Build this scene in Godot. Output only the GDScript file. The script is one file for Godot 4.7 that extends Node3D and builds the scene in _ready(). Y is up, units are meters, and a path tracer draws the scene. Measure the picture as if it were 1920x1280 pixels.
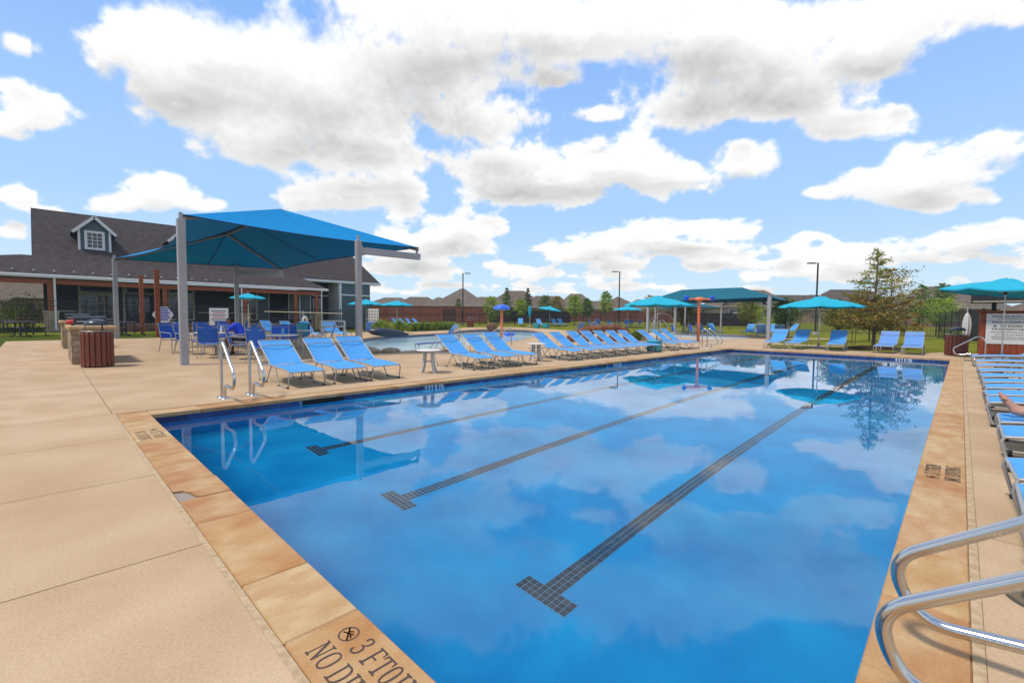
extends Node3D
# A neighbourhood swimming club: lap pool in front, lagoon behind, clubhouse and houses beyond.
# x runs along the lap pool away from the camera, z runs to the right, y is up; metres.

class Geo:
	var v := PackedVector3Array()
	var n := PackedVector3Array()
	var uv := PackedVector2Array()
	var col := PackedColorArray()
	var ix := PackedInt32Array()
	var tint := Color.WHITE
	func vert(p: Vector3, nn: Vector3, u := Vector2.ZERO) -> int:
		v.append(p); n.append(nn); uv.append(u); col.append(tint)
		return v.size() - 1
	func tri(a: Vector3, b: Vector3, c: Vector3) -> void:      # counter-clockwise seen from outside
		var nn := (b - a).cross(c - a).normalized()
		var i := vert(a, nn); vert(b, nn, Vector2(1, 0)); vert(c, nn, Vector2(0, 1))
		ix.append_array([i, i + 2, i + 1])
	func quad(a: Vector3, b: Vector3, c: Vector3, d: Vector3) -> void:
		var nn := (c - a).cross(d - b).normalized()
		var i := vert(a, nn); vert(b, nn, Vector2(1, 0)); vert(c, nn, Vector2(1, 1)); vert(d, nn, Vector2(0, 1))
		ix.append_array([i, i + 2, i + 1, i, i + 3, i + 2])
	func box(o: Vector3, s: Vector3, b := Basis.IDENTITY) -> void:
		var x := b.x * s.x * 0.5
		var y := b.y * s.y * 0.5
		var z := b.z * s.z * 0.5
		quad(o - x - y + z, o + x - y + z, o + x + y + z, o - x + y + z)
		quad(o + x - y - z, o - x - y - z, o - x + y - z, o + x + y - z)
		quad(o + x - y + z, o + x - y - z, o + x + y - z, o + x + y + z)
		quad(o - x - y - z, o - x - y + z, o - x + y + z, o - x + y - z)
		quad(o - x + y + z, o + x + y + z, o + x + y - z, o - x + y - z)
		quad(o - x - y - z, o + x - y - z, o + x - y + z, o - x - y + z)
	func boxa(a: Vector3, b: Vector3) -> void:
		box((a + b) * 0.5, (b - a).abs())
	func cbox(o: Vector3, s: Vector3, e: float, b := Basis.IDENTITY) -> void:   # chamfered box
		var h := s * 0.5
		var at := func(x: float, y: float, z: float) -> Vector3: return o + b.x * x + b.y * y + b.z * z
		for ax in 3:
			for sg in [1.0, -1.0]:
				var q: Array[Vector3] = []
				for k in [[-1, -1], [1, -1], [1, 1], [-1, 1]]:
					var p := Vector3.ZERO
					p[ax] = sg * h[ax]
					p[(ax + 1) % 3] = k[0] * (h[(ax + 1) % 3] - e)
					p[(ax + 2) % 3] = k[1] * (h[(ax + 2) % 3] - e)
					q.append(at.call(p.x, p.y, p.z))
				if sg > 0: quad(q[0], q[1], q[2], q[3])
				else: quad(q[3], q[2], q[1], q[0])
		for ax in 3:
			var u := (ax + 1) % 3
			var w := (ax + 2) % 3
			for su in [1.0, -1.0]:
				for sw in [1.0, -1.0]:
					var q: Array[Vector3] = []
					for k in [[-1, 0], [1, 0], [1, 1], [-1, 1]]:
						var p := Vector3.ZERO
						p[ax] = k[0] * (h[ax] - e)
						p[u] = su * (h[u] - (e if k[1] == 1 else 0.0))
						p[w] = sw * (h[w] - (0.0 if k[1] == 1 else e))
						q.append(at.call(p.x, p.y, p.z))
					if su * sw > 0: quad(q[0], q[1], q[2], q[3])
					else: quad(q[3], q[2], q[1], q[0])
		for sx in [1.0, -1.0]:
			for sy in [1.0, -1.0]:
				for sz in [1.0, -1.0]:
					var a: Vector3 = at.call(sx * h.x, sy * (h.y - e), sz * (h.z - e))
					var c: Vector3 = at.call(sx * (h.x - e), sy * h.y, sz * (h.z - e))
					var d: Vector3 = at.call(sx * (h.x - e), sy * (h.y - e), sz * h.z)
					if sx * sy * sz > 0: tri(a, c, d)
					else: tri(a, d, c)
	func tube(pts: Array, r: float, k := 8, caps := true, r2 := -1.0) -> void:
		var m := pts.size()
		var t0: Vector3 = (pts[1] - pts[0]).normalized()
		var side := t0.cross(Vector3.UP if absf(t0.y) < 0.9 else Vector3.RIGHT).normalized()
		var base := v.size()
		for i in m:
			var d: Vector3 = (pts[mini(i + 1, m - 1)] - pts[maxi(i - 1, 0)]).normalized()
			side = (side - d * side.dot(d)).normalized()
			var up := side.cross(d)
			var rr := r if r2 < 0.0 else lerpf(r, r2, float(i) / (m - 1))
			for j in k + 1:
				var a := TAU * j / k
				var nn := side * cos(a) + up * sin(a)
				vert(pts[i] + nn * rr, nn, Vector2(float(j) / k, float(i)))
		for i in m - 1:
			for j in k:
				var a := base + i * (k + 1) + j
				ix.append_array([a, a + 1, a + k + 2, a, a + k + 2, a + k + 1])
		if caps:
			for e in [0, m - 1]:
				var d: Vector3 = (pts[1] - pts[0]).normalized() * -1.0 if e == 0 else (pts[m - 1] - pts[m - 2]).normalized()
				var c := vert(pts[e], d)
				for j in k:
					var a := v[base + e * (k + 1) + j]
					var b := v[base + e * (k + 1) + j + 1]
					var i1 := vert(a, d)
					var i2 := vert(b, d)
					if e == 0: ix.append_array([c, i1, i2] if (a - pts[e]).cross(b - pts[e]).dot(d) < 0 else [c, i2, i1])
					else: ix.append_array([c, i1, i2] if (a - pts[e]).cross(b - pts[e]).dot(d) < 0 else [c, i2, i1])
	func rod(a: Vector3, b: Vector3, r: float, k := 6, r2 := -1.0) -> void:
		tube([a, b], r, k, true, r2)
	func lathe(prof: Array, o := Vector3.ZERO, k := 20, sx := 1.0, sz := 1.0) -> void:   # prof: Vector2(r, y) from bottom to top
		var base := v.size()
		var m := prof.size()
		for i in m:
			var a: Vector2 = prof[maxi(i - 1, 0)]
			var b: Vector2 = prof[mini(i + 1, m - 1)]
			var t := (b - a).normalized()
			for j in k + 1:
				var an := TAU * j / k
				var dir := Vector3(cos(an), 0, sin(an))
				var nn := (Vector3(dir.x / sx, 0, dir.z / sz) * t.y + Vector3(0, -t.x, 0)).normalized()
				vert(o + Vector3(dir.x * prof[i].x * sx, prof[i].y, dir.z * prof[i].x * sz), nn, Vector2(float(j) / k, float(i) / m))
		for i in m - 1:
			for j in k:
				var p := base + i * (k + 1) + j
				ix.append_array([p, p + 1, p + k + 2, p, p + k + 2, p + k + 1])
	func plate(poly: PackedVector2Array, y: float, up := true, hf = null) -> void:   # flat polygon (x, z), seen from above
		var t := Geometry2D.triangulate_polygon(poly)
		for i in range(0, t.size(), 3):
			var p: Array[Vector3] = []
			for k in 3:
				var q := poly[t[i + k]]
				p.append(Vector3(q.x, y + (hf.call(q.x, q.y) if hf != null else 0.0), q.y))
			var nn := (p[1] - p[0]).cross(p[2] - p[0])
			if (nn.y > 0) == up: tri(p[0], p[1], p[2])
			else: tri(p[0], p[2], p[1])
	func wall(poly: PackedVector2Array, y0: float, y1: float, outward := true, hf = null) -> void:   # upright band round a polygon
		var ccw := not Geometry2D.is_polygon_clockwise(poly)
		for i in poly.size():
			var a := poly[i]
			var b := poly[(i + 1) % poly.size()]
			var ha: float = hf.call(a.x, a.y) if hf != null else 0.0
			var hb: float = hf.call(b.x, b.y) if hf != null else 0.0
			var q := [Vector3(a.x, y0 + ha, a.y), Vector3(b.x, y0 + hb, b.y), Vector3(b.x, y1 + hb, b.y), Vector3(a.x, y1 + ha, a.y)]
			if ccw != outward: quad(q[0], q[1], q[2], q[3])
			else: quad(q[1], q[0], q[3], q[2])
	func slab(poly: PackedVector2Array, y0: float, y1: float, hf = null) -> void:
		plate(poly, y1, true, hf)
		wall(poly, y0, y1, true, hf)
	func grid(f: Callable, nu: int, nv: int, smooth := true) -> void:      # f(u, v) -> point; seen from the side where u x v points
		var base := v.size()
		for j in nv + 1:
			for i in nu + 1:
				var u := float(i) / nu
				var w := float(j) / nv
				var p: Vector3 = f.call(u, w)
				var e := 0.01
				var du: Vector3 = f.call(minf(u + e, 1), w) - f.call(maxf(u - e, 0), w)
				var dv: Vector3 = f.call(u, minf(w + e, 1)) - f.call(u, maxf(w - e, 0))
				vert(p, du.cross(dv).normalized(), Vector2(u, w))
		for j in nv:
			for i in nu:
				var a := base + j * (nu + 1) + i
				ix.append_array([a, a + nu + 2, a + 1, a, a + nu + 1, a + nu + 2])
	func mesh(colored := false) -> ArrayMesh:
		var a := []
		a.resize(Mesh.ARRAY_MAX)
		a[Mesh.ARRAY_VERTEX] = v
		a[Mesh.ARRAY_NORMAL] = n
		a[Mesh.ARRAY_TEX_UV] = uv
		if colored: a[Mesh.ARRAY_COLOR] = col
		a[Mesh.ARRAY_INDEX] = ix
		var m := ArrayMesh.new()
		m.add_surface_from_arrays(Mesh.PRIMITIVE_TRIANGLES, a)
		return m

var rng := RandomNumberGenerator.new()
var used := {}
var M := {}
const ORD := ["first", "second", "third", "fourth", "fifth", "sixth", "seventh", "eighth", "ninth", "tenth", "eleventh", "twelfth", "thirteenth"]

func numbered(called: String) -> String:
	used[called] = used.get(called, 0) + 1
	return called if used[called] == 1 else "%s_%03d" % [called, used[called] - 1]

func tag(o: Node, label: String, category: String, group := "", kind := "") -> Node:
	if label: o.set_meta("label", label)
	if category: o.set_meta("category", category)
	if group: o.set_meta("group", group)
	if kind: o.set_meta("kind", kind)
	return o

func thing(called: String, label: String, category: String, at := Vector3.ZERO, turn := 0.0, group := "") -> Node3D:
	var o := Node3D.new()
	o.name = numbered(called)
	add_child(o)
	o.position = at
	o.rotation_degrees.y = turn
	tag(o, label, category, group)
	return o

func obj(called: String, g: Geo, m: Material, parent: Node = self, colored := false) -> MeshInstance3D:
	return inst(called, g.mesh(colored), m, parent)

func inst(called: String, mesh: Mesh, m: Material, parent: Node = self) -> MeshInstance3D:
	var o := MeshInstance3D.new()
	o.mesh = mesh
	o.material_override = m
	o.name = numbered(called) if parent == self else called
	parent.add_child(o, true)
	return o

func struct(called: String, g: Geo, m: Material, label := "") -> MeshInstance3D:
	var o := obj(called, g, m)
	o.set_meta("kind", "structure")
	if label: o.set_meta("label", label)
	return o

func base_struct(called: String, label := "") -> Node3D:
	var o := Node3D.new()
	o.name = numbered(called)
	add_child(o)
	o.set_meta("kind", "structure")
	if label: o.set_meta("label", label)
	return o

func copy(o: Node3D, at: Vector3, turn: float, label: String, group := "") -> Node3D:
	var c: Node3D = o.duplicate()
	c.name = numbered(String(o.name).rstrip("0123456789").rstrip("_"))
	add_child(c)
	c.position = at
	c.rotation_degrees.y = turn
	c.set_meta("label", label)
	if group: c.set_meta("group", group)
	return c

func text(called: String, s: String, size: float, m: Material, parent: Node, at: Vector3, b := Basis.IDENTITY, serif := false, width := 1.0, deep := 0.003) -> MeshInstance3D:
	var t := TextMesh.new()
	var f := SystemFont.new()
	f.font_names = PackedStringArray(["Droid Serif" if serif else "Droid Sans"])
	if not serif: f.font_weight = 700
	t.font = f
	t.text = s
	t.font_size = 48
	t.pixel_size = size / 34.0
	t.depth = deep
	t.curve_step = 2.0
	var o := inst(called, t, m, parent)
	o.transform = Transform3D(Basis(b.x * width, b.y, b.z), at)
	return o

# ---- materials
func lin(r: float, g: float, b: float) -> Color:          # real-world base colour, given as linear values
	return Color(r, g, b).linear_to_srgb()

func mat(key: String, c: Color, rough := 0.8, metal := 0.0, spec := 0.5) -> StandardMaterial3D:
	if M.has(key): return M[key]
	var m := StandardMaterial3D.new()
	m.resource_name = key
	m.albedo_color = c
	m.roughness = rough
	m.metallic = metal
	m.metallic_specular = spec
	M[key] = m
	return m

func noise(seed_: int, freq: float, oct := 5, type := FastNoiseLite.TYPE_SIMPLEX_SMOOTH) -> FastNoiseLite:
	var f := FastNoiseLite.new()
	f.seed = seed_
	f.noise_type = type
	f.frequency = freq
	f.fractal_octaves = oct
	return f

func ntex(seed_: int, freq: float, lo: Color, hi: Color, size := 512, oct := 5, warp := 0.0, mid := -1.0, stretch := 1) -> NoiseTexture2D:
	var t := NoiseTexture2D.new()
	t.width = size
	t.height = size / stretch
	t.seamless = true
	var f := noise(seed_, freq, oct)
	if warp > 0.0:
		f.domain_warp_enabled = true
		f.domain_warp_amplitude = warp
		f.domain_warp_frequency = freq * 0.7
	t.noise = f
	var g := Gradient.new()
	g.set_color(0, lo)
	g.set_color(1, hi)
	if mid >= 0.0: g.add_point(mid, lo.lerp(hi, 0.25))
	t.color_ramp = g
	return t

func nbump(seed_: int, freq: float, strength: float, size := 512, oct := 5) -> NoiseTexture2D:
	var t := NoiseTexture2D.new()
	t.width = size
	t.height = size
	t.seamless = true
	t.as_normal_map = true
	t.bump_strength = strength
	t.noise = noise(seed_, freq, oct)
	return t

func skin(m: StandardMaterial3D, t: Texture2D, per_metre: Vector3, world := false, bump: Texture2D = null, bs := 1.0) -> StandardMaterial3D:
	m.albedo_texture = t
	m.uv1_triplanar = true
	m.uv1_world_triplanar = world
	m.uv1_scale = per_metre
	if bump:
		m.normal_enabled = true
		m.normal_texture = bump
		m.normal_scale = bs
	return m

func layer(m: StandardMaterial3D, t: Texture2D, per_metre: Vector3, world := false) -> StandardMaterial3D:   # a second pattern, multiplied
	m.detail_enabled = true
	m.detail_albedo = t
	m.detail_blend_mode = BaseMaterial3D.BLEND_MODE_MUL
	m.detail_uv_layer = BaseMaterial3D.DETAIL_UV_2
	m.uv2_triplanar = true
	m.uv2_world_triplanar = world
	m.uv2_scale = per_metre
	return m

func gh(x: float, z: float) -> float:          # the lie of the land
	var l := 0.011 * clampf(-z - 10.0, 0.0, 18.2) * (1.0 - smoothstep(5.0, 11.0, x))
	var d := 0.714 * x - 0.698 * z
	return l + smoothstep(45.0, 85.0, d) * smoothstep(8.0, 16.0, x)

func on(x: float, z: float, up := 0.0) -> Vector3:
	return Vector3(x, gh(x, z) + up, z)

func arc(c: Vector3, a: Vector3, b: Vector3, t0: float, t1: float, k := 6) -> Array:   # points c + a cos t + b sin t, t in degrees
	var o := []
	for i in k + 1:
		var t := deg_to_rad(lerpf(t0, t1, float(i) / k))
		o.append(c + a * cos(t) + b * sin(t))
	return o

func smooth(pts: Array, r: float, k := 5) -> Array:       # polyline with rounded corners
	var o := [pts[0]]
	for i in range(1, pts.size() - 1):
		var p: Vector3 = pts[i]
		var a: Vector3 = pts[i - 1] - p
		var b: Vector3 = pts[i + 1] - p
		var d := minf(r, minf(a.length(), b.length()) * 0.48)
		var p0 := p + a.normalized() * d
		var p1 := p + b.normalized() * d
		for j in k + 1:
			var t := float(j) / k
			o.append(p0.lerp(p, t).lerp(p.lerp(p1, t), t))
	o.append(pts[pts.size() - 1])
	return o

# ---- sky
func clouds() -> Array:     # azimuth, elevation, half width, half height, tilt (degrees)
	return [
		[14.1, 24.8, 12.7, 4.7, 13.0],
		[24.3, 22.5, 16.6, 6.1, 7.6],
		[35.1, 27.7, 15.3, 6.8, 4.5],
		[38.3, 32.8, 20.0, 3.9, 3.4],
		[18.9, 17.8, 8.6, 3.2, 8.7],
		[41.5, 21.4, 9.6, 4.1, 1.8],
		[6.0, 23.6, 3.5, 2.9, 17.3],
		[48.5, 31.0, 9.6, 5.5, -0.9],
		[55.5, 31.6, 7.5, 3.6, -4.0],
		[50.5, 26.7, 4.5, 1.3, -1.5],
		[55.7, 23.1, 3.8, 1.0, -3.2],
		[10.0, 20.2, 5.6, 3.6, 13.5],
		[29.0, 18.3, 8.9, 2.8, 5.5],
		[0.6, 17.0, 3.1, 2.3, 16.3],
		[-1.5, 15.2, 1.7, 1.7, 15.9],
		[-0.8, 21.3, 1.5, 1.2, 20.2],
		[4.2, 21.3, 1.5, 1.4, 17.2],
		[8.5, 11.7, 3.5, 2.1, 9.2],
		[-1.2, 9.7, 1.4, 1.2, 10.8],
		[4.5, 10.0, 2.6, 1.1, 9.1],
		[12.4, 11.0, 2.3, 1.0, 7.6],
		[0.6, 8.7, 2.0, 0.8, 9.2],
		[-1.6, 7.0, 1.5, 1.1, 8.2],
		[26.0, 14.1, 8.7, 3.0, 5.2],
		[32.9, 14.9, 3.4, 3.2, 3.7],
		[20.9, 12.7, 3.2, 1.7, 6.2],
		[39.0, 10.5, 7.1, 3.0, 1.7],
		[33.9, 8.1, 9.4, 2.4, 2.1],
		[28.3, 5.9, 6.0, 1.2, 2.3],
		[68.0, 27.7, 10.4, 6.8, -8.9],
		[63.4, 31.3, 11.6, 3.7, -7.4],
		[74.4, 25.4, 10.9, 4.8, -11.1],
		[83.2, 26.2, 10.2, 3.4, -15.9],
		[89.8, 25.2, 5.0, 2.2, -19.8],
		[65.9, 22.7, 6.8, 2.8, -6.9],
		[76.4, 22.0, 7.2, 2.4, -11.0],
		[83.0, 23.4, 5.3, 1.7, -14.8],
		[81.1, 18.6, 4.8, 1.7, -11.5],
		[85.1, 18.7, 1.2, 0.8, -13.5],
		[56.4, 18.1, 12.4, 3.0, -2.6],
		[46.1, 17.8, 9.1, 3.0, 0.3],
		[63.8, 16.2, 9.4, 2.7, -4.4],
		[71.6, 16.5, 4.0, 2.6, -7.0],
		[50.7, 15.1, 10.9, 2.3, -0.7],
		[71.6, 18.1, 2.1, 1.1, -7.7],
		[43.5, 15.1, 5.9, 2.1, 1.0],
		[83.4, 12.8, 5.7, 1.9, -8.8],
		[87.9, 13.4, 4.3, 2.5, -10.9],
		[91.6, 14.4, 2.8, 2.5, -13.3],
		[86.6, 11.0, 3.6, 1.4, -8.5],
		[79.1, 12.9, 2.3, 0.9, -7.6],
		[91.1, 10.6, 1.6, 0.6, -9.7],
		[59.7, 9.5, 8.0, 2.1, -1.8],
		[67.4, 10.3, 6.8, 1.6, -3.4],
		[54.1, 7.7, 7.1, 1.8, -0.6],
		[65.8, 7.9, 8.7, 1.3, -2.2],
		[72.4, 9.3, 2.1, 1.0, -4.0],
		[76.5, 7.8, 2.1, 0.9, -4.0],
		[76.9, 9.9, 1.7, 0.4, -5.2],
		[78.1, 8.7, 2.1, 0.5, -4.8],
		[80.2, 7.9, 0.9, 0.4, -4.7],
		[91.6, 7.5, 3.2, 1.6, -6.8],
		[87.5, 7.1, 4.4, 1.4, -5.5],
		[84.5, 6.0, 5.6, 1.2, -4.1],
		[92.9, 5.0, 2.7, 1.2, -4.6],
		[81.5, 7.0, 2.6, 0.7, -4.4],
		[90.3, 5.8, 2.0, 0.6, -4.9],
		[48.9, 5.6, 5.3, 1.4, 0.2],
		[57.9, 6.0, 5.7, 1.3, -0.7],
		[69.2, 6.5, 4.7, 1.2, -2.2],
		[74.1, 5.0, 3.6, 1.0, -2.1],
		[77.5, 5.7, 3.3, 1.1, -2.9],
		[81.2, 4.7, 3.5, 1.0, -2.7],
		[89.8, 3.7, 2.7, 0.8, -2.9],
		[85.7, 4.2, 2.3, 0.7, -2.8],
		[35.1, 5.6, 9.5, 1.3, 1.5],
		[31.3, 3.1, 3.7, 0.5, 1.3],
		[38.4, 3.9, 5.2, 0.6, 1.0],
		[48.9, 3.4, 5.9, 0.7, 0.3],
		[61.1, 3.8, 6.7, 0.8, -0.5],
		[73.6, 3.2, 4.6, 0.6, -1.1],
		[92.4, 2.7, 2.5, 0.5, -2.1],
		[28.9, 4.0, 3.0, 0.4, 1.8],
		[43.6, 6.9, 2.0, 0.5, 0.8]]

func sky_image() -> Image:
	var W := 3072
	var H := 1536
	var HH := H / 2
	# broad shapes, quarter size
	var sw := W / 6
	var sh := HH / 6
	var shape := PackedFloat32Array()
	shape.resize(sw * sh)
	var far := noise(11, 0.018, 3)
	for j in sh:
		var el := 90.0 - (j + 0.5) / sh * 90.0
		for i in sw:
			var az := (i + 0.5) / sw * 360.0
			# where the picture shows no particular cloud the same kind of sky goes on
			var out := clampf(maxf(absf(wrapf(az - 45.6, -180, 180)) - 52.0, el - 38.0) / 8.0, 0.0, 1.0)
			var ring := Vector3(cos(deg_to_rad(az)), sin(deg_to_rad(el)) * 1.6, sin(deg_to_rad(az))) * 60.0
			shape[j * sw + i] = out * pow(clampf(far.get_noise_3dv(ring) * 1.6 + 0.45, 0.0, 0.95), 3.0)
	for c in clouds():
		var ca := cos(deg_to_rad(c[4]))
		var sa := sin(deg_to_rad(c[4]))
		var R: float = maxf(c[2], c[3]) * 1.6 + 1.0
		var i0 := floori((c[0] - R) / 360.0 * sw)
		var i1 := int((c[0] + R) / 360.0 * sw) + 1
		var j0 := maxi(int((90.0 - c[1] - R) / 90.0 * sh), 0)
		var j1 := mini(int((90.0 - c[1] + R) / 90.0 * sh) + 1, sh - 1)
		for j in range(j0, j1 + 1):
			for i in range(i0, i1 + 1):
				var dx: float = (i + 0.5) / sw * 360.0 - c[0]
				var dy: float = 90.0 - (j + 0.5) / sh * 90.0 - c[1]
				var px: float = (dx * ca + dy * sa) / c[2]
				var py: float = (dy * ca - dx * sa) / c[3]
				if py < 0.0: py *= 1.15                      # flatter below
				var s: float = 1.0 - sqrt(px * px + py * py) / 1.5
				if s > 0.0:
					shape[j * sw + posmod(i, sw)] += s * s * s
	for i in shape.size(): shape[i] = minf(pow(shape[i], 0.3333), 1.15)
	var im := Image.create_from_data(sw, sh, false, Image.FORMAT_RF, shape.to_byte_array())
	im.resize(W, HH, Image.INTERPOLATE_CUBIC)
	var S := im.get_data().to_float32_array()
	var fa := noise(3, 0.011, 6)
	fa.fractal_gain = 0.60
	fa.domain_warp_enabled = true
	fa.domain_warp_amplitude = 14.0
	fa.domain_warp_frequency = 0.02
	var fb := noise(8, 0.028, 5, FastNoiseLite.TYPE_CELLULAR)
	fb.fractal_gain = 0.62
	fb.cellular_return_type = FastNoiseLite.RETURN_DISTANCE
	fb.cellular_distance_function = FastNoiseLite.DISTANCE_EUCLIDEAN
	fb.domain_warp_enabled = true
	fb.domain_warp_amplitude = 12.0
	fb.domain_warp_frequency = 0.03
	var na := fa.get_seamless_image(W, HH, false, false, 0.1, false).get_data()
	var nb := fb.get_seamless_image(W, HH, false, false, 0.1, false).get_data()
	var ma := 0.0
	var mb := 0.0
	for i in range(0, na.size(), 997):
		ma += na[i]
		mb += nb[i]
	ma /= na.size() / 997.0
	mb /= nb.size() / 997.0
	var D := PackedFloat32Array()
	D.resize(W * HH)
	for y in HH:
		var el := 90.0 - (y + 0.5) / HH * 90.0
		var row := int(420.0 * log(1.0 + el / 16.0)) % HH      # detail flattens towards the horizon
		var o := y * W
		var ro := row * W
		var low := -0.02 * smoothstep(10.0, 4.0, el)
		var det := 0.92 + 0.75 * smoothstep(11.0, 4.0, el)
		for x in W:
			var xn := ro + (x + W / 2 if x < W / 2 else x - W / 2)
			D[o + x] = S[o + x] * 1.55 - 0.60 - low + (na[xn] - ma) * 0.0066 * det - (nb[xn] - mb) * 0.0075 * det
	var out := PackedFloat32Array()
	out.resize(W * H * 3)
	out.fill(0.25)
	for y in HH:
		var el := 90.0 - (y + 0.5) / HH * 90.0
		var t := clampf(el / 34.0, 0.0, 1.0)
		var t2 := clampf((el - 34.0) / 56.0, 0.0, 1.0)
		var sky := Color(0.66, 0.85, 0.97).lerp(Color(0.40, 0.64, 0.97), smoothstep(0.0, 0.40, t)).lerp(Color(0.25, 0.46, 0.92), smoothstep(0.3, 1.0, t)).lerp(Color(0.10, 0.26, 0.70), t2)
		var o := y * W
		var up1 := maxi(y - 6, 0) * W
		var up2 := maxi(y - int(10 + el * 1.1), 0) * W
		var dn := mini(y + 14, HH - 1) * W
		var soft := 1.0 / (0.26 + el * 0.008)
		for x in W:
			var d := D[o + x]
			var r := sky.r
			var g := sky.g
			var b := sky.b
			if d > 0.0:
				var a := minf(d * soft, 1.0)
				a = a * a * (3.0 - 2.0 * a)
				var above := clampf(S[up2 + x] * 1.6 - 0.60, 0.0, 1.0) * clampf(S[o + x] * 1.6 - 0.5 + d * 0.12, 0.0, 1.0)
				var relief := clampf((D[up1 + x] - d) * 0.35, -0.04, 0.05) + clampf((D[dn + x] - d) * -0.16, -0.06, 0.06)
				var white := 1.03 - above * 0.44 - relief
				r += (white * 1.0 - r) * a
				g += (white * 0.995 - g) * a
				b += (white * 0.985 - b) * a
			var k := (o + x) * 3
			out[k] = r
			out[k + 1] = g
			out[k + 2] = b





	return Image.create_from_data(W, H, false, Image.FORMAT_RGBF, out.to_byte_array())

func view() -> void:
	var cam := Camera3D.new()
	cam.name = "camera"
	cam.fov = 73.25
	cam.near = 0.05
	cam.far = 2000.0
	cam.transform = Transform3D(Basis(Vector3(0.69929, 0.00926, 0.71478), Vector3(0.02986, 0.99866, -0.04215), Vector3(-0.71422, 0.05082, 0.69808)).orthonormalized(), Vector3(0, 1.34, 0))
	add_child(cam)
	var env := Environment.new()
	env.background_mode = Environment.BG_SKY
	env.sky = Sky.new()
	var pm := PanoramaSkyMaterial.new()
	pm.panorama = ImageTexture.create_from_image(sky_image())
	env.sky.sky_material = pm
	env.background_energy_multiplier = 1.0
	env.tonemap_mode = Environment.TONE_MAPPER_LINEAR
	env.tonemap_exposure = 1.06
	env.sdfgi_enabled = true
	env.ssao_enabled = true
	env.ssil_enabled = true
	env.fog_enabled = true
	env.fog_density = 0.0006
	env.fog_light_color = Color(0.80, 0.88, 0.96)
	var we := WorldEnvironment.new()
	we.name = "world_environment"
	we.environment = env
	add_child(we)
	var sun := DirectionalLight3D.new()
	sun.name = "sun"
	sun.light_energy = 0.95
	sun.light_color = Color(1.0, 0.96, 0.90)
	sun.light_angular_distance = 9.0
	sun.shadow_enabled = true
	add_child(sun)
	# high, from the left and a little behind the camera
	sun.look_at_from_position(Vector3(-25, 47, -7), Vector3.ZERO, Vector3.FORWARD)

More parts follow.
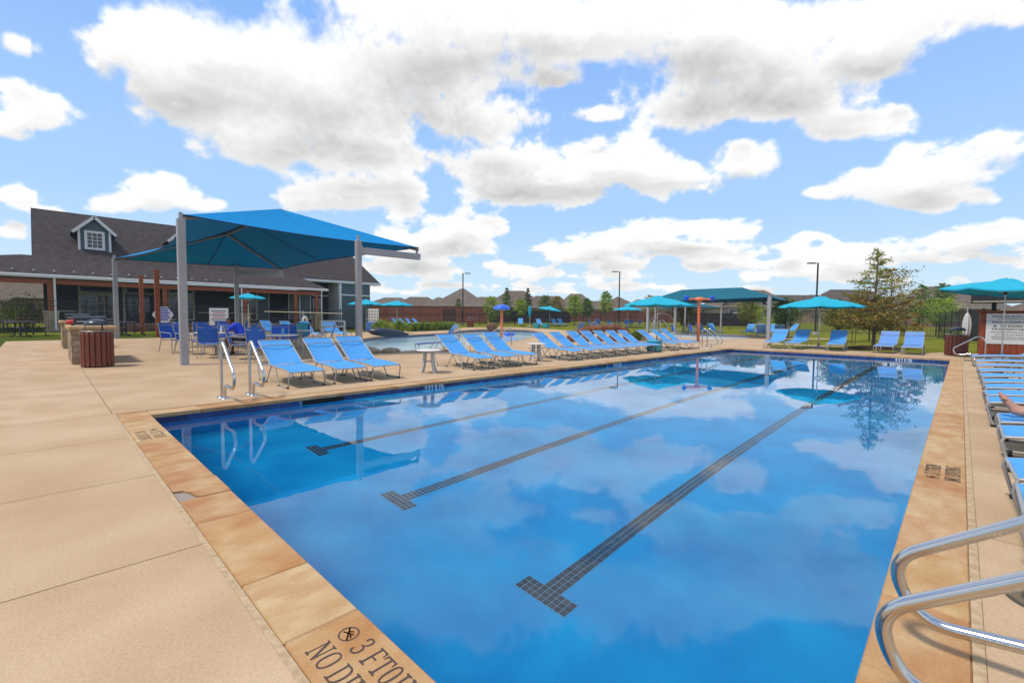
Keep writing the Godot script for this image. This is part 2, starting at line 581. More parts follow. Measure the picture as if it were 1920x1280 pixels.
# ---- materials of the place
func make_materials() -> void:
	var W3 := Vector3.ONE
	# tinted concrete deck: broad stains, fine grain
	var fine := ntex(23, 0.05, Color(0.90, 0.885, 0.865), Color(1, 1, 1), 1024, 6)
	var grit := nbump(22, 0.09, 2.5, 1024, 4)
	var stain := ntex(21, 0.006, Color(0.90, 0.87, 0.83), Color(1.0, 1.0, 1.0), 1024, 8, 40.0)
	var dk := skin(mat("deck_concrete", lin(0.61, 0.45, 0.29), 0.85, 0.0, 0.3), fine, W3 * 1.1, true, grit, 0.25)
	layer(dk, stain, W3 * 0.12, true)
	var dk2 := skin(mat("deck_concrete_pale", lin(0.635, 0.47, 0.308), 0.85, 0.0, 0.3), fine, W3 * 1.0, true, grit, 0.25)
	layer(dk2, stain, W3 * 0.17, true)
	mat("joint", lin(0.10, 0.075, 0.055), 0.95)
	skin(mat("sealant", lin(0.58, 0.44, 0.27), 0.8), ntex(24, 0.05, Color(0.8, 0.76, 0.7), Color(1, 1, 1), 256, 4), W3 * 1.2, true)
	# sandstone coping, several beds
	var veins := [ntex(31, 0.004, Color(0.88, 0.73, 0.58), Color(1.0, 0.99, 0.94), 512, 5, 90.0, 0.3), ntex(35, 0.005, Color(0.90, 0.80, 0.70), Color(1.0, 1.0, 0.96), 512, 6, 70.0, 0.35)]
	var grain := nbump(33, 0.03, 3.0, 512, 5)
	var tones := [lin(0.60, 0.43, 0.255), lin(0.62, 0.465, 0.285), lin(0.57, 0.40, 0.24), lin(0.64, 0.49, 0.30), lin(0.60, 0.455, 0.27), lin(0.62, 0.44, 0.27)]
	for i in 6:
		var m := skin(mat("sandstone_%d" % i, tones[i], 0.75, 0.0, 0.4), veins[i % 2], Vector3(0.7, 0.7, 1.3) * (1.0 + 0.12 * i), true, grain, 0.15)
		m.uv1_offset = Vector3(i * 0.37, 0.2, i * 0.61)
		layer(m, fine, W3 * 1.3, true)
	mat("engraved", lin(0.075, 0.05, 0.04), 0.9)
	# pool
	var pl := skin(mat("pool_plaster", lin(0.034, 0.55, 0.74), 0.7), ntex(41, 0.008, Color(0.74, 0.82, 0.90), Color(1, 1, 1), 512, 6, 30.0), W3 * 0.22, true)
	pl.metallic_specular = 0.2
	for i in 4:
		mat("waterline_tile_%d" % i, [lin(0.010, 0.032, 0.14), lin(0.012, 0.044, 0.18), lin(0.008, 0.022, 0.105), lin(0.016, 0.052, 0.20)][i], 0.18)
		mat("lane_tile_%d" % i, [lin(0.05, 0.036, 0.034), lin(0.075, 0.055, 0.05), lin(0.036, 0.03, 0.032), lin(0.10, 0.075, 0.07)][i], 0.4)
	mat("grout", lin(0.42, 0.50, 0.55), 0.9)
	mat("grout_dark", lin(0.16, 0.22, 0.32), 0.9)
	mat("black_gap", lin(0.006, 0.006, 0.007), 0.9)
	var wt := mat("lap_water", Color(0.6, 0.85, 1.0, 0.0), 0.0, 0.0, 0.5)
	wt.refraction_enabled = true
	wt.refraction_scale = 0.033
	wt.transparency = BaseMaterial3D.TRANSPARENCY_ALPHA
	wt.normal_enabled = true
	wt.normal_texture = nbump(43, 0.012, 2.0, 512, 3)
	wt.uv1_triplanar = true
	wt.uv1_world_triplanar = true
	wt.uv1_scale = Vector3(0.35, 0.35, 0.22)
	wt.normal_scale = 0.028
	var lw := mat("lagoon_water", Color(0.76, 0.93, 0.95, 0.34), 0.02, 0.0, 0.5)
	lw.transparency = BaseMaterial3D.TRANSPARENCY_ALPHA
	lw.normal_enabled = true
	lw.normal_texture = nbump(44, 0.02, 5.0, 512, 4)
	lw.uv1_triplanar = true
	lw.uv1_world_triplanar = true
	lw.uv1_scale = Vector3(0.30, 0.30, 0.30)
	lw.normal_scale = 0.7
	skin(mat("lagoon_plaster", lin(0.66, 0.86, 0.88), 0.7), M.pool_plaster.albedo_texture, W3 * 0.2, true)
	# greenery and earth
	var gr := skin(mat("lawn", lin(0.34, 0.34, 0.055), 0.95, 0.0, 0.1), ntex(51, 0.008, Color(0.72, 0.74, 0.6), Color(1.0, 1.0, 0.95), 1024, 6, 25.0), W3 * 0.10, true, nbump(52, 0.12, 6.0, 512, 4), 0.6)
	layer(gr, ntex(53, 0.05, Color(0.7, 0.72, 0.6), Color(1, 1, 1), 512, 5), W3 * 0.9, true)
	var tf := skin(mat("turf", lin(0.14, 0.175, 0.034), 0.95, 0.0, 0.1), M.lawn.detail_albedo, W3 * 0.6, true, M.lawn.normal_texture, 0.5)
	layer(tf, M.lawn.albedo_texture, W3 * 0.14, true)
	skin(mat("mulch", lin(0.085, 0.05, 0.035), 0.95, 0.0, 0.1), M.lawn.detail_albedo, W3 * 1.5, true, M.lawn.normal_texture, 0.8)
	mat("path", lin(0.50, 0.37, 0.25), 0.9)

const LAP := [0.95, 22.85, -7.78, -0.20]       # x0, x1, z0, z1
const WATER := -0.125
var lagoon := PackedVector2Array([Vector2(8.36, -15.57), Vector2(9.5, -15.6), Vector2(11.0, -15.95), Vector2(13.2, -16.6), Vector2(16.9, -17.7), Vector2(21.4, -19.8), Vector2(27.8, -24.2), Vector2(33.0, -28.5), Vector2(37.0, -33.0), Vector2(37.6, -36.6), Vector2(34.4, -38.5), Vector2(29.7, -36.5), Vector2(26.0, -33.2), Vector2(21.6, -30.9), Vector2(16.7, -28.8), Vector2(13.5, -26.0), Vector2(11.2, -22.5), Vector2(9.8, -21.3), Vector2(8.9, -19.2), Vector2(8.3, -16.8)])

func rect(x0: float, x1: float, z0: float, z1: float) -> PackedVector2Array:
	return PackedVector2Array([Vector2(x0, z0), Vector2(x1, z0), Vector2(x1, z1), Vector2(x0, z1)])

func cut(poly: PackedVector2Array, inside: PackedVector2Array, holes: Array) -> Array:    # poly ∩ inside, minus holes
	var left: Array = Geometry2D.intersect_polygons(poly, inside) if inside.size() else [poly]
	for h in holes:
		var next := []
		for p in left:
			if Geometry2D.intersect_polygons(p, h).is_empty():
				next.append(p)
				continue
			# split along the middle of the hole so that no piece is left with a hole in it
			var c := Vector2.ZERO
			for q in h: c += q
			c /= h.size()
			for half in [rect(-500, c.x, -500, 500), rect(c.x, 500, -500, 500)]:
				for a in Geometry2D.intersect_polygons(p, half):
					next.append_array(Geometry2D.clip_polygons(a, h))
		left = next
	return left

func smooth_poly(p: PackedVector2Array, k := 4) -> PackedVector2Array:
	var o := PackedVector2Array()
	for i in p.size():
		for j in k:
			o.append(p[i].cubic_interpolate(p[(i + 1) % p.size()], p[posmod(i - 1, p.size())], p[(i + 2) % p.size()], float(j) / k))
	return o

func make_ground() -> void:
	var lag := smooth_poly(lagoon)
	var lag_out: PackedVector2Array = Geometry2D.offset_polygon(lag, 0.34)[0]
	var lap_in := rect(LAP[0], LAP[1], LAP[2], LAP[3])
	var lap_out := rect(LAP[0] - 0.33, LAP[1] + 0.33, LAP[2] - 0.33, LAP[3] + 0.32)
	var g := Geo.new()
	# near land in 4 m cells, far land in big ones
	for i in range(-10, 30):
		for j in range(-28, 8):
			for p in cut(rect(i * 4, i * 4 + 4, j * 4, j * 4 + 4), PackedVector2Array(), [lap_out, lag_out]):
				g.plate(p, -0.045, true, gh)
	for c in [[-900, -40, -900, 900], [120, 900, -900, 900], [-40, 120, -900, -112], [-40, 120, 32, 900]]:
		g.plate(rect(c[0], c[1], c[2], c[3]), 0.7 if c[0] == 120 or c[2] == -900 and c[0] == -40 else -0.06)
	struct("ground", g, M.lawn, "wide green lawn and land around the pools")

	# the paved deck
	var deck := PackedVector2Array([Vector2(-8, 8), Vector2(30, 8), Vector2(28.6, 0.8), Vector2(27.8, -0.5), Vector2(26.6, -1.2), Vector2(25.9, -2.2), Vector2(25.75, -4), Vector2(25.8, -6.3), Vector2(26.6, -7.3), Vector2(29, -7.9), Vector2(33, -8.4), Vector2(38.5, -9.0), Vector2(44, -12), Vector2(46, -18), Vector2(43, -24), Vector2(39.5, -28), Vector2(41, -34), Vector2(41, -39), Vector2(36, -42.5), Vector2(31, -40.4), Vector2(27.5, -38), Vector2(24, -40.5), Vector2(18, -36.3), Vector2(6, -36.3), Vector2(5.6, -31), Vector2(3.9, -28.6), Vector2(-1.07, -27.9), Vector2(-1.07, -19), Vector2(-8, -17)])
	var d := base_struct("deck", "tan tinted concrete pool deck with saw-cut joints")
	var under := Geo.new()
	var slabs: Array[PackedVector2Array] = []
	var gap := 0.004
	# left of the pool: strips across; behind it and beyond: larger panels
	var xs := [-8.0, -3.04, 0.62]
	for k in 2:
		for j in range(-6, 3 if k == 1 else 7):
			slabs.append(rect(xs[k] + gap, xs[k + 1] - gap, -3.13 - 1.66 * j - 1.66 + gap, -3.13 - 1.66 * j - gap))
	for i in range(-1, 8):
		for j in range(0, 9):
			if i < 7: slabs.append(rect(0.62 + 3.66 * i + gap, 0.62 + 3.66 * (i + 1) - gap, -8.11 - 3.3 * (j + 1) + gap, -8.11 - 3.3 * j - gap))
	for i in range(0, 12):
		for j in range(0, 3):
			slabs.append(rect(0.42 + 1.83 * i + gap, 0.42 + 1.83 * (i + 1) - gap, 0.125 + 2.6 * j + gap, 0.125 + 2.6 * (j + 1) - gap))
	for i in range(0, 4):
		for j in range(0, 6):
			slabs.append(rect(23.19 + 3.3 * i + gap, 23.19 + 3.3 * (i + 1) - gap, -8.11 + 2.75 * j + gap, -8.11 + 2.75 * (j + 1) - gap))
	var taken := rect(-8, 26.2, -37.8, 8)
	for r in slabs:
		for p in cut(r, deck, [lag_out, lap_out]):
			var s := Geo.new()
			s.slab(p, -0.03, 0.0, gh)
			obj("slab", s, M.deck_concrete if rng.randf() < 0.6 else M.deck_concrete_pale, d)
		for p in cut(rect(r[0].x - 0.006, r[1].x + 0.006, r[0].y - 0.006, r[2].y + 0.006), deck, [lag_out, lap_out]):
			under.plate(p, -0.014, true, gh)
	for c in [rect(26.242, 60, -37.812, -8.118), rect(0, 60, -60, -37.82), rect(36.4, 60, -8.11, 8)]:
		for p in cut(c, deck, [lag_out]):
			var s := Geo.new()
			s.slab(p, -0.03, 0.0, gh)
			obj("slab", s, M.deck_concrete_pale, d)
	obj("joint_bed", under, M.joint, d)
	# soft joint between the coping and the deck
	var se := Geo.new()
	se.boxa(Vector3(0.615, -0.03, -8.11), Vector3(0.645, 0.003, 0.12))
	obj("sealant_joint", se, M.sealant, d)
	se = Geo.new()
	se.boxa(Vector3(0.645, -0.03, 0.0885), Vector3(23.18, 0.003, 0.127))
	obj("sealant_joint", se, M.sealant, d)
	# artificial grass beside the deck
	g = Geo.new()
	for p in cut(rect(-30, 12, -36.4, -17), PackedVector2Array(), [deck]):
		for i in range(-8, 3):
			for j in range(-10, -3):
				for q in Geometry2D.intersect_polygons(p, rect(i * 4, i * 4 + 4, j * 4, j * 4 + 4)):
					g.plate(q, -0.012, true, gh)
	struct("turf", g, M.turf, "flat green turf between the deck and the iron fence")
	# paths across the far lawn
	g = Geo.new()
	g.slab(PackedVector2Array([Vector2(38, -9.2), Vector2(42, -6.6), Vector2(43, -7.4), Vector2(40, -10.2)]), -0.04, -0.02)
	g.slab(PackedVector2Array([Vector2(29.5, -7.9), Vector2(29.4, -5.6), Vector2(30.3, -2.4), Vector2(31.0, -2.5), Vector2(30.2, -5.7), Vector2(31.0, -8.1)]), -0.04, -0.02)
	struct("path", g, M.path, "narrow pale concrete path across the lawn")

func make_lap_pool() -> void:
	var P := base_struct("lap_pool", "rectangular blue lap pool with sandstone coping and dark lane lines")
	# shell
	var g := Geo.new()
	var x0: float = LAP[0]
	var x1: float = LAP[1]
	var z0: float = LAP[2]
	var z1: float = LAP[3]
	var fl := func(x: float) -> float: return -1.14 - 0.006 * (x - x0)
	g.quad(Vector3(x0, fl.call(x0), z1), Vector3(x1, fl.call(x1), z1), Vector3(x1, fl.call(x1), z0), Vector3(x0, fl.call(x0), z0))
	g.quad(Vector3(x0, -1.3, z0), Vector3(x1, -1.3, z0), Vector3(x1, -0.06, z0), Vector3(x0, -0.06, z0))
	g.quad(Vector3(x1, -1.3, z1), Vector3(x0, -1.3, z1), Vector3(x0, -0.06, z1), Vector3(x1, -0.06, z1))
	g.quad(Vector3(x0, -1.3, z1), Vector3(x0, -1.3, z0), Vector3(x0, -0.06, z0), Vector3(x0, -0.06, z1))
	g.quad(Vector3(x1, -1.3, z0), Vector3(x1, -1.3, z1), Vector3(x1, -0.06, z1), Vector3(x1, -0.06, z0))
	obj("shell", g, M.pool_plaster, P)
	# coping: single stones
	var cuts_left := [z0 - 0.30, -7.36, -6.78, -6.12, -5.62, -5.02, -4.44, -3.97, -3.46, -2.50, -1.93, -0.92, -0.45, z1 + 0.29]
	# one stone has lost a corner, patched with grey mortar
	var chip := Geo.new()
	chip.slab(PackedVector2Array([Vector2(x0 - 0.298, -4.432), Vector2(x0 + 0.028, -4.432), Vector2(x0 + 0.028, -3.980), Vector2(x0 - 0.16, -3.980), Vector2(x0 - 0.19, -4.03), Vector2(x0 - 0.20, -4.12), Vector2(x0 - 0.24, -4.20), Vector2(x0 - 0.298, -4.22)]), -0.06, 0.0)
	obj("coping_stone", chip, M.sandstone_2, P)
	chip = Geo.new()
	chip.slab(PackedVector2Array([Vector2(x0 - 0.294, -4.21), Vector2(x0 - 0.24, -4.19), Vector2(x0 - 0.207, -4.12), Vector2(x0 - 0.197, -4.03), Vector2(x0 - 0.17, -3.985), Vector2(x0 - 0.294, -3.985)]), -0.06, -0.012)
	obj("mortar_patch", chip, mat("mortar", lin(0.30, 0.25, 0.20), 0.95), P)
	for i in cuts_left.size() - 1:
		if i == 6: continue
		coping(P, Vector3(x0 - 0.30, 0, cuts_left[i]), Vector3(x0 + 0.03, 0, cuts_left[i + 1]))
	for row in [[z1 - 0.03, z1 + 0.29], [z0 - 0.30, z0 + 0.03]]:
		var x := x0 + 0.03
		while x < x1 - 0.1:
			var l: float = minf(rng.randf_range(0.48, 0.72), x1 - x)
			if x1 - x - l < 0.25: l = x1 - x
			coping(P, Vector3(x, 0, row[0]), Vector3(x + l, 0, row[1]))
			x += l
	var z := z0 - 0.30
	while z < z1 + 0.28:
		var l: float = minf(rng.randf_range(0.48, 0.72), z1 + 0.29 - z)
		coping(P, Vector3(x1 + 0.0, 0, z), Vector3(x1 + 0.30, 0, z + l))
		z += l
	# waterline tiles, six inches square
	var tg := Geo.new()
	tg.cbox(Vector3.ZERO, Vector3(0.147, 0.147, 0.012), 0.003)
	var tile := tg.mesh()
	var skimmer := [[2.98, 3.72], [11.74, 12.16], [19.9, 20.3]]
	for i in 144:
		var x := x0 + 0.077 + i * 0.1525
		var dark := false
		for s in skimmer:
			if x > s[0] and x < s[1]: dark = true
		if dark: continue
		inst("waterline_tile", tile, M["waterline_tile_%d" % (rng.randi() % 4)], P).position = Vector3(x, -0.137, z0 + 0.007)
	for i in 50:
		var t := inst("waterline_tile", tile, M["waterline_tile_%d" % (rng.randi() % 4)], P)
		t.position = Vector3(x1 - 0.007, -0.137, z0 + 0.077 + i * 0.1515)
		t.rotation_degrees.y = 90
	g = Geo.new()
	g.boxa(Vector3(x0 + 0.001, -0.212, z0), Vector3(x1, -0.055, z0 + 0.004))
	g.boxa(Vector3(x1 - 0.004, -0.212, z0), Vector3(x1 - 0.0005, -0.055, z1))
	obj("grout_bed", g, M.grout_dark, P)
	g = Geo.new()
	g.boxa(Vector3(x0 + 0.0005, -0.212, z0), Vector3(x0 + 0.010, -0.055, z1))
	g.boxa(Vector3(x0, -0.212, z1 - 0.010), Vector3(x1, -0.055, z1 - 0.0005))
	obj("tile_band", g, M.waterline_tile_1, P)
	for s in skimmer:
		g = Geo.new()
		g.boxa(Vector3(s[0], -0.205, z0 + 0.001), Vector3(s[1], -0.062, z0 + 0.009))
		obj("skimmer_mouth", g, M.black_gap, P)
	var white := mat("white_print", lin(0.75, 0.78, 0.8), 0.5)
	text("lettering", "3 FT 0 IN", 0.085, white, P, Vector3(5.65, -0.105, z0 + 0.0155), Basis.IDENTITY)
	text("lettering", "3 FT 6 IN", 0.085, white, P, Vector3(12.75, -0.105, z0 + 0.0155), Basis.IDENTITY)
	text("lettering", "4 FT 0 IN", 0.085, white, P, Vector3(x1 - 0.0155, -0.105, -1.5), Basis(Vector3(0, 0, 1), Vector3.UP, Vector3(-1, 0, 0)))
	# writing cut into the coping
	engrave(P, Vector3(0.805, 0.001, -1.53), Basis(Vector3(0, 0, 1), Vector3(1, 0, 0), Vector3.UP), "3 FT0IN")
	engrave(P, Vector3(0.805, 0.001, -6.42), Basis(Vector3(0, 0, 1), Vector3(1, 0, 0), Vector3.UP), "3 FT0IN")
	engrave(P, Vector3(5.62, 0.001, -0.06), Basis(Vector3(1, 0, 0), Vector3(0, 0, -1), Vector3.UP), "3 FT6IN")
	# lane lines of two-inch tiles
	var lt := Geo.new()
	lt.box(Vector3.ZERO, Vector3(0.044, 0.006, 0.044))
	var lmesh := lt.mesh()
	var lanes := [-2.06, -4.02, -5.98]
	for k in 3:
		var lane := Node3D.new()
		lane.name = "lane_line"
		P.add_child(lane, true)
		lane.position = Vector3(2.40, 0, lanes[k])
		var bed := Geo.new()
		var rest := Geo.new()
		var length := 19.2
		for seg in [[0.0, 0.153, 0.46], [0.153, length, 0.153], [length, length + 0.153, 0.46]]:
			var a: float = seg[0]
			var b: float = seg[1]
			var h: float = seg[2] * 0.5
			var ya: float = fl.call(2.40 + a) + 0.003
			var yb: float = fl.call(2.40 + b) + 0.003
			bed.quad(Vector3(a, ya, h), Vector3(b, yb, h), Vector3(b, yb, -h), Vector3(a, ya, -h))
		obj("grout_bed", bed, M.grout, lane)
		var count := 0
		for seg in [[0.0, 3, 9], [0.153, 373, 3], [length, 3, 9]]:
			for i in seg[1]:
				for j in seg[2]:
					var x: float = seg[0] + 0.0255 + i * 0.0510
					var at := Vector3(x, fl.call(2.40 + x) + 0.005, (j - (seg[2] - 1) * 0.5) * 0.0512)
					count += 1
					if count <= 297 and k == 0:
						inst("tile", lmesh, M["lane_tile_%d" % (rng.randi() % 4)], lane).position = at
					else:
						var s := rng.randf_range(0.035, 0.095)
						rest.tint = Color(s, s * 0.85, s * 0.83)
						var e := 0.022
						rest.quad(at + Vector3(-e, 0.002, e), at + Vector3(e, 0.002, e), at + Vector3(e, 0.002, -e), at + Vector3(-e, 0.002, -e))
		var vm := mat("lane_tiles_joined", Color.WHITE, 0.4)
		vm.vertex_color_use_as_albedo = true
		obj("tiles", rest, vm, lane, true).set_meta("kind", "stuff")
	# water
	g = Geo.new()
	g.boxa(Vector3(x0 + 0.002, -1.4, z0 + 0.002), Vector3(x1 - 0.002, WATER, z1 - 0.002))
	struct("water", g, M.lap_water, "calm blue water of the lap pool reflecting the clouds")

func coping(P: Node3D, a: Vector3, b: Vector3) -> void:
	var g := Geo.new()
	var j := rng.randf_range(-0.0015, 0.0015)
	a += Vector3(0.0025, 0, 0.0025)
	b -= Vector3(0.0025, 0, 0.0025)
	g.cbox(Vector3((a.x + b.x) * 0.5, -0.030 + j, (a.z + b.z) * 0.5), Vector3(b.x - a.x, 0.06, b.z - a.z), 0.007)
	obj("coping_stone", g, M["sandstone_%d" % (rng.randi() % 6)], P)

func engrave(P: Node3D, at: Vector3, b: Basis, depth: String) -> void:     # b.x reading direction, b.y top of the letters
	var T := func(s: String, size: float, x: float, y: float, w: float) -> void:
		text("lettering", s, size, M.engraved, P, at + b.x * x + b.y * y, b, true, w, 0.002)
	T.call(depth, 0.100, 0.012, 0.065, 0.76)
	T.call("NO DIVING", 0.097, -0.02, -0.066, 0.74)
	# crossed-out diver in a ring
	var g := Geo.new()
	var c := at + b.x * -0.266 + b.y * 0.061
	var ring := []
	for i in 25:
		ring.append(c + (b.x * cos(TAU * i / 24) + b.y * sin(TAU * i / 24)) * 0.044)
	for i in 24:
		var p: Vector3 = ring[i]
		var q: Vector3 = ring[i + 1]
		var k := 0.86
		g.quad(p, q, c + (q - c) * k, c + (p - c) * k)
	for s in [[-0.034, 0.024, 0.032, -0.026, 0.0032], [-0.028, -0.010, 0.020, 0.012, 0.0028], [0.010, 0.002, 0.030, -0.006, 0.003], [-0.012, 0.006, 0.004, 0.022, 0.003]]:
		var p: Vector3 = c + b.x * s[0] + b.y * s[1]
		var q: Vector3 = c + b.x * s[2] + b.y * s[3]
		var w: Vector3 = (q - p).normalized().cross(b.z) * s[4]
		g.quad(p - w, q - w, q + w, p + w)
	for i in g.v.size(): g.v[i].y = 0.0025
	for i in g.n.size(): g.n[i] = Vector3.UP
	obj("no_diving_symbol", g, M.engraved, P)

func make_lagoon() -> void:
	var lag := smooth_poly(lagoon)
	var out: PackedVector2Array = Geometry2D.offset_polygon(lag, 0.32)[0]
	var L := base_struct("lagoon_pool", "curved free-form pool behind the loungers")
	var g := Geo.new()
	g.plate(lag, -0.55)
	g.wall(lag, -0.55, -0.05, false)
	obj("shell", g, M.lagoon_plaster, L)
	g = Geo.new()
	var inner: PackedVector2Array = Geometry2D.offset_polygon(lag, -0.01)[0]
	g.wall(inner, -0.26, -0.055, false)
	obj("tile_band", g, M.waterline_tile_0, L)
	var n := lag.size()
	for i in n:
		var a := lag[i]
		var b := lag[(i + 1) % n]
		var na := (lag[(i + 1) % n] - lag[posmod(i - 1, n)]).normalized().orthogonal()
		var nb := (lag[(i + 2) % n] - lag[i]).normalized().orthogonal()
		if Geometry2D.is_point_in_polygon(a + na * 0.1, lag): na = -na; nb = -nb
		var m := maxi(1, int(a.distance_to(b) / 0.6))
		for k in m:
			var p := a.lerp(b, (k + 0.01) / m)
			var q := a.lerp(b, (k + 0.99) / m)
			var np := na.lerp(nb, float(k) / m)
			var nq := na.lerp(nb, (k + 1.0) / m)
			var s := Geo.new()
			var pl := PackedVector2Array([p - np * 0.03, q - nq * 0.03, q + nq * 0.33, p + np * 0.33])
			if Geometry2D.triangulate_polygon(pl).is_empty(): continue
			s.slab(pl, -0.06, 0.002)
			obj("coping_stone", s, M["sandstone_%d" % (rng.randi() % 6)], L)
	g = Geo.new()
	g.plate(lag, -0.17)
	struct("water", g, M.lagoon_water, "pale rippled water of the lagoon pool")

# ---- furniture
func make_object_materials() -> void:
	var weave := nbump(61, 0.25, 2.0, 256, 2)
	var W3 := Vector3.ONE
	skin(mat("sling_blue", lin(0.09, 0.355, 0.74), 0.7, 0.0, 0.3), ntex(62, 0.03, Color(0.90, 0.92, 0.95), Color(1, 1, 1), 256, 4), W3 * 1.6, true, weave, 0.2).backlight = lin(0.3, 0.3, 0.3)
	skin(mat("sling_faded", lin(0.16, 0.32, 0.66), 0.75, 0.0, 0.3), M.sling_blue.albedo_texture, W3 * 1.3, true, weave, 0.2).backlight = lin(0.25, 0.25, 0.25)
	skin(mat("sling_royal", lin(0.035, 0.14, 0.55), 0.7, 0.0, 0.3), M.sling_blue.albedo_texture, W3 * 1.6, true, weave, 0.2).backlight = lin(0.3, 0.3, 0.3)
	mat("frame_grey", lin(0.36, 0.35, 0.33), 0.45, 0.25)
	mat("foot_black", lin(0.015, 0.014, 0.014), 0.7)
	mat("table_white", lin(0.70, 0.68, 0.63), 0.5)
	mat("table_leg", lin(0.44, 0.44, 0.42), 0.5, 0.2)
	var st := mat("stainless", lin(0.62, 0.60, 0.57), 0.22, 1.0)
	st.roughness_texture = ntex(63, 0.02, Color(0.7, 0.7, 0.7), Color(1, 1, 1), 256, 4)
	st.uv1_triplanar = true
	st.uv1_scale = Vector3(6, 6, 6)
	var tq := skin(mat("umbrella_teal", lin(0.025, 0.42, 0.56), 0.8, 0.0, 0.25), M.sling_blue.albedo_texture, W3 * 0.8, true)
	tq.backlight = lin(0.6, 0.6, 0.6)
	mat("umbrella_pole", lin(0.62, 0.62, 0.60), 0.35, 0.4)
	mat("hub_dark", lin(0.03, 0.03, 0.032), 0.6)
	mat("base_grey", lin(0.33, 0.32, 0.30), 0.8)
	skin(mat("slat_brown", lin(0.21, 0.048, 0.02), 0.5), ntex(64, 0.02, Color(0.75, 0.7, 0.68), Color(1, 1, 1), 256, 4), Vector3(5, 0.8, 5))
	mat("iron_black", lin(0.010, 0.010, 0.012), 0.45)
	mat("galvanised", lin(0.32, 0.32, 0.33), 0.4, 0.5)
	var post := skin(mat("post_grey", lin(0.37, 0.37, 0.385), 0.55, 0.0, 0.4), ntex(65, 0.01, Color(0.92, 0.92, 0.92), Color(1, 1, 1), 256, 4), W3 * 0.5)
	post.metallic = 0.0
	var sc := skin(mat("shade_blue", lin(0.008, 0.24, 0.53), 0.85, 0.0, 0.2), M.sling_blue.albedo_texture, W3 * 0.7, true, weave, 0.2)
	sc.backlight = lin(0.45, 0.60, 1.0)
	var s2 := skin(mat("shade_teal", lin(0.018, 0.135, 0.185), 0.85, 0.0, 0.2), M.sling_blue.albedo_texture, W3 * 0.7, true)
	s2.backlight = lin(0.6, 0.6, 0.6)
	mat("seam_blue", lin(0.006, 0.05, 0.14), 0.9)
	skin(mat("red_wood", lin(0.42, 0.11, 0.028), 0.6), ntex(66, 0.012, Color(0.6, 0.52, 0.48), Color(1, 1, 1), 512, 5), Vector3(5, 0.6, 5))
	skin(mat("cedar_wall", lin(0.44, 0.09, 0.022), 0.6), ntex(67, 0.012, Color(0.6, 0.5, 0.45), Color(1, 1, 1), 512, 5), Vector3(4, 0.6, 4))
	skin(mat("fence_wood", lin(0.32, 0.10, 0.052), 0.85), ntex(68, 0.014, Color(0.6, 0.55, 0.5), Color(1, 1, 1), 512, 5), Vector3(3, 0.4, 3))
	skin(mat("shingle", lin(0.088, 0.078, 0.078), 0.95, 0.0, 0.2), ntex(69, 0.012, Color(0.72, 0.70, 0.70), Color(1.0, 0.97, 0.96), 512, 6), Vector3(0.3, 1.0, 0.3), false, nbump(70, 0.12, 5.0, 512, 3), 0.6)
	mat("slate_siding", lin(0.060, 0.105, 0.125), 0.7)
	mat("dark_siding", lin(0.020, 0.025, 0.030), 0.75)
	mat("trim_white", lin(0.66, 0.66, 0.66), 0.55)
	mat("trim_beige", lin(0.36, 0.32, 0.26), 0.7)
	mat("glass_dark", lin(0.012, 0.018, 0.020), 0.06, 0.0, 0.6)
	mat("door_dark", lin(0.010, 0.011, 0.013), 0.3)
	for i in 4: skin(mat("stone_%d" % i, [lin(0.46, 0.37, 0.26), lin(0.52, 0.43, 0.31), lin(0.40, 0.31, 0.21), lin(0.48, 0.35, 0.22)][i], 0.9), ntex(71 + i, 0.02, Color(0.78, 0.74, 0.7), Color(1, 1, 1), 256, 5), W3 * 1.2)
	for i in 3: skin(mat("brick_%d" % i, [lin(0.26, 0.12, 0.07), lin(0.32, 0.17, 0.10), lin(0.22, 0.10, 0.06)][i], 0.9), M.stone_0.albedo_texture, W3 * 0.7)
	for i in 3: skin(mat("house_wall_%d" % i, [lin(0.32, 0.18, 0.115), lin(0.42, 0.32, 0.22), lin(0.46, 0.40, 0.32)][i], 0.9), M.stone_1.albedo_texture, W3 * 0.25)
	for i in 3: skin(mat("house_roof_%d" % i, [lin(0.19, 0.155, 0.12), lin(0.21, 0.18, 0.145), lin(0.145, 0.125, 0.105)][i], 0.95, 0.0, 0.2), M.shingle.albedo_texture, Vector3(0.2, 0.5, 0.2))
	skin(mat("bark", lin(0.22, 0.15, 0.105), 0.95), ntex(76, 0.03, Color(0.55, 0.5, 0.45), Color(1, 1, 1), 256, 4), Vector3(4, 1, 4))
	for k in [["leaf", lin(0.05, 0.09, 0.012)], ["leaf_joined", Color.WHITE]]:
		var lf := mat(k[0], k[1], 0.7, 0.0, 0.3)
		lf.vertex_color_use_as_albedo = true
		lf.backlight = Color(0.35, 0.45, 0.12)
	skin(mat("red_rock", lin(0.30, 0.125, 0.065), 0.95), ntex(77, 0.015, Color(0.55, 0.5, 0.45), Color(1, 1, 1), 256, 5), W3 * 0.8, false, nbump(78, 0.04, 6.0, 256, 4), 0.8)
	mat("skin_tone", lin(0.42, 0.22, 0.15), 0.6)

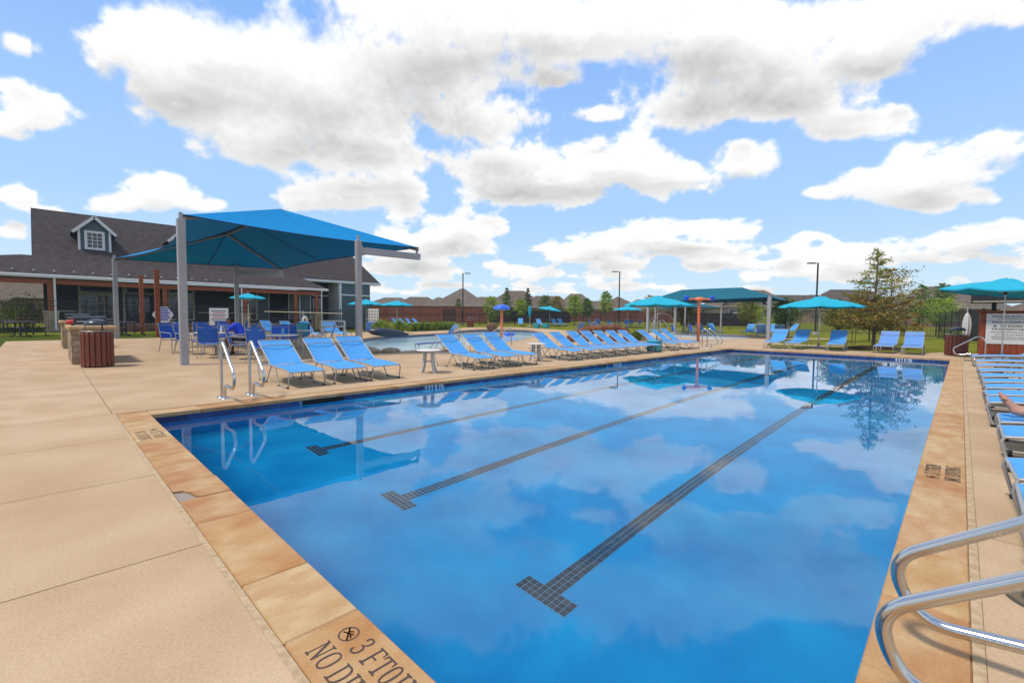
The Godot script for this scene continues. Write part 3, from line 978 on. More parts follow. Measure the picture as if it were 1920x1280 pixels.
func make_lounger(sling: Material) -> Node3D:      # feet end at z = 0, head towards -z
	var t := thing("sun_lounger", "", "sun lounger")
	var W := 0.315
	var g := Geo.new()
	var prof := func(s: float) -> Vector2:       # along the seat: (z, y)
		var z := -1.04 * s
		return Vector2(z, 0.375 + 0.012 * sin(s * PI) - 0.06 * pow(1.0 - s, 3.0) - 0.02 * sin(s * PI))
	g.grid(func(u: float, v: float) -> Vector3:
		var p: Vector2 = prof.call(v)
		return Vector3((u - 0.5) * 2 * W, p.y - 0.022 * (1 - pow(2 * u - 1, 2)), p.x), 6, 12)
	obj("seat", g, sling, t)
	var back := Node3D.new()
	back.name = "backrest"
	t.add_child(back, true)
	back.position = Vector3(0, 0.372, -1.02)
	g = Geo.new()
	g.grid(func(u: float, v: float) -> Vector3: return Vector3((u - 0.5) * 2 * W, 0.0 - 0.028 * (1 - pow(2 * u - 1, 2)) * sin(PI * v) , -0.86 * v), 6, 8)
	obj("sling", g, sling, back)
	g = Geo.new()
	g.tube(smooth([Vector3(-W, 0, 0), Vector3(-W, 0, -0.87), Vector3(W, 0, -0.87), Vector3(W, 0, 0)], 0.05), 0.013, 6)
	g.tube(arc(Vector3(0, 0, -0.62), Vector3(W, 0, 0), Vector3(0, -0.05, 0), 180, 360, 8), 0.010, 6)
	obj("back_frame", g, M.frame_grey, back)
	back.rotation_degrees.x = 33.0
	for s in [-1.0, 1.0]:
		g = Geo.new()
		var rail := []
		for i in 9:
			var p: Vector2 = prof.call(i / 8.0)
			rail.append(Vector3(s * W, p.y - 0.012, p.x))
		rail.append(Vector3(s * W, 0.335, -1.45))
		rail.append(Vector3(s * W, 0.325, -1.82))
		g.tube(rail, 0.014, 6)
		obj("side_rail", g, M.frame_grey, t)
		g = Geo.new()
		g.tube(smooth([Vector3(s * W, 0.31, -0.01), Vector3(s * (W + 0.01), 0.26, 0.015), Vector3(s * (W + 0.02), 0.018, -0.05), Vector3(s * (W + 0.02), 0.018, -0.52), Vector3(s * W, 0.345, -0.74)], 0.05), 0.013, 6)
		var leg := obj("front_leg", g, M.frame_grey, t)
		for z in [-0.065, -0.50]:
			g = Geo.new()
			g.cbox(Vector3(s * (W + 0.02), 0.018, z), Vector3(0.036, 0.034, 0.07), 0.008)
			obj("foot_cap", g, M.foot_black, leg)
		g = Geo.new()
		g.tube(smooth([Vector3(s * W, 0.345, -0.98), Vector3(s * (W + 0.02), 0.018, -1.20), Vector3(s * (W + 0.02), 0.018, -1.62), Vector3(s * W, 0.325, -1.80)], 0.05), 0.013, 6)
		leg = obj("rear_leg", g, M.frame_grey, t)
		for z in [-1.22, -1.60]:
			g = Geo.new()
			g.cbox(Vector3(s * (W + 0.02), 0.018, z), Vector3(0.036, 0.034, 0.07), 0.008)
			obj("foot_cap", g, M.foot_black, leg)
	g = Geo.new()
	g.rod(Vector3(-W, 0.30, 0.0), Vector3(W, 0.30, 0.0), 0.012)
	g.rod(Vector3(-W, 0.34, -0.98), Vector3(W, 0.34, -0.98), 0.012)
	g.rod(Vector3(-W, 0.325, -1.80), Vector3(W, 0.325, -1.80), 0.012)
	for s in [-1.0, 1.0]: g.rod(Vector3(s * 0.26, 0.33, -1.42), Vector3(s * 0.26, 0.372 + 0.24, -1.02 - 0.37), 0.008)
	obj("cross_bar", g, M.frame_grey, t)
	return t

var loungers := {}
func lounger(x: float, z: float, turn: float, label: String, group: String, kind := "sling_blue", back := 33.0, flat := false) -> void:
	var t: Node3D
	if not loungers.has(kind):
		t = make_lounger(M[kind])
		loungers[kind] = t
		t.position = on(x, z)
		t.rotation_degrees.y = turn
		tag(t, label, "sun lounger", group)
	else:
		t = copy(loungers[kind], on(x, z), turn, label, group)
	t.get_node("backrest").rotation_degrees.x = 0.0 if flat else back

func make_chair() -> Node3D:       # faces +z
	var t := thing("dining_chair", "", "chair")
	var W := 0.26
	var g := Geo.new()
	g.grid(func(u: float, v: float) -> Vector3: return Vector3((u - 0.5) * 2 * W, 0.43 - 0.025 * (1 - pow(2 * u - 1, 2)) + 0.02 * v, 0.24 - 0.48 * (1.0 - v)), 5, 6)
	obj("seat", g, M.sling_royal, t)
	g = Geo.new()
	g.grid(func(u: float, v: float) -> Vector3: return Vector3((u - 0.5) * 2 * W, 0.47 + 0.50 * v, -0.24 - 0.13 * v - 0.03 * (1 - pow(2 * u - 1, 2))), 5, 6)
	obj("backrest", g, M.sling_royal, t)
	for s in [-1.0, 1.0]:
		g = Geo.new()
		g.tube(smooth([Vector3(s * 0.29, 0.0, 0.27), Vector3(s * 0.275, 0.40, 0.24), Vector3(s * 0.28, 0.645, 0.22), Vector3(s * 0.285, 0.66, 0.0), Vector3(s * W, 0.68, -0.29)], 0.06), 0.013, 6)
		obj("front_leg", g, M.frame_grey, t)
		g = Geo.new()
		g.tube([Vector3(s * 0.27, 0.0, -0.36), Vector3(s * W, 0.42, -0.235), Vector3(s * W, 0.55, -0.262), Vector3(s * W, 0.99, -0.38)], 0.013, 6)
		obj("rear_leg", g, M.frame_grey, t)
	g = Geo.new()
	g.rod(Vector3(-W, 0.41, 0.24), Vector3(W, 0.41, 0.24), 0.012)
	g.rod(Vector3(-W, 0.41, -0.24), Vector3(W, 0.41, -0.24), 0.012)
	for s in [-1.0, 1.0]: g.rod(Vector3(s * W, 0.425, -0.24), Vector3(s * W, 0.445, 0.24), 0.012)
	g.tube(arc(Vector3(0, 0.955, -0.37), Vector3(W, 0, 0), Vector3(0, -0.06, 0), 0, 180, 8), 0.009, 6)
	obj("seat_frame", g, M.frame_grey, t)
	return t

var chair0: Node3D
func chair(x: float, z: float, face: Vector2, label: String, group: String) -> Node3D:
	var turn := rad_to_deg(atan2(face.x - x, face.y - z))
	if chair0 == null:
		chair0 = make_chair()
		chair0.position = on(x, z)
		chair0.rotation_degrees.y = turn
		tag(chair0, label, "chair", group)
		return chair0
	return copy(chair0, on(x, z), turn, label, group)

func round_table(x: float, z: float, r: float, h: float, label: String, group: String) -> void:
	var t := thing("dining_table" if r > 0.4 else "side_table", label, "table", on(x, z), rng.randf_range(0, 40), group)
	var g := Geo.new()
	g.lathe([Vector2(0, h - 0.03), Vector2(r - 0.02, h - 0.03), Vector2(r, h - 0.022), Vector2(r, h - 0.006), Vector2(r - 0.008, h), Vector2(0, h)], Vector3.ZERO, 28)
	obj("tabletop", g, M.table_white, t)
	for i in 4:
		var a := TAU * i / 4 + 0.4
		var d := Vector3(cos(a), 0, sin(a))
		g = Geo.new()
		var pts := []
		for k in 8:
			var s := k / 7.0
			pts.append(d * r * (0.42 + 0.34 * pow(1.0 - s, 2.2) - 0.0 * s) + Vector3(0, s * (h - 0.03), 0))
		var side := d.cross(Vector3.UP)
		for k in 7:
			g.box((pts[k] + pts[k + 1]) * 0.5, Vector3(0.062, (pts[k + 1] - pts[k]).length() + 0.008, 0.026), Basis(side, (pts[k + 1] - pts[k]).normalized(), side.cross((pts[k + 1] - pts[k]).normalized())))
		obj("leg", g, M.table_leg, t)
	g = Geo.new()
	var ring := []
	for i in 25: ring.append(Vector3(cos(TAU * i / 24) * r * 0.44, h * 0.5, sin(TAU * i / 24) * r * 0.44))
	g.tube(ring, 0.010, 5, false)
	obj("ring", g, M.table_leg, t)

func umbrella(x: float, z: float, h: float, r: float, label: String, tilt := 0.0, turn := 0.0, sides := 8, closed := false, up := 0.0) -> void:
	var t := thing("umbrella", label, "umbrella", on(x, z, up), turn, "teal umbrellas round the pools")
	var g := Geo.new()
	g.tube([Vector3(0, 0.0, 0), Vector3(0, h - 0.02, 0)], 0.022, 10)
	obj("pole", g, M.umbrella_pole, t)
	g = Geo.new()
	g.lathe([Vector2(0.30, 0), Vector2(0.30, 0.05), Vector2(0.26, 0.075), Vector2(0.06, 0.09), Vector2(0.04, 0.30), Vector2(0, 0.30)], Vector3.ZERO, 20)
	obj("base", g, M.base_grey, t)
	g = Geo.new()
	g.cbox(Vector3(0.0, 1.15, 0.03), Vector3(0.05, 0.12, 0.07), 0.01)
	obj("crank", g, M.table_white, t)
	g = Geo.new()
	g.lathe([Vector2(0, h - 0.01), Vector2(0.03, h), Vector2(0.035, h + 0.04), Vector2(0.012, h + 0.07), Vector2(0, h + 0.09)], Vector3.ZERO, 10)
	obj("finial", g, M.umbrella_pole, t)
	if closed:
		g = Geo.new()
		g.grid(func(u: float, v: float) -> Vector3:
			var a := TAU * u
			var rr := (0.05 + 0.12 * sin(PI * pow(v, 0.75)) + 0.03 * v) * (1.0 + 0.22 * sin(a * 8.0))
			return Vector3(cos(a) * rr, h - 0.03 - 1.35 * v, -sin(a) * rr), 48, 10)
		obj("canopy", g, M.umbrella_teal, t)
		return
	var drop := r * 0.27
	var cone := func(rin: float, rout: float, y0: float, y1: float) -> Geo:
		var q := Geo.new()
		for k in sides:
			var a0 := TAU * k / sides
			var a1 := TAU * (k + 1) / sides
			q.grid(func(u: float, v: float) -> Vector3:
				var rr := lerpf(rin, rout, v)
				var p0 := Vector3(cos(a0), 0, sin(a0)) * rr
				var p1 := Vector3(cos(a1), 0, sin(a1)) * rr
				var p := p1.lerp(p0, u)
				var belly := sin(u * PI)
				p *= 1.0 - 0.05 * belly * v
				var y := lerpf(y0, y1, v) + 0.10 * r * (v * (1 - v)) - 0.025 * r * belly * v
				return Vector3(p.x, y, p.z), 6, 6)
			# hanging hem
			var e0 := Vector3(cos(a0) * rout, y1, sin(a0) * rout)
			var e1 := Vector3(cos(a1) * rout, y1, sin(a1) * rout)
			for i in 6:
				var f := func(s: float) -> Vector3:
					var p := e1.lerp(e0, s)
					var b := sin(s * PI)
					return Vector3(p.x * (1 - 0.05 * b), p.y - 0.025 * r * b, p.z * (1 - 0.05 * b))
				var p0: Vector3 = f.call(i / 6.0)
				var p1: Vector3 = f.call((i + 1) / 6.0)
				q.quad(p1 + Vector3(0, -0.045, 0), p0 + Vector3(0, -0.045, 0), p0, p1)
		return q
	var top := Node3D.new()
	top.name = "canopy"
	t.add_child(top, true)
	top.position = Vector3(0, h - drop, 0)
	top.rotation_degrees.x = tilt
	obj("panel", cone.call(0.30, r, drop - 0.10, 0.0), M.umbrella_teal, top)
	obj("vent", cone.call(0.0, 0.40, drop, drop - 0.115), M.umbrella_teal, top)
	for k in sides:
		var a := TAU * k / sides
		g = Geo.new()
		g.tube([Vector3(0, drop - 0.09, 0), Vector3(cos(a) * r * 0.5, drop * 0.46 + 0.0, sin(a) * r * 0.5), Vector3(cos(a) * r * 0.98, -0.015, sin(a) * r * 0.98)], 0.009, 5)
		g.rod(Vector3(0, drop - 0.52, 0), Vector3(cos(a) * r * 0.5, drop * 0.46, sin(a) * r * 0.5), 0.008, 5)
		obj("rib", g, M.umbrella_pole, top)
	g = Geo.new()
	g.lathe([Vector2(0.03, drop - 0.58), Vector2(0.06, drop - 0.56), Vector2(0.06, drop - 0.49), Vector2(0.03, drop - 0.47)], Vector3.ZERO, 12)
	obj("hub", g, M.hub_dark, top)

func rail_part(pts: Array, r := 0.024, bend := 0.12) -> Geo:
	var g := Geo.new()
	g.tube(smooth(pts, bend, 8), r, 12)
	return g

func escutcheon(g: Geo, p: Vector3) -> void:
	g.lathe([Vector2(0.075, 0), Vector2(0.075, 0.012), Vector2(0.05, 0.022), Vector2(0.026, 0.028)], p, 18)

func grab_rail(x: float, z: float, turn: float, label: String, low := false) -> void:   # upright at z = 0, nose towards +z
	var t := thing("grab_rail", label, "handrail", on(x, z), turn, "steel grab rails beside the lap pool")
	var p := [Vector3(0, 0, 0), Vector3(0, 0.86, 0.0), Vector3(0, 0.92, 0.10), Vector3(0, 0.42, 0.74), Vector3(0, 0.20, 0.68), Vector3(0, 0.22, 0.19), Vector3(0, 0, 0.19)]
	if low: p = [Vector3(0, 0, 0), Vector3(0, 0.66, 0.0), Vector3(0, 0.86, 0.16), Vector3(0, 0.33, 0.88), Vector3(0, 0.10, 0.78), Vector3(0, 0.17, 0.30), Vector3(0, 0, 0.26)]
	obj("tube", rail_part(p, 0.024, 0.14), M.stainless, t)
	var g := Geo.new()
	escutcheon(g, Vector3.ZERO)
	escutcheon(g, Vector3(0, 0.001, 0.26 if low else 0.19))
	obj("escutcheon", g, M.stainless, t)

func trash_can(x: float, z: float, r: float, h: float, label: String, turn := 0.0, up := 0.0) -> void:
	var t := thing("trash_can", label, "trash can", on(x, z, up), turn, "slatted round litter bins")
	var n := 18
	var sg := Geo.new()
	sg.cbox(Vector3.ZERO, Vector3(TAU * r / n * 0.84, h - 0.04, 0.022), 0.006)
	var sm := sg.mesh()
	for i in n:
		var a := TAU * i / n
		var s := inst("slat", sm, M.slat_brown, t)
		s.position = Vector3(sin(a) * r, h * 0.5, cos(a) * r)
		s.rotation.y = a
	var g := Geo.new()
	for i in n:
		var a := TAU * i / n
		for y in [0.06, h - 0.06]: g.lathe([Vector2(0.010, 0), Vector2(0.008, 0.006), Vector2(0, 0.007)], Vector3(sin(a) * (r + 0.011), y, cos(a) * (r + 0.011)), 6)
	obj("bolts", g, M.galvanised, t).set_meta("kind", "stuff")
	g = Geo.new()
	g.lathe([Vector2(r * 0.90, 0.02), Vector2(r * 0.93, h - 0.03), Vector2(r * 0.90, h - 0.03), Vector2(r * 0.86, 0.03), Vector2(0, 0.03)], Vector3.ZERO, 24)
	obj("liner", g, M.hub_dark, t)
	g = Geo.new()
	g.lathe([Vector2(r * 0.82, h), Vector2(r * 1.03, h), Vector2(r * 1.03, h + 0.02), Vector2(r * 0.82, h + 0.025)], Vector3.ZERO, 24)
	obj("ring", g, M.galvanised, t)
	for i in 3:
		var a := TAU * i / 3 + 0.5
		g = Geo.new()
		g.rod(Vector3(sin(a), 0, cos(a)) * r * 0.72 + Vector3(0, h, 0), Vector3(sin(a), 0, cos(a)) * r * 0.68 + Vector3(0, h + 0.17, 0), 0.009)
		obj("lid_rod", g, M.hub_dark, t)
	g = Geo.new()
	var lid := []
	for i in 8:
		var a := PI * 0.5 * i / 7
		lid.append(Vector2(r * 0.78 * cos(a), h + 0.17 + 0.14 * sin(a)))
	lid.push_front(Vector2(r * 0.78, h + 0.155))
	g.lathe(lid, Vector3.ZERO, 24)
	var lm := mat("lid_grey", lin(0.05, 0.055, 0.065), 0.3, 0.3)
	obj("lid", g, lm, t)

func iron_fence(pts: Array, h: float, label: String, step := 2.2, gap := 0.115) -> void:
	var t := thing("iron_fence", label, "fence", Vector3.ZERO, 0.0, "black iron fences round the pool grounds")
	for k in pts.size() - 1:
		var a: Vector2 = pts[k]
		var b: Vector2 = pts[k + 1]
		var n := maxi(1, roundi(a.distance_to(b) / step))
		for i in n:
			var p := a.lerp(b, float(i) / n)
			var q := a.lerp(b, float(i + 1) / n)
			var P := on(p.x, p.y)
			var Q := on(q.x, q.y)
			var g := Geo.new()
			g.boxa(P + Vector3(-0.032, -0.1, -0.032), P + Vector3(0.032, h + 0.06, 0.032))
			g.boxa(P + Vector3(-0.042, h + 0.06, -0.042), P + Vector3(0.042, h + 0.085, 0.042))
			obj("post", g, M.iron_black, t)
			var d := (Q - P)
			var u := d.normalized()
			var bs := Basis(u, Vector3.UP, u.cross(Vector3.UP))
			g = Geo.new()
			for y in [0.12, h - 0.28, h - 0.02]: g.box((P + Q) * 0.5 + Vector3(0, y, 0), Vector3(d.length(), 0.035, 0.03), bs)
			obj("rail", g, M.iron_black, t)
			g = Geo.new()
			var m := int(d.length() / gap)
			for j in range(1, m):
				var c := P.lerp(Q, float(j) / m)
				g.box(c + Vector3(0, h * 0.5 + 0.02, 0), Vector3(0.015, h - 0.05, 0.015), bs)
			obj("pickets", g, M.iron_black, t).set_meta("kind", "stuff")
	var e: Vector2 = pts[pts.size() - 1]
	var g := Geo.new()
	var E := on(e.x, e.y)
	g.boxa(E + Vector3(-0.032, -0.1, -0.032), E + Vector3(0.032, h + 0.06, 0.032))
	obj("post", g, M.iron_black, t)

func lamp_post(x: float, z: float, h: float, arm: Vector3, label: String) -> void:
	var t := thing("lamp_post", label, "street lamp", on(x, z), 0.0, "tall dark area lights")
	var g := Geo.new()
	g.tube([Vector3(0, 0.25, 0), Vector3(0, h, 0)], 0.085, 8, true, 0.075)
	obj("pole", g, mat("lamp_bronze", lin(0.02, 0.016, 0.014), 0.5), t)
	g = Geo.new()
	g.lathe([Vector2(0.22, 0), Vector2(0.22, 0.22), Vector2(0.16, 0.27), Vector2(0, 0.27)], Vector3.ZERO, 12)
	obj("footing", g, M.base_grey, t)
	g = Geo.new()
	var b := Basis(arm, Vector3.UP, arm.cross(Vector3.UP))
	g.rod(Vector3(0, h - 0.07, 0), arm * 0.30 + Vector3(0, h - 0.05, 0), 0.03)
	g.cbox(arm * 0.62 + Vector3(0, h - 0.04, 0), Vector3(0.75, 0.10, 0.36), 0.03, b)
	obj("luminaire", g, M.lamp_bronze, t)

# ---- plants
func leafy(g: Geo, c: Vector3, rad: Vector3, n: int, size: float, tones: Array, droop := 0.0, long := 1.6) -> void:
	for i in n:
		var p := Vector3(rng.randfn(), rng.randfn(), rng.randfn()) * 0.5
		if p.length() > 1.25: p = p.normalized() * rng.randf_range(0.6, 1.2)
		p = c + p * rad
		var d := Vector3(rng.randfn(), rng.randfn() * 0.7 - droop, rng.randfn()).normalized()
		var s := d.cross(Vector3(rng.randfn(), rng.randfn(), rng.randfn())).normalized()
		var l := size * rng.randf_range(0.6, 1.4)
		g.tint = (tones[rng.randi() % tones.size()] as Color) * rng.randf_range(0.75, 1.25)
		var a := d * l * long * 0.5
		var w := s * l * 0.36
		g.quad(p - a, p + w, p + a, p - w)

const GREENS := [Color(0.123, 0.203, 0.032), Color(0.160, 0.239, 0.036), Color(0.094, 0.160, 0.029)]
const LIMES := [Color(0.280, 0.392, 0.035), Color(0.238, 0.336, 0.028), Color(0.336, 0.406, 0.049)]
const OLIVES := [Color(0.238, 0.224, 0.042), Color(0.308, 0.203, 0.042), Color(0.182, 0.203, 0.042), Color(0.336, 0.182, 0.049)]
const DARKS := [Color(0.070, 0.119, 0.031), Color(0.098, 0.147, 0.039), Color(0.059, 0.101, 0.028)]

func tree(called: String, label: String, at: Vector3, h: float, w: float, style: String, tones: Array, group := "young trees on the lawns beyond the pools") -> void:
	var t := thing(called, label, "tree", at, 0.0, group)
	var g := Geo.new()
	var lean := Vector3(rng.randf_range(-0.03, 0.03), 0, rng.randf_range(-0.03, 0.03)) * h
	var trunk := [Vector3.ZERO, Vector3(lean.x * 0.2, h * 0.35, lean.z * 0.3), Vector3(lean.x * 0.6, h * 0.7, lean.z * 0.6), Vector3(lean.x, h * 0.97, lean.z)]
	g.tube(trunk, 0.022 * h * 0.6 + 0.02, 7, true, 0.012)
	var f := Geo.new()
	var n := int(26 + h * 5)
	for i in n:
		var s := (i + rng.randf()) / n
		var y: float
		var reach: float
		if style == "cone":
			y = lerpf(0.12, 0.98, s)
			reach = w * 0.5 * pow(1.0 - s, 0.8) + 0.08
		elif style == "column":
			y = lerpf(0.10, 0.97, s)
			reach = w * 0.5 * sqrt(sin(PI * clampf(s * 0.9 + 0.08, 0, 1)))
		else:
			y = lerpf(0.28, 0.97, s)
			reach = w * 0.5 * sqrt(maxf(0.05, sin(PI * clampf(s * 0.93 + 0.07, 0, 1)))) * rng.randf_range(0.6, 1.1)
		var a := i * 2.4 + rng.randf_range(-0.4, 0.4)
		var o := Vector3(lean.x * y, h * y, lean.z * y)
		var tip := o + Vector3(cos(a) * reach, reach * rng.randf_range(0.05, 0.45), sin(a) * reach)
		if reach > 0.25: g.tube([o, o.lerp(tip, 0.5) + Vector3(0, 0.03 * h * 0.2, 0), tip], 0.010 + 0.004 * h * (1.0 - y), 4, false, 0.004)
		var cl := maxf(0.12, reach * 0.42)
		for k in [0.55, 0.95]:
			leafy(f, o.lerp(tip, k), Vector3(cl, cl * 0.62, cl), int(14 if style == "sparse" else 30 if style == "cone" else 58), 0.055 + 0.009 * h, tones)
	obj("trunk", g, M.bark, t)
	obj("crown", f, M.leaf_joined, t, true).set_meta("kind", "stuff")

func shrub(called: String, label: String, at: Vector3, r: Vector3, tones: Array, category := "shrub", group := "", n := 500, size := 0.06) -> void:
	var t := thing(called, label, category, at, 0.0, group)
	var g := Geo.new()
	var f := Geo.new()
	for i in 14:
		var a := i * 2.4
		var tip := Vector3(cos(a) * r.x * 0.75, r.y * rng.randf_range(0.7, 1.7), sin(a) * r.z * 0.75)
		g.tube([Vector3.ZERO, tip * 0.5 + Vector3(0, 0.05, 0), tip], 0.012, 4, false, 0.004)
		leafy(f, tip * 0.85, r * 0.55, n / 14, size, tones)
	leafy(f, Vector3(0, r.y, 0), r * 0.9, n, size, tones)
	obj("stem", g, M.bark, t)
	obj("foliage", f, M.leaf_joined, t, true).set_meta("kind", "stuff")

func tall_grass(label: String, x: float, z: float, r: float, h: float) -> void:
	var t := thing("grass_clump", label, "ornamental grass", on(x, z), 0.0, "arching grass clumps by the lagoon")
	var f := Geo.new()
	for i in 520:
		var a := rng.randf() * TAU
		var q := rng.randf()
		var d := Vector3(cos(a), 0, sin(a))
		var root := d * q * r * 0.35
		var hh := h * rng.randf_range(0.65, 1.1)
		var mid := root + d * r * 0.35 * q + Vector3(0, hh * 0.75, 0)
		var tip := root + d * r * (0.35 + 0.75 * q) + Vector3(0, hh * (1.05 - 0.55 * q * q), 0)
		var s := d.cross(Vector3.UP) * 0.016
		f.tint = (LIMES + GREENS)[rng.randi() % 6] * rng.randf_range(0.8, 1.3)
		f.quad(root - s, root + s, mid + s, mid - s)
		f.tri(mid - s, mid + s, tip)
	obj("blades", f, M.leaf_joined, t, true).set_meta("kind", "stuff")
	var g := Geo.new()
	g.lathe([Vector2(r * 0.4, -0.02), Vector2(r * 0.3, 0.06), Vector2(0, 0.10)], Vector3.ZERO, 10)
	obj("crown", g, M.mulch, t)

func boulder(label: String, at: Vector3, s: Vector3, seed_: int, m: Material, group := "", called := "boulder") -> void:
	var g := Geo.new()
	var f := noise(seed_, 0.9, 3)
	g.grid(func(u: float, v: float) -> Vector3:
		var a := TAU * u
		var b := PI * v
		var d := Vector3(cos(a) * sin(b), -cos(b), -sin(a) * sin(b))
		return d * s * (0.5 + 0.16 * f.get_noise_3dv(d * 1.4)) + Vector3(0, s.y * 0.36, 0), 18, 12)
	var o := obj(called, g, m)
	o.position = at
	tag(o, label, "rock", group)

# ---- large things
func shade_structure(label: String, c: Array, ridge: Array, posts: Array, m: Material, pr: float, arms: Array, sag := 0.42, called := "shade_structure") -> Node3D:
	var t := thing(called, label, "shade structure", Vector3.ZERO, 0.0, "fabric shade canopies on steel posts")
	for p in posts:
		var g := Geo.new()
		g.cbox(Vector3(p[0], (gh(p[0], p[1]) - 0.05 + p[2]) * 0.5, p[1]), Vector3(pr, p[2] - gh(p[0], p[1]) + 0.05, pr), 0.012)
		var o := obj("post", g, M.post_grey, t)
		g = Geo.new()
		g.rod(Vector3(p[0], p[2] - 0.05, p[1]), Vector3(p[0], p[2] + 0.16, p[1]), pr * 0.26, 10)
		obj("cap", g, M.post_grey, o)
	for a in arms:      # from a post out to the corner
		var g := Geo.new()
		var p: Vector3 = a[0]
		var q: Vector3 = a[1]
		var d := (q - p).normalized()
		g.cbox((p + q) * 0.5, Vector3((q - p).length(), pr * 1.25, pr * 0.8), 0.01, Basis(d, Vector3.UP, d.cross(Vector3.UP)))
		g.cbox(p + d * pr * 0.5, Vector3(0.05, pr * 2.0, pr * 1.02), 0.008, Basis(d, Vector3.UP, d.cross(Vector3.UP)))
		g.rod(q - d * 0.12, q - d * 0.12 + Vector3(0, 0.26, 0), pr * 0.22, 10)
		obj("arm", g, M.post_grey, t)
	var N: Vector3 = ridge[0]
	var U: Vector3 = ridge[1]
	var panel := func(e0: Vector3, e1: Vector3, r0: Vector3, r1: Vector3) -> Geo:
		var g := Geo.new()
		var mid := (r0 + r1) * 0.5
		var inward := (mid - (e0 + e1) * 0.5)
		inward = Vector3(inward.x, 0, inward.z).normalized()
		var s := sag * e0.distance_to(e1) / 8.0
		g.grid(func(u: float, v: float) -> Vector3:
			var b := sin(PI * u)
			return e0.lerp(e1, u).lerp(r0.lerp(r1, u), v) + inward * s * b * (1 - v) + Vector3(0, -0.10 * b * (1 - v) * s - 0.16 * s * b * sin(PI * v), 0), 16, 10)
		return g
	var A: Vector3 = c[0]
	var B: Vector3 = c[1]
	var C: Vector3 = c[2]
	var D: Vector3 = c[3]
	for q in [[A, B, N, N], [B, C, N, U], [C, D, U, U], [D, A, U, N]]:
		obj("fabric_panel", panel.call(q[0], q[1], q[2], q[3]), m, t)
	for q in [[A, N], [B, N], [C, U], [D, U], [N, U]]:
		var g := Geo.new()
		g.tube([q[0] + Vector3(0, -0.09, 0), (q[0] + q[1]) * 0.5 + Vector3(0, -0.10, 0), q[1] + Vector3(0, -0.09, 0)], 0.05, 8)
		obj("rafter", g, mat("rafter_tan", lin(0.20, 0.17, 0.14), 0.6), t)
	for q in [[A, B, N, N], [B, C, N, U], [C, D, U, U], [D, A, U, N]]:
		var g := Geo.new()      # cable in the hem
		var pg: Geo = panel.call(q[0], q[1], q[2], q[3])
		var pts := []
		for i in 17: pts.append(pg.v[i])
		g.tube(pts, 0.018, 5)
		obj("hem", g, M.seam_blue, t)
		g = Geo.new()
		pts = []
		for j in 11: pts.append(pg.v[j * 17 + 8] + Vector3(0, -0.012, 0))
		g.tube(pts, 0.016, 5)
		obj("seam", g, M.seam_blue, t)
	return t

func window(parent: Node, x0: float, x1: float, y0: float, y1: float, z: float, nx: int, ny: int, frame: Material, w := 0.10) -> void:     # looks towards +z
	var g := Geo.new()
	for q in [[x0 - w, x1 + w, y1, y1 + w], [x0 - w, x1 + w, y0 - w, y0], [x0 - w, x0, y0, y1], [x1, x1 + w, y0, y1]]:
		g.boxa(Vector3(q[0], q[2], z - 0.02), Vector3(q[1], q[3], z + 0.05))
	var f := obj("window", g, frame, parent)
	g = Geo.new()
	g.boxa(Vector3(x0, y0, z - 0.02), Vector3(x1, y1, z + 0.004))
	obj("pane", g, M.glass_dark, f)
	g = Geo.new()
	for i in range(1, nx):
		var x := lerpf(x0, x1, float(i) / nx)
		g.boxa(Vector3(x - 0.018, y0, z + 0.002), Vector3(x + 0.018, y1, z + 0.026))
	for j in range(1, ny):
		var y := lerpf(y0, y1, float(j) / ny)
		g.boxa(Vector3(x0, y - 0.018, z + 0.002), Vector3(x1, y + 0.018, z + 0.024))
	if g.v.size(): obj("glazing_bar", g, frame, f)

func siding(parent: Node, x0: float, x1: float, y0: float, y1: float, z: float, m: Material, called := "wall") -> void:      # lap boards on a wall that looks towards +z
	var g := Geo.new()
	g.boxa(Vector3(x0, y0, z - 0.2), Vector3(x1, y1, z - 0.02))
	var o := obj(called, g, m, parent)
	g = Geo.new()
	var y := y0
	while y < y1 - 0.02:
		var t := minf(y + 0.185, y1)
		g.quad(Vector3(x0, y, z + 0.006), Vector3(x1, y, z + 0.006), Vector3(x1, t, z - 0.012), Vector3(x0, t, z - 0.012))
		g.quad(Vector3(x0, y, z - 0.018), Vector3(x1, y, z - 0.018), Vector3(x1, y, z + 0.006), Vector3(x0, y, z + 0.006))
		y = t
	obj("lap_boards", g, m, o).set_meta("kind", "stuff")

func masonry(parent: Node, x0: float, x1: float, y0: float, y1: float, z: float, bw: float, bh: float, mats: Array, called: String) -> void:     # courses on a face that looks towards +z
	var row := 0
	var y := y0
	var lists := []
	for m in mats: lists.append(Geo.new())
	while y < y1 - 0.02:
		var t := minf(y + bh, y1)
		var x := x0 - (bw * 0.5 if row % 2 else 0.0)
		while x < x1:
			var l := bw * rng.randf_range(0.75, 1.25) if called == "stones" else bw
			var a := maxf(x, x0)
			var b := minf(x + l, x1)
			if b - a > 0.03: lists[rng.randi() % mats.size()].box(Vector3((a + b) * 0.5, (y + t) * 0.5, z + rng.randf_range(0.0, 0.012)), Vector3(b - a - 0.010, t - y - 0.010, 0.05))
			x += l
		y = t
		row += 1
	for k in mats.size():
		if lists[k].v.size(): obj(called, lists[k], mats[k], parent).set_meta("kind", "stuff")

func gable_roof_slab(a: Vector3, b: Vector3, c: Vector3, d: Vector3, thick := 0.16) -> Geo:      # a, b along the eave, c, d along the ridge
	var g := Geo.new()
	var dn := Vector3(0, -thick, 0)
	g.quad(a, b, c, d)
	g.quad(b + dn, a + dn, d + dn, c + dn)
	g.quad(a + dn, b + dn, b, a)
	g.quad(b + dn, c + dn, c, b)
	g.quad(d + dn, a + dn, a, d)
	g.quad(c + dn, d + dn, d, c)
	return g

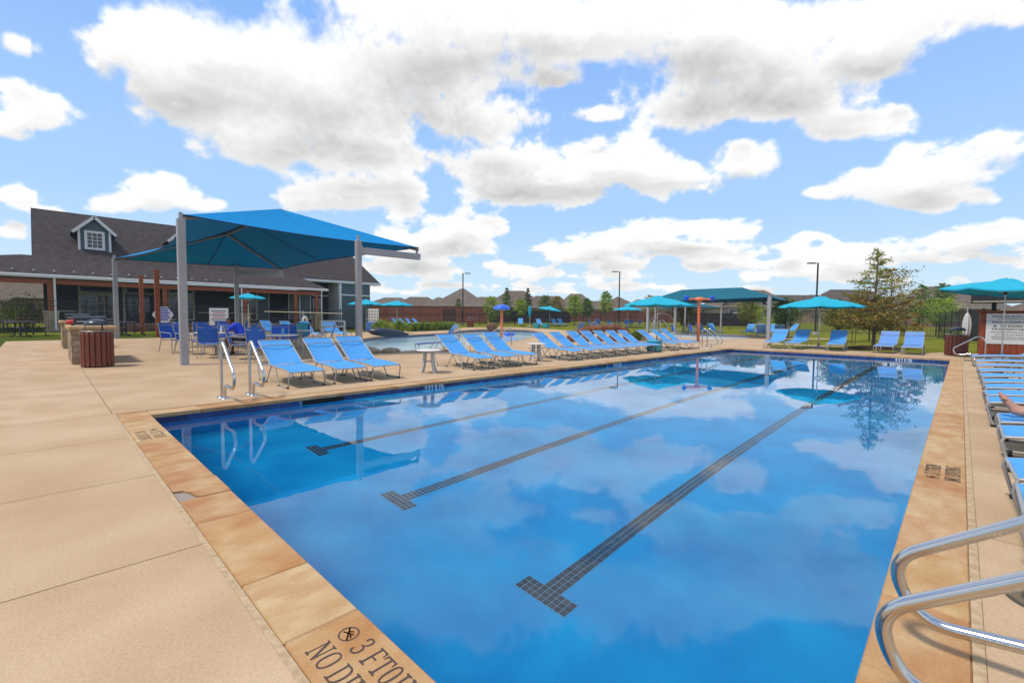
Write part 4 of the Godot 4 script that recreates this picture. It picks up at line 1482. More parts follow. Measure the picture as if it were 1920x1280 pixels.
func clubhouse() -> void:
	var t := thing("clubhouse", "slate blue clubhouse with long shingled porch roof and gabled dormers", "clubhouse")
	var zp := -43.0
	var zw := -46.0
	# roofs
	obj("roof", gable_roof_slab(Vector3(-0.4, 5.28, -46.35), Vector3(26.2, 5.05, -46.1), Vector3(25.2, 9.65, -53), Vector3(-0.4, 9.7, -53)), M.shingle, t)
	obj("roof", gable_roof_slab(Vector3(26.2, 5.05, -60), Vector3(-0.4, 5.28, -60), Vector3(-0.4, 9.7, -53.01), Vector3(25.2, 9.65, -53.01)), M.shingle, t)
	obj("porch_roof", gable_roof_slab(Vector3(-9.0, 3.92, -42.75), Vector3(18.85, 3.92, -42.75), Vector3(17.3, 5.36, -46.7), Vector3(-0.9, 5.42, -46.6), 0.10), M.shingle, t)
	var g := Geo.new()
	g.tri(Vector3(-9.0, 3.92, -42.75), Vector3(-0.9, 5.42, -46.6), Vector3(-9.0, 3.92, -60))
	g.tri(Vector3(-0.9, 5.42, -46.6), Vector3(-0.9, 5.42, -60), Vector3(-9.0, 3.92, -60))
	obj("porch_roof", g, M.shingle, t)
	g = Geo.new()
	g.quad(Vector3(18.85, 3.92, -42.75), Vector3(18.9, 3.92, -46.3), Vector3(17.3, 5.36, -46.7), Vector3(17.3, 5.36, -46.69))
	obj("porch_roof", g, M.shingle, t)
	g = Geo.new()      # gable walls
	g.tri(Vector3(-0.2, 5.0, -46.5), Vector3(-0.2, 9.5, -53), Vector3(-0.2, 5.0, -59.5))
	obj("gable_wall", g, M.slate_siding, t)
	g = Geo.new()
	g.quad(Vector3(25.0, 0, -46.5), Vector3(25.0, 0, -59.5), Vector3(25.0, 5.0, -59.5), Vector3(25.0, 5.0, -46.5))
	g.tri(Vector3(25.0, 5.0, -46.5), Vector3(25.0, 5.0, -59.5), Vector3(25.0, 9.4, -53))
	obj("gable_wall", g, M.slate_siding, t)
	g = Geo.new()
	g.quad(Vector3(0.2, 0, -59.5), Vector3(0.2, 0, -46.05), Vector3(0.2, 5.2, -46.05), Vector3(0.2, 5.2, -59.5))
	obj("gable_wall", g, M.slate_siding, t)
	# gutter, fascia, beam
	g = Geo.new()
	g.cbox(Vector3(4.95, 3.80, -42.70), Vector3(27.9, 0.20, 0.14), 0.03)
	obj("gutter", g, M.trim_white, t)
	g = Geo.new()
	g.boxa(Vector3(-9.0, 3.30, -43.12), Vector3(18.2, 3.66, -42.92))
	obj("beam", g, M.red_wood, t)
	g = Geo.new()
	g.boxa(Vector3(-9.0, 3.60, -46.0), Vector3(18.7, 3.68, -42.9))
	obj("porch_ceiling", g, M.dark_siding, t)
	g = Geo.new()
	g.boxa(Vector3(17.0, 4.82, -46.02), Vector3(26.2, 5.02, -45.9))
	g.boxa(Vector3(17.0, 4.78, -47.0), Vector3(26.2, 4.83, -45.95))
	obj("fascia", g, M.trim_white, t)
	# porch floor with a brick face
	g = Geo.new()
	g.boxa(Vector3(0.1, 0.0, -46.0), Vector3(18.6, 0.68, -42.98))
	var fl := obj("porch_floor", g, M.base_grey, t)
	masonry(fl, 0.1, 9.4, 0.1, 0.66, -42.97, 0.30, 0.14, [M.brick_0, M.brick_1, M.brick_2], "bricks")
	masonry(fl, 9.4, 18.6, 0.1, 0.66, -42.97, 0.5, 0.19, [M.stone_0, M.stone_1, M.stone_2, M.stone_3], "stones")
	# porch posts on stone piers
	for p in [[0.42, true], [6.5, true], [11.9, true], [16.0, false], [17.9, true]]:
		g = Geo.new()
		g.cbox(Vector3(p[0], 2.0, -43.02), Vector3(0.30, 2.6, 0.22), 0.02)
		var o := obj("porch_post", g, M.red_wood, t)
		if p[1]:
			g = Geo.new()
			g.boxa(Vector3(p[0] - 0.36, 0.1, -43.4), Vector3(p[0] + 0.36, 1.42, -42.78))
			g.boxa(Vector3(p[0] - 0.41, 1.42, -43.45), Vector3(p[0] + 0.41, 1.52, -42.72))
			obj("pier", g, M.stone_1, o)
			masonry(o, p[0] - 0.35, p[0] + 0.35, 0.1, 1.40, -42.77, 0.34, 0.17, [M.stone_0, M.stone_1, M.stone_2, M.stone_3], "stones")
	for p in [0.62, 11.6, 18.25]:
		g = Geo.new()
		g.tube(smooth([Vector3(p, 3.72, -42.66), Vector3(p, 3.5, -42.72), Vector3(p, 0.25, -42.72)], 0.1), 0.06, 8)
		obj("downspout", g, M.trim_white, t)
	# walls under the porch
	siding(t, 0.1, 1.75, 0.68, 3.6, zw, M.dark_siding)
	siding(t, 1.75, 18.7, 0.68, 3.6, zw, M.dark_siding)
	g = Geo.new()
	g.boxa(Vector3(0.1, 1.50, zw - 0.02), Vector3(1.75, 1.60, zw + 0.03))
	obj("trim", g, M.trim_beige, t)
	g = Geo.new()
	g.boxa(Vector3(9.2, 1.50, zw - 0.02), Vector3(14.5, 1.60, zw + 0.03))
	obj("trim", g, M.trim_beige, t)
	for w in [[2.0, 3.72, 1.05, 2.75, 4, 3], [2.0, 3.72, 3.0, 3.36, 1, 1], [7.3, 8.8, 1.05, 2.75, 4, 3], [7.3, 8.8, 3.0, 3.36, 1, 1], [12.35, 12.95, 1.05, 2.75, 1, 2], [13.2, 13.62, 1.05, 2.75, 1, 2], [4.6, 5.35, 3.05, 3.40, 1, 1], [5.5, 6.25, 3.05, 3.40, 1, 1]]:
		window(t, w[0], w[1], w[2], w[3], zw, w[4], w[5], M.trim_beige, 0.14)
	for k in 2:
		var x := 4.5 + k * 0.92
		g = Geo.new()
		g.boxa(Vector3(x, 0.68, zw - 0.02), Vector3(x + 0.88, 2.88, zw + 0.03))
		var dr := obj("door", g, M.door_dark, t)
		g = Geo.new()
		g.boxa(Vector3(x + 0.14, 0.95, zw + 0.031), Vector3(x + 0.74, 2.72, zw + 0.036))
		obj("pane", g, M.glass_dark, dr)
		g = Geo.new()
		g.rod(Vector3(x + (0.80 if k == 0 else 0.08), 1.5, zw + 0.08), Vector3(x + (0.80 if k == 0 else 0.08), 2.0, zw + 0.08), 0.015)
		obj("handle", g, M.stainless, dr)
	g = Geo.new()
	g.boxa(Vector3(4.34, 0.68, zw), Vector3(4.48, 3.5, zw + 0.05))
	g.boxa(Vector3(6.34, 0.68, zw), Vector3(6.48, 3.5, zw + 0.05))
	g.boxa(Vector3(4.48, 2.90, zw), Vector3(6.34, 3.04, zw + 0.05))
	obj("door_frame", g, M.trim_beige, t)
	# serving hatch with its open dark room and sliding panels
	g = Geo.new()
	g.boxa(Vector3(14.8, 1.2, zw), Vector3(16.4, 3.45, zw + 0.012))
	obj("opening", g, M.black_gap, t)
	for x in [13.75, 16.5, 17.55]:
		g = Geo.new()
		g.boxa(Vector3(x, 1.0, zw + 0.02), Vector3(x + 0.95, 3.42, zw + 0.05))
		var pn := obj("panel", g, M.slate_siding, t)
		g = Geo.new()
		g.boxa(Vector3(x - 0.05, 1.0, zw + 0.03), Vector3(x, 3.42, zw + 0.07))
		g.boxa(Vector3(x + 0.95, 1.0, zw + 0.03), Vector3(x + 1.0, 3.42, zw + 0.07))
		g.boxa(Vector3(x, 3.42, zw + 0.03), Vector3(x + 0.95, 3.47, zw + 0.07))
		obj("frame", g, M.trim_white, pn)
	# right wing
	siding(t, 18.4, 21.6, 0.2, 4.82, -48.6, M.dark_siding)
	siding(t, 21.6, 25.0, 0.2, 4.82, -46.1, M.slate_siding)
	g = Geo.new()
	g.boxa(Vector3(21.55, 0.2, -46.1), Vector3(21.75, 4.80, -46.03))
	g.boxa(Vector3(21.75, 3.52, -46.08), Vector3(25.0, 3.66, -46.03))
	g.boxa(Vector3(18.4, 3.45, -48.58), Vector3(21.55, 3.58, -48.54))
	g.boxa(Vector3(21.50, 0.2, -48.6), Vector3(21.56, 4.8, -46.1))
	obj("corner_board", g, M.trim_white, t)
	window(t, 19.9, 20.5, 1.6, 3.1, -48.55, 1, 2, M.trim_white, 0.08)
	# dormers
	for x in [2.98, 8.75]:
		var zf := -47.75
		g = Geo.new()
		var y0 := 6.05
		var y1 := 7.75
		var yp := 8.62
		g.quad(Vector3(x - 0.85, y0 - 0.3, zf), Vector3(x + 0.85, y0 - 0.3, zf), Vector3(x + 0.85, y1, zf), Vector3(x - 0.85, y1, zf))
		g.tri(Vector3(x - 0.85, y1, zf), Vector3(x + 0.85, y1, zf), Vector3(x, yp, zf))
		for s in [-1.0, 1.0]:
			g.quad(Vector3(x + s * 0.85, y0 - 0.3, zf), Vector3(x + s * 0.85, y0 - 0.3, zf - 3), Vector3(x + s * 0.85, y1, zf - 3), Vector3(x + s * 0.85, y1, zf))
		var d := obj("dormer", g, M.slate_siding, t)
		g = Geo.new()
		for s in [-1.0, 1.0]:
			g.boxa(Vector3(x + s * 0.88 - 0.07, y0, zf - 0.02), Vector3(x + s * 0.88 + 0.07, y1, zf + 0.04))
			var a := Vector3(x + s * 1.25, y1 - 0.30, zf + 0.2)
			var b := Vector3(x, yp + 0.10, zf + 0.2)
			var dir := (b - a).normalized()
			g.box((a + b) * 0.5, Vector3(a.distance_to(b), 0.20, 0.12), Basis(dir, dir.rotated(Vector3(0, 0, 1), PI / 2), Vector3(0, 0, 1)))
		g.boxa(Vector3(x - 0.9, y0 - 0.06, zf - 0.02), Vector3(x + 0.9, y0 + 0.04, zf + 0.05))
		obj("trim", g, M.trim_white, d)
		g = Geo.new()
		for s in [-1.0, 1.0]:
			var e := Vector3(x + s * 1.3, y1 - 0.28, zf + 0.25)
			var r := Vector3(x, yp + 0.18, zf + 0.25)
			var back := Vector3(0, 0, -3.2)
			g.quad(e, e + back, r + back, r)
			g.quad(e + Vector3(0, -0.06, 0), r + Vector3(0, -0.06, 0), r + back + Vector3(0, -0.06, 0), e + back + Vector3(0, -0.06, 0))
		obj("roof", g, M.shingle, d)
		window(d, x - 0.42, x + 0.42, 6.42, 7.52, zf + 0.012, 3, 4, M.trim_white, 0.16)
	# string of little lamps above the gutter
	for i in 14:
		g = Geo.new()
		g.lathe([Vector2(0.03, 0), Vector2(0.075, 0.05), Vector2(0.05, 0.12), Vector2(0, 0.14)], Vector3(-2.2 + i * 0.95, 4.08 + 0.02 * sin(i * 2.0), -43.1), 8)
		obj("snow_guard", g, M.galvanised, t)

func house(label: String, lat: float, dep: float, turn: float, vols: Array, wall: int, roof: int, wins: Array, group := "tan brick houses beyond the fences", base := -99.0) -> void:
	# vols: x, z, width, depth, eave, ridge, ridge share (0 pyramid .. 1 gable); wins: x, z, y0, y1, width, columns
	var p := site(lat, dep)
	var t := thing("house", label, "house", Vector3(p.x, (gh(p.x, p.z) - 0.1) if base < -50.0 else base, p.z), -45.6 + turn, group)
	for v in vols:
		var x: float = v[0]
		var z: float = v[1]
		var w: float = v[2] * 0.5
		var d: float = v[3] * 0.5
		var g := Geo.new()
		g.boxa(Vector3(x - w, -1.5, z - d), Vector3(x + w, v[4], z + d))
		obj("wall", g, M["house_wall_%d" % wall], t)
		g = Geo.new()
		var o := 0.45
		var e: float = v[4] - 0.15
		var r: float = w * v[6]
		var A := Vector3(x - w - o, e, z + d + o)
		var B := Vector3(x + w + o, e, z + d + o)
		var C := Vector3(x + w + o, e, z - d - o)
		var D := Vector3(x - w - o, e, z - d - o)
		var R0 := Vector3(x - r, v[5], z)
		var R1 := Vector3(x + r, v[5], z)
		if v.size() > 7:            # gable towards the front
			var F := Vector3(x, v[5], z + d + o)
			var K := Vector3(x, v[5], z - d - o)
			g.quad(A, F, K, D)
			g.quad(F, B, C, K)
			g.quad(A, D, C, B)
			var gw := Geo.new()
			gw.tri(Vector3(x - w, e, z + d), Vector3(x + w, e, z + d), Vector3(x, v[5] - 0.25, z + d))
			obj("gable", gw, M["house_wall_%d" % wall], t)
		else:
			g.quad(A, B, R1, R0)
			g.quad(C, D, R0, R1)
			g.tri(B, C, R1)
			g.tri(D, A, R0)
			g.quad(A, D, C, B)
		obj("roof", g, M["house_roof_%d" % roof], t)
		g = Geo.new()
		for q in [[A, B], [B, C], [C, D], [D, A]]:
			var dd: Vector3 = (q[1] - q[0]).normalized()
			g.box((q[0] + q[1]) * 0.5 + Vector3(0, -0.02, 0), Vector3((q[1] - q[0]).length(), 0.2, 0.08), Basis(dd, Vector3.UP, dd.cross(Vector3.UP)))
		obj("fascia", g, M.trim_beige, t)
	for w in wins:
		window(t, w[0] - w[4] * 0.5, w[0] + w[4] * 0.5, w[2], w[3], w[1] + 0.02, w[5], 2, M.trim_white, 0.09)

func site(lat: float, dep: float) -> Vector3:       # the street beyond runs askew to the pool: lat along it, dep away from it
	var x := 0.699 * lat + 0.714 * dep
	var z := 0.715 * lat - 0.698 * dep
	return Vector3(x, gh(x, z), z)

func wood_fence(label: String, a: Vector3, b: Vector3, h: float, m: Material) -> void:
	var t := thing("wooden_fence", label, "fence", Vector3.ZERO, 0.0, "board fences along the gardens")
	var n := roundi(a.distance_to(b) / 2.4)
	for i in n:
		var p := a.lerp(b, float(i) / n)
		var q := a.lerp(b, float(i + 1) / n)
		var d := (q - p).normalized()
		var bs := Basis(d, Vector3.UP, d.cross(Vector3.UP))
		var g := Geo.new()
		for k in 16:
			var c := p.lerp(q, (k + 0.5) / 16.0)
			g.box(c + Vector3(0, h * 0.5 + rng.randf_range(-0.01, 0.02), 0), Vector3(0.142, h, 0.02), bs)
		obj("boards", g, m, t).set_meta("kind", "stuff")
		g = Geo.new()
		g.box(p + Vector3(0, h * 0.5 + 0.05, 0), Vector3(0.11, h + 0.15, 0.11), bs)
		obj("post", g, m, t)
		g = Geo.new()
		for y in [0.25, h * 0.55, h + 0.02]: g.box((p + q) * 0.5 + Vector3(0, y, 0) + bs.z * 0.04, Vector3(p.distance_to(q), 0.09, 0.05), bs)
		obj("rail", g, m, t)

func kiosk() -> void:
	var t := thing("bar_kiosk", "red-brown boarded bar kiosk with dark flat roof right of the lap pool", "kiosk")
	var x0 := 27.3
	var g := Geo.new()
	g.boxa(Vector3(x0 + 0.03, -0.02, 0.58), Vector3(x0 + 0.18, 1.76, 4.6))
	g.boxa(Vector3(x0 + 0.19, -0.02, 0.58), Vector3(x0 + 3.0, 1.76, 0.70))
	obj("wall", g, M.cedar_wall, t)
	for i in 26:
		g = Geo.new()
		g.cbox(Vector3(x0 + 0.015, 0.87, 0.64 + i * 0.152), Vector3(0.03, 1.76, 0.146), 0.006)
		obj("board", g, M.cedar_wall, t)
	g = Geo.new()
	g.cbox(Vector3(x0 + 0.10, 1.80, 2.55), Vector3(0.42, 0.07, 4.2), 0.012)
	obj("counter", g, M.red_wood, t)
	for z in [0.95, 4.4]:
		g = Geo.new()
		g.boxa(Vector3(x0 + 0.3, 0, z - 0.07), Vector3(x0 + 0.44, 2.4, z + 0.07))
		obj("post", g, M.iron_black, t)
	g = Geo.new()
	g.boxa(Vector3(x0 - 0.5, 2.22, 0.28), Vector3(x0 + 3.4, 2.60, 5.2))
	obj("roof", g, mat("fascia_dark", lin(0.018, 0.016, 0.018), 0.6), t)
	g = Geo.new()
	g.boxa(Vector3(x0 - 0.54, 2.60, 0.24), Vector3(x0 + 3.44, 2.66, 5.24))
	g.boxa(Vector3(x0 - 0.52, 2.16, 0.30), Vector3(x0 - 0.46, 2.215, 5.2))
	obj("roof_edge", g, M.trim_beige, t)
	# rules board
	var s := thing("rules_sign", "large white pool rules sign with lettering on the red-brown kiosk wall", "sign", Vector3(x0 - 0.012, 1.09, 1.46), -90.0)
	g = Geo.new()
	g.cbox(Vector3.ZERO, Vector3(1.44, 1.24, 0.018), 0.004)
	obj("board", g, mat("sign_white", lin(0.66, 0.66, 0.66), 0.5), s)
	var ink := mat("sign_ink", lin(0.035, 0.025, 0.06), 0.7)
	for l in [["WATERSCAPE LAP POOL RULES", 0.50, 0.068, 0.80], ["POOL HOURS DAWN TO DUSK", 0.41, 0.044, 0.9], ["WARNING: NO LIFEGUARD ON DUTY", 0.27, 0.082, 0.56], ["NO DIVING", 0.11, 0.090, 0.92], ["FOR EMERGENCY DIAL 911", -0.02, 0.090, 0.69], ["CHILDREN SHOULD NOT USE POOL WITHOUT ADULT SUPERVISION", -0.14, 0.042, 0.64], ["ADULTS SHOULD NOT SWIM ALONE", -0.24, 0.042, 0.9], ["PERSONS UNDER THE AGE OF 14 MUST NOT BE", -0.34, 0.042, 0.84], ["IN THE POOL WITHOUT ADULT SUPERVISION", -0.42, 0.042, 0.84]]:
		text("lettering", l[0], l[2], ink, s, Vector3(0, l[1], 0.0105), Basis.IDENTITY, false, l[3])
	g = Geo.new()
	var ring := []
	for i in 21: ring.append(Vector3(-0.46 + 0.045 * cos(TAU * i / 20), 0.11 + 0.045 * sin(TAU * i / 20), 0.012))
	g.tube(ring, 0.006, 4, false)
	g.rod(Vector3(-0.49, 0.14, 0.012), Vector3(-0.43, 0.08, 0.012), 0.006, 4)
	g.rod(Vector3(-0.485, 0.10, 0.012), Vector3(-0.44, 0.125, 0.012), 0.006, 4)
	obj("no_diving_symbol", g, ink, s)

func grill_island(x0: float, x1: float, z0: float, z1: float, label: String, lid_x: float) -> void:
	var y := gh((x0 + x1) * 0.5, (z0 + z1) * 0.5)
	var t := thing("grill_island", label, "grill counter", Vector3((x0 + x1) * 0.5, y, (z0 + z1) * 0.5), 0.0, "stone grill counters on the deck")
	var w := (x1 - x0) * 0.5
	var d := (z1 - z0) * 0.5
	var g := Geo.new()
	g.boxa(Vector3(-w, -0.05, -d), Vector3(w, 0.86, d))
	var o := obj("body", g, M.stone_0, t)
	masonry(o, -w, w, 0.0, 0.85, d, 0.32, 0.15, [M.stone_0, M.stone_1, M.stone_2, M.stone_3], "stones")
	var lists := [Geo.new(), Geo.new(), Geo.new()]
	var yy := 0.0
	var row := 0
	while yy < 0.84:
		var z := -d - (0.15 if row % 2 else 0.0)
		while z < d:
			var l := rng.randf_range(0.24, 0.42)
			var a := maxf(z, -d)
			var b := minf(z + l, d)
			if b - a > 0.03: lists[rng.randi() % 3].box(Vector3(-w - rng.randf_range(0.0, 0.012), yy + 0.07, (a + b) * 0.5), Vector3(0.05, 0.135, b - a - 0.01))
			z += l
		yy += 0.145
		row += 1
	for k in 3: obj("stones", lists[k], M["stone_%d" % (k + 1)], o).set_meta("kind", "stuff")
	g = Geo.new()
	g.cbox(Vector3(0, 0.905, 0), Vector3(w * 2 + 0.16, 0.09, d * 2 + 0.16), 0.012)
	obj("counter", g, M.sandstone_3, t)
	g = Geo.new()
	# grill with a rounded hood
	var n := 10
	for i in n:
		var a0 := PI * i / n
		var a1 := PI * (i + 1) / n
		var p0 := Vector3(0, sin(a0) * 0.22, cos(a0) * 0.26)
		var p1 := Vector3(0, sin(a1) * 0.22, cos(a1) * 0.26)
		var X := Vector3(0.33, 0, 0)
		var c := Vector3(lid_x, 0.99, 0)
		g.quad(c - X + p0, c + X + p0, c + X + p1, c - X + p1)
		g.tri(c - X, c - X + p0, c - X + p1)
		g.tri(c + X, c + X + p1, c + X + p0)
	g.boxa(Vector3(lid_x - 0.38, 0.95, -0.28), Vector3(lid_x + 0.38, 0.992, 0.28))
	var gr := obj("grill", g, mat("hood_black", lin(0.012, 0.013, 0.016), 0.25, 0.3), t)
	g = Geo.new()
	g.rod(Vector3(lid_x - 0.28, 1.06, 0.30), Vector3(lid_x + 0.28, 1.06, 0.30), 0.014)
	obj("handle", g, M.stainless, gr)
	g = Geo.new()
	g.cbox(Vector3(lid_x - 0.02, 0.97, 0.34), Vector3(0.60, 0.03, 0.08), 0.01)
	obj("side_burner", g, M.stainless, t)

func picnic_table(x: float, z: float, label: String) -> void:
	var t := thing("picnic_table", label, "picnic table", on(x, z), 20.0, "round black picnic tables on the turf")
	var g := Geo.new()
	g.lathe([Vector2(0, 0.71), Vector2(0.58, 0.71), Vector2(0.60, 0.73), Vector2(0.58, 0.755), Vector2(0, 0.755)], Vector3.ZERO, 24)
	var tm := mat("coated_black", lin(0.02, 0.018, 0.022), 0.5)
	obj("tabletop", g, mat("coated_top", lin(0.075, 0.05, 0.065), 0.45), t)
	for i in 4:
		var a := TAU * i / 4 + 0.3
		var d := Vector3(cos(a), 0, sin(a))
		g = Geo.new()
		g.tube(smooth([d * 0.16 + Vector3(0, 0.71, 0), d * 0.20 + Vector3(0, 0.05, 0), d * 0.38 + Vector3(0, 0.03, 0)], 0.08), 0.03, 7)
		obj("leg", g, tm, t)
		g = Geo.new()
		g.tube(smooth([d * 0.20 + Vector3(0, 0.22, 0), d * 0.70 + Vector3(0, 0.20, 0), d * 0.86 + Vector3(0, 0.43, 0)], 0.1), 0.025, 7)
		g.tube(smooth([d * 0.86 + Vector3(0, 0.30, 0), d * 0.88 + Vector3(0, 0.03, 0), d * 1.02 + Vector3(0, 0.03, 0)], 0.06), 0.025, 7)
		g.lathe([Vector2(0, 0.43), Vector2(0.19, 0.43), Vector2(0.20, 0.445), Vector2(0.19, 0.465), Vector2(0, 0.465)], d * 0.88, 16)
		obj("seat", g, tm, t)

# ---- people: one skin over a skeleton of tapered capsules
func skin_over(g: Geo, bones: Array, cell: float, k: float) -> void:      # bone: from, to, radius, radius, colour
	var lo := Vector3(1e9, 1e9, 1e9)
	var hi := -lo
	for b in bones:
		var r: float = maxf(b[2], b[3]) + cell * 3.0 + k
		for p in [b[0], b[1]]:
			lo = lo.min(p - Vector3.ONE * r)
			hi = hi.max(p + Vector3.ONE * r)
	var n := Vector3i(((hi - lo) / cell).ceil()) + Vector3i.ONE
	var F := PackedFloat32Array()
	F.resize(n.x * n.y * n.z)
	F.fill(1.0)
	var best := PackedFloat32Array()
	best.resize(F.size())
	best.fill(1e9)
	var who := PackedInt32Array()
	who.resize(F.size())
	for bi in bones.size():
		var b: Array = bones[bi]
		var A: Vector3 = b[0]
		var B: Vector3 = b[1]
		var ra: float = b[2]
		var rb: float = b[3]
		var R := maxf(ra, rb) + cell * 2.0 + k
		var i0 := Vector3i((A.min(B) - Vector3.ONE * R - lo) / cell).max(Vector3i.ZERO)
		var i1 := Vector3i((A.max(B) + Vector3.ONE * R - lo) / cell).min(n - Vector3i.ONE)
		var ab := B - A
		var ll := maxf(ab.length_squared(), 1e-8)
		for z in range(i0.z, i1.z + 1):
			for y in range(i0.y, i1.y + 1):
				var o := (z * n.y + y) * n.x
				for x in range(i0.x, i1.x + 1):
					var p := lo + Vector3(x, y, z) * cell
					var t := clampf((p - A).dot(ab) / ll, 0.0, 1.0)
					var d := p.distance_to(A + ab * t) - lerpf(ra, rb, t)
					if d < best[o + x]:
						best[o + x] = d
						who[o + x] = bi
					var f := F[o + x]
					var h := maxf(k - absf(f - d), 0.0) / k
					F[o + x] = minf(f, d) - h * h * k * 0.25
	var id := {}
	for z in n.z - 1:
		for y in n.y - 1:
			for x in n.x - 1:
				var s := Vector3.ZERO
				var c := 0
				var o := (z * n.y + y) * n.x + x
				var neg := 0
				for q in 8:
					if F[o + (q & 1) + ((q >> 1) & 1) * n.x + (q >> 2) * n.x * n.y] < 0: neg += 1
				if neg == 0 or neg == 8: continue
				for e in [[0, 1], [2, 3], [4, 5], [6, 7], [0, 2], [1, 3], [4, 6], [5, 7], [0, 4], [1, 5], [2, 6], [3, 7]]:
					var a: int = e[0]
					var b: int = e[1]
					var fa := F[o + (a & 1) + ((a >> 1) & 1) * n.x + (a >> 2) * n.x * n.y]
					var fb := F[o + (b & 1) + ((b >> 1) & 1) * n.x + (b >> 2) * n.x * n.y]
					if (fa < 0) != (fb < 0):
						var pa := Vector3(a & 1, (a >> 1) & 1, a >> 2)
						var pb := Vector3(b & 1, (b >> 1) & 1, b >> 2)
						s += pa.lerp(pb, fa / (fa - fb))
						c += 1
				var grad := Vector3(F[o + 1] - F[o], F[o + n.x] - F[o], F[o + n.x * n.y] - F[o])
				g.tint = bones[who[o]][4]
				id[o] = g.vert(lo + (Vector3(x, y, z) + s / c) * cell, grad.normalized())
	var st := [1, n.x, n.x * n.y]
	for o in id:
		for ax in 3:
			var u: int = st[(ax + 1) % 3]
			var w: int = st[(ax + 2) % 3]
			var a := F[o]
			var b := F[o + st[ax]]
			if (a < 0) == (b < 0): continue
			if not (id.has(o - u) and id.has(o - w) and id.has(o - u - w)): continue
			var q := [id[o], id[o - u], id[o - u - w], id[o - w]]
			if a < 0: g.ix.append_array([q[0], q[2], q[1], q[0], q[3], q[2]])
			else: g.ix.append_array([q[0], q[1], q[2], q[0], q[2], q[3]])

func hand(bones: Array, wrist: Vector3, dir: Vector3, palm_n: Vector3, tone: Color, side: float) -> void:
	var across := dir.cross(palm_n).normalized() * side
	bones.append([wrist, wrist + dir * 0.07, 0.024, 0.026, tone])
	for i in 4:
		var base := wrist + dir * 0.075 + across * (0.030 - 0.020 * i)
		var l: float = [0.068, 0.078, 0.072, 0.055][i]
		var mid := base + dir * l * 0.5 + palm_n * 0.008
		bones.append([wrist + dir * 0.03 + across * (0.018 - 0.012 * i), base, 0.014, 0.0095, tone])
		bones.append([base, mid, 0.0092, 0.0085, tone])
		bones.append([mid, mid + dir * l * 0.4 + palm_n * 0.022, 0.0085, 0.0072, tone])
	var tb := wrist + dir * 0.02 + across * 0.028
	bones.append([tb, tb + dir * 0.035 + across * 0.025, 0.012, 0.0105, tone])
	bones.append([tb + dir * 0.035 + across * 0.025, tb + dir * 0.068 + across * 0.030 + palm_n * 0.012, 0.0100, 0.0085, tone])

func head(g: Geo, c: Vector3, fwd: Vector3, up: Vector3, tone: Color, hair: Color) -> void:
	var r := up.cross(fwd).normalized()
	var b := []
	b.append([c + up * 0.03 - fwd * 0.01, c + up * 0.035 + fwd * 0.015, 0.083, 0.078, tone])
	b.append([c - up * 0.04 + fwd * 0.02, c - up * 0.085 + fwd * 0.055, 0.060, 0.032, tone])
	b.append([c + fwd * 0.088 + up * 0.01, c + fwd * 0.112 - up * 0.022, 0.009, 0.013, tone])
	for s in [-1.0, 1.0]:
		b.append([c + r * s * 0.078 + up * 0.01, c + r * s * 0.082 - up * 0.03 - fwd * 0.005, 0.016, 0.010, tone])
		b.append([c + fwd * 0.078 + r * s * 0.031 + up * 0.018, c + fwd * 0.079 + r * s * 0.033 + up * 0.018, 0.0115, 0.0115, Color(0.03, 0.02, 0.015)])
		b.append([c + fwd * 0.082 + r * s * 0.020 + up * 0.036, c + fwd * 0.078 + r * s * 0.044 + up * 0.036, 0.006, 0.005, hair])
	b.append([c + fwd * 0.088 - r * 0.020 - up * 0.056, c + fwd * 0.088 + r * 0.020 - up * 0.056, 0.009, 0.009, Color(0.25, 0.08, 0.06)])
	b.append([c + up * 0.055 - fwd * 0.03, c + up * 0.075 + fwd * 0.03, 0.086, 0.060, hair])
	b.append([c - fwd * 0.035 + up * 0.02, c - fwd * 0.05 - up * 0.05, 0.080, 0.045, hair])
	skin_over(g, b, 0.006, 0.014)

func person_mat() -> StandardMaterial3D:
	var m := mat("person_surface", Color.WHITE, 0.75)
	m.vertex_color_use_as_albedo = true
	return m

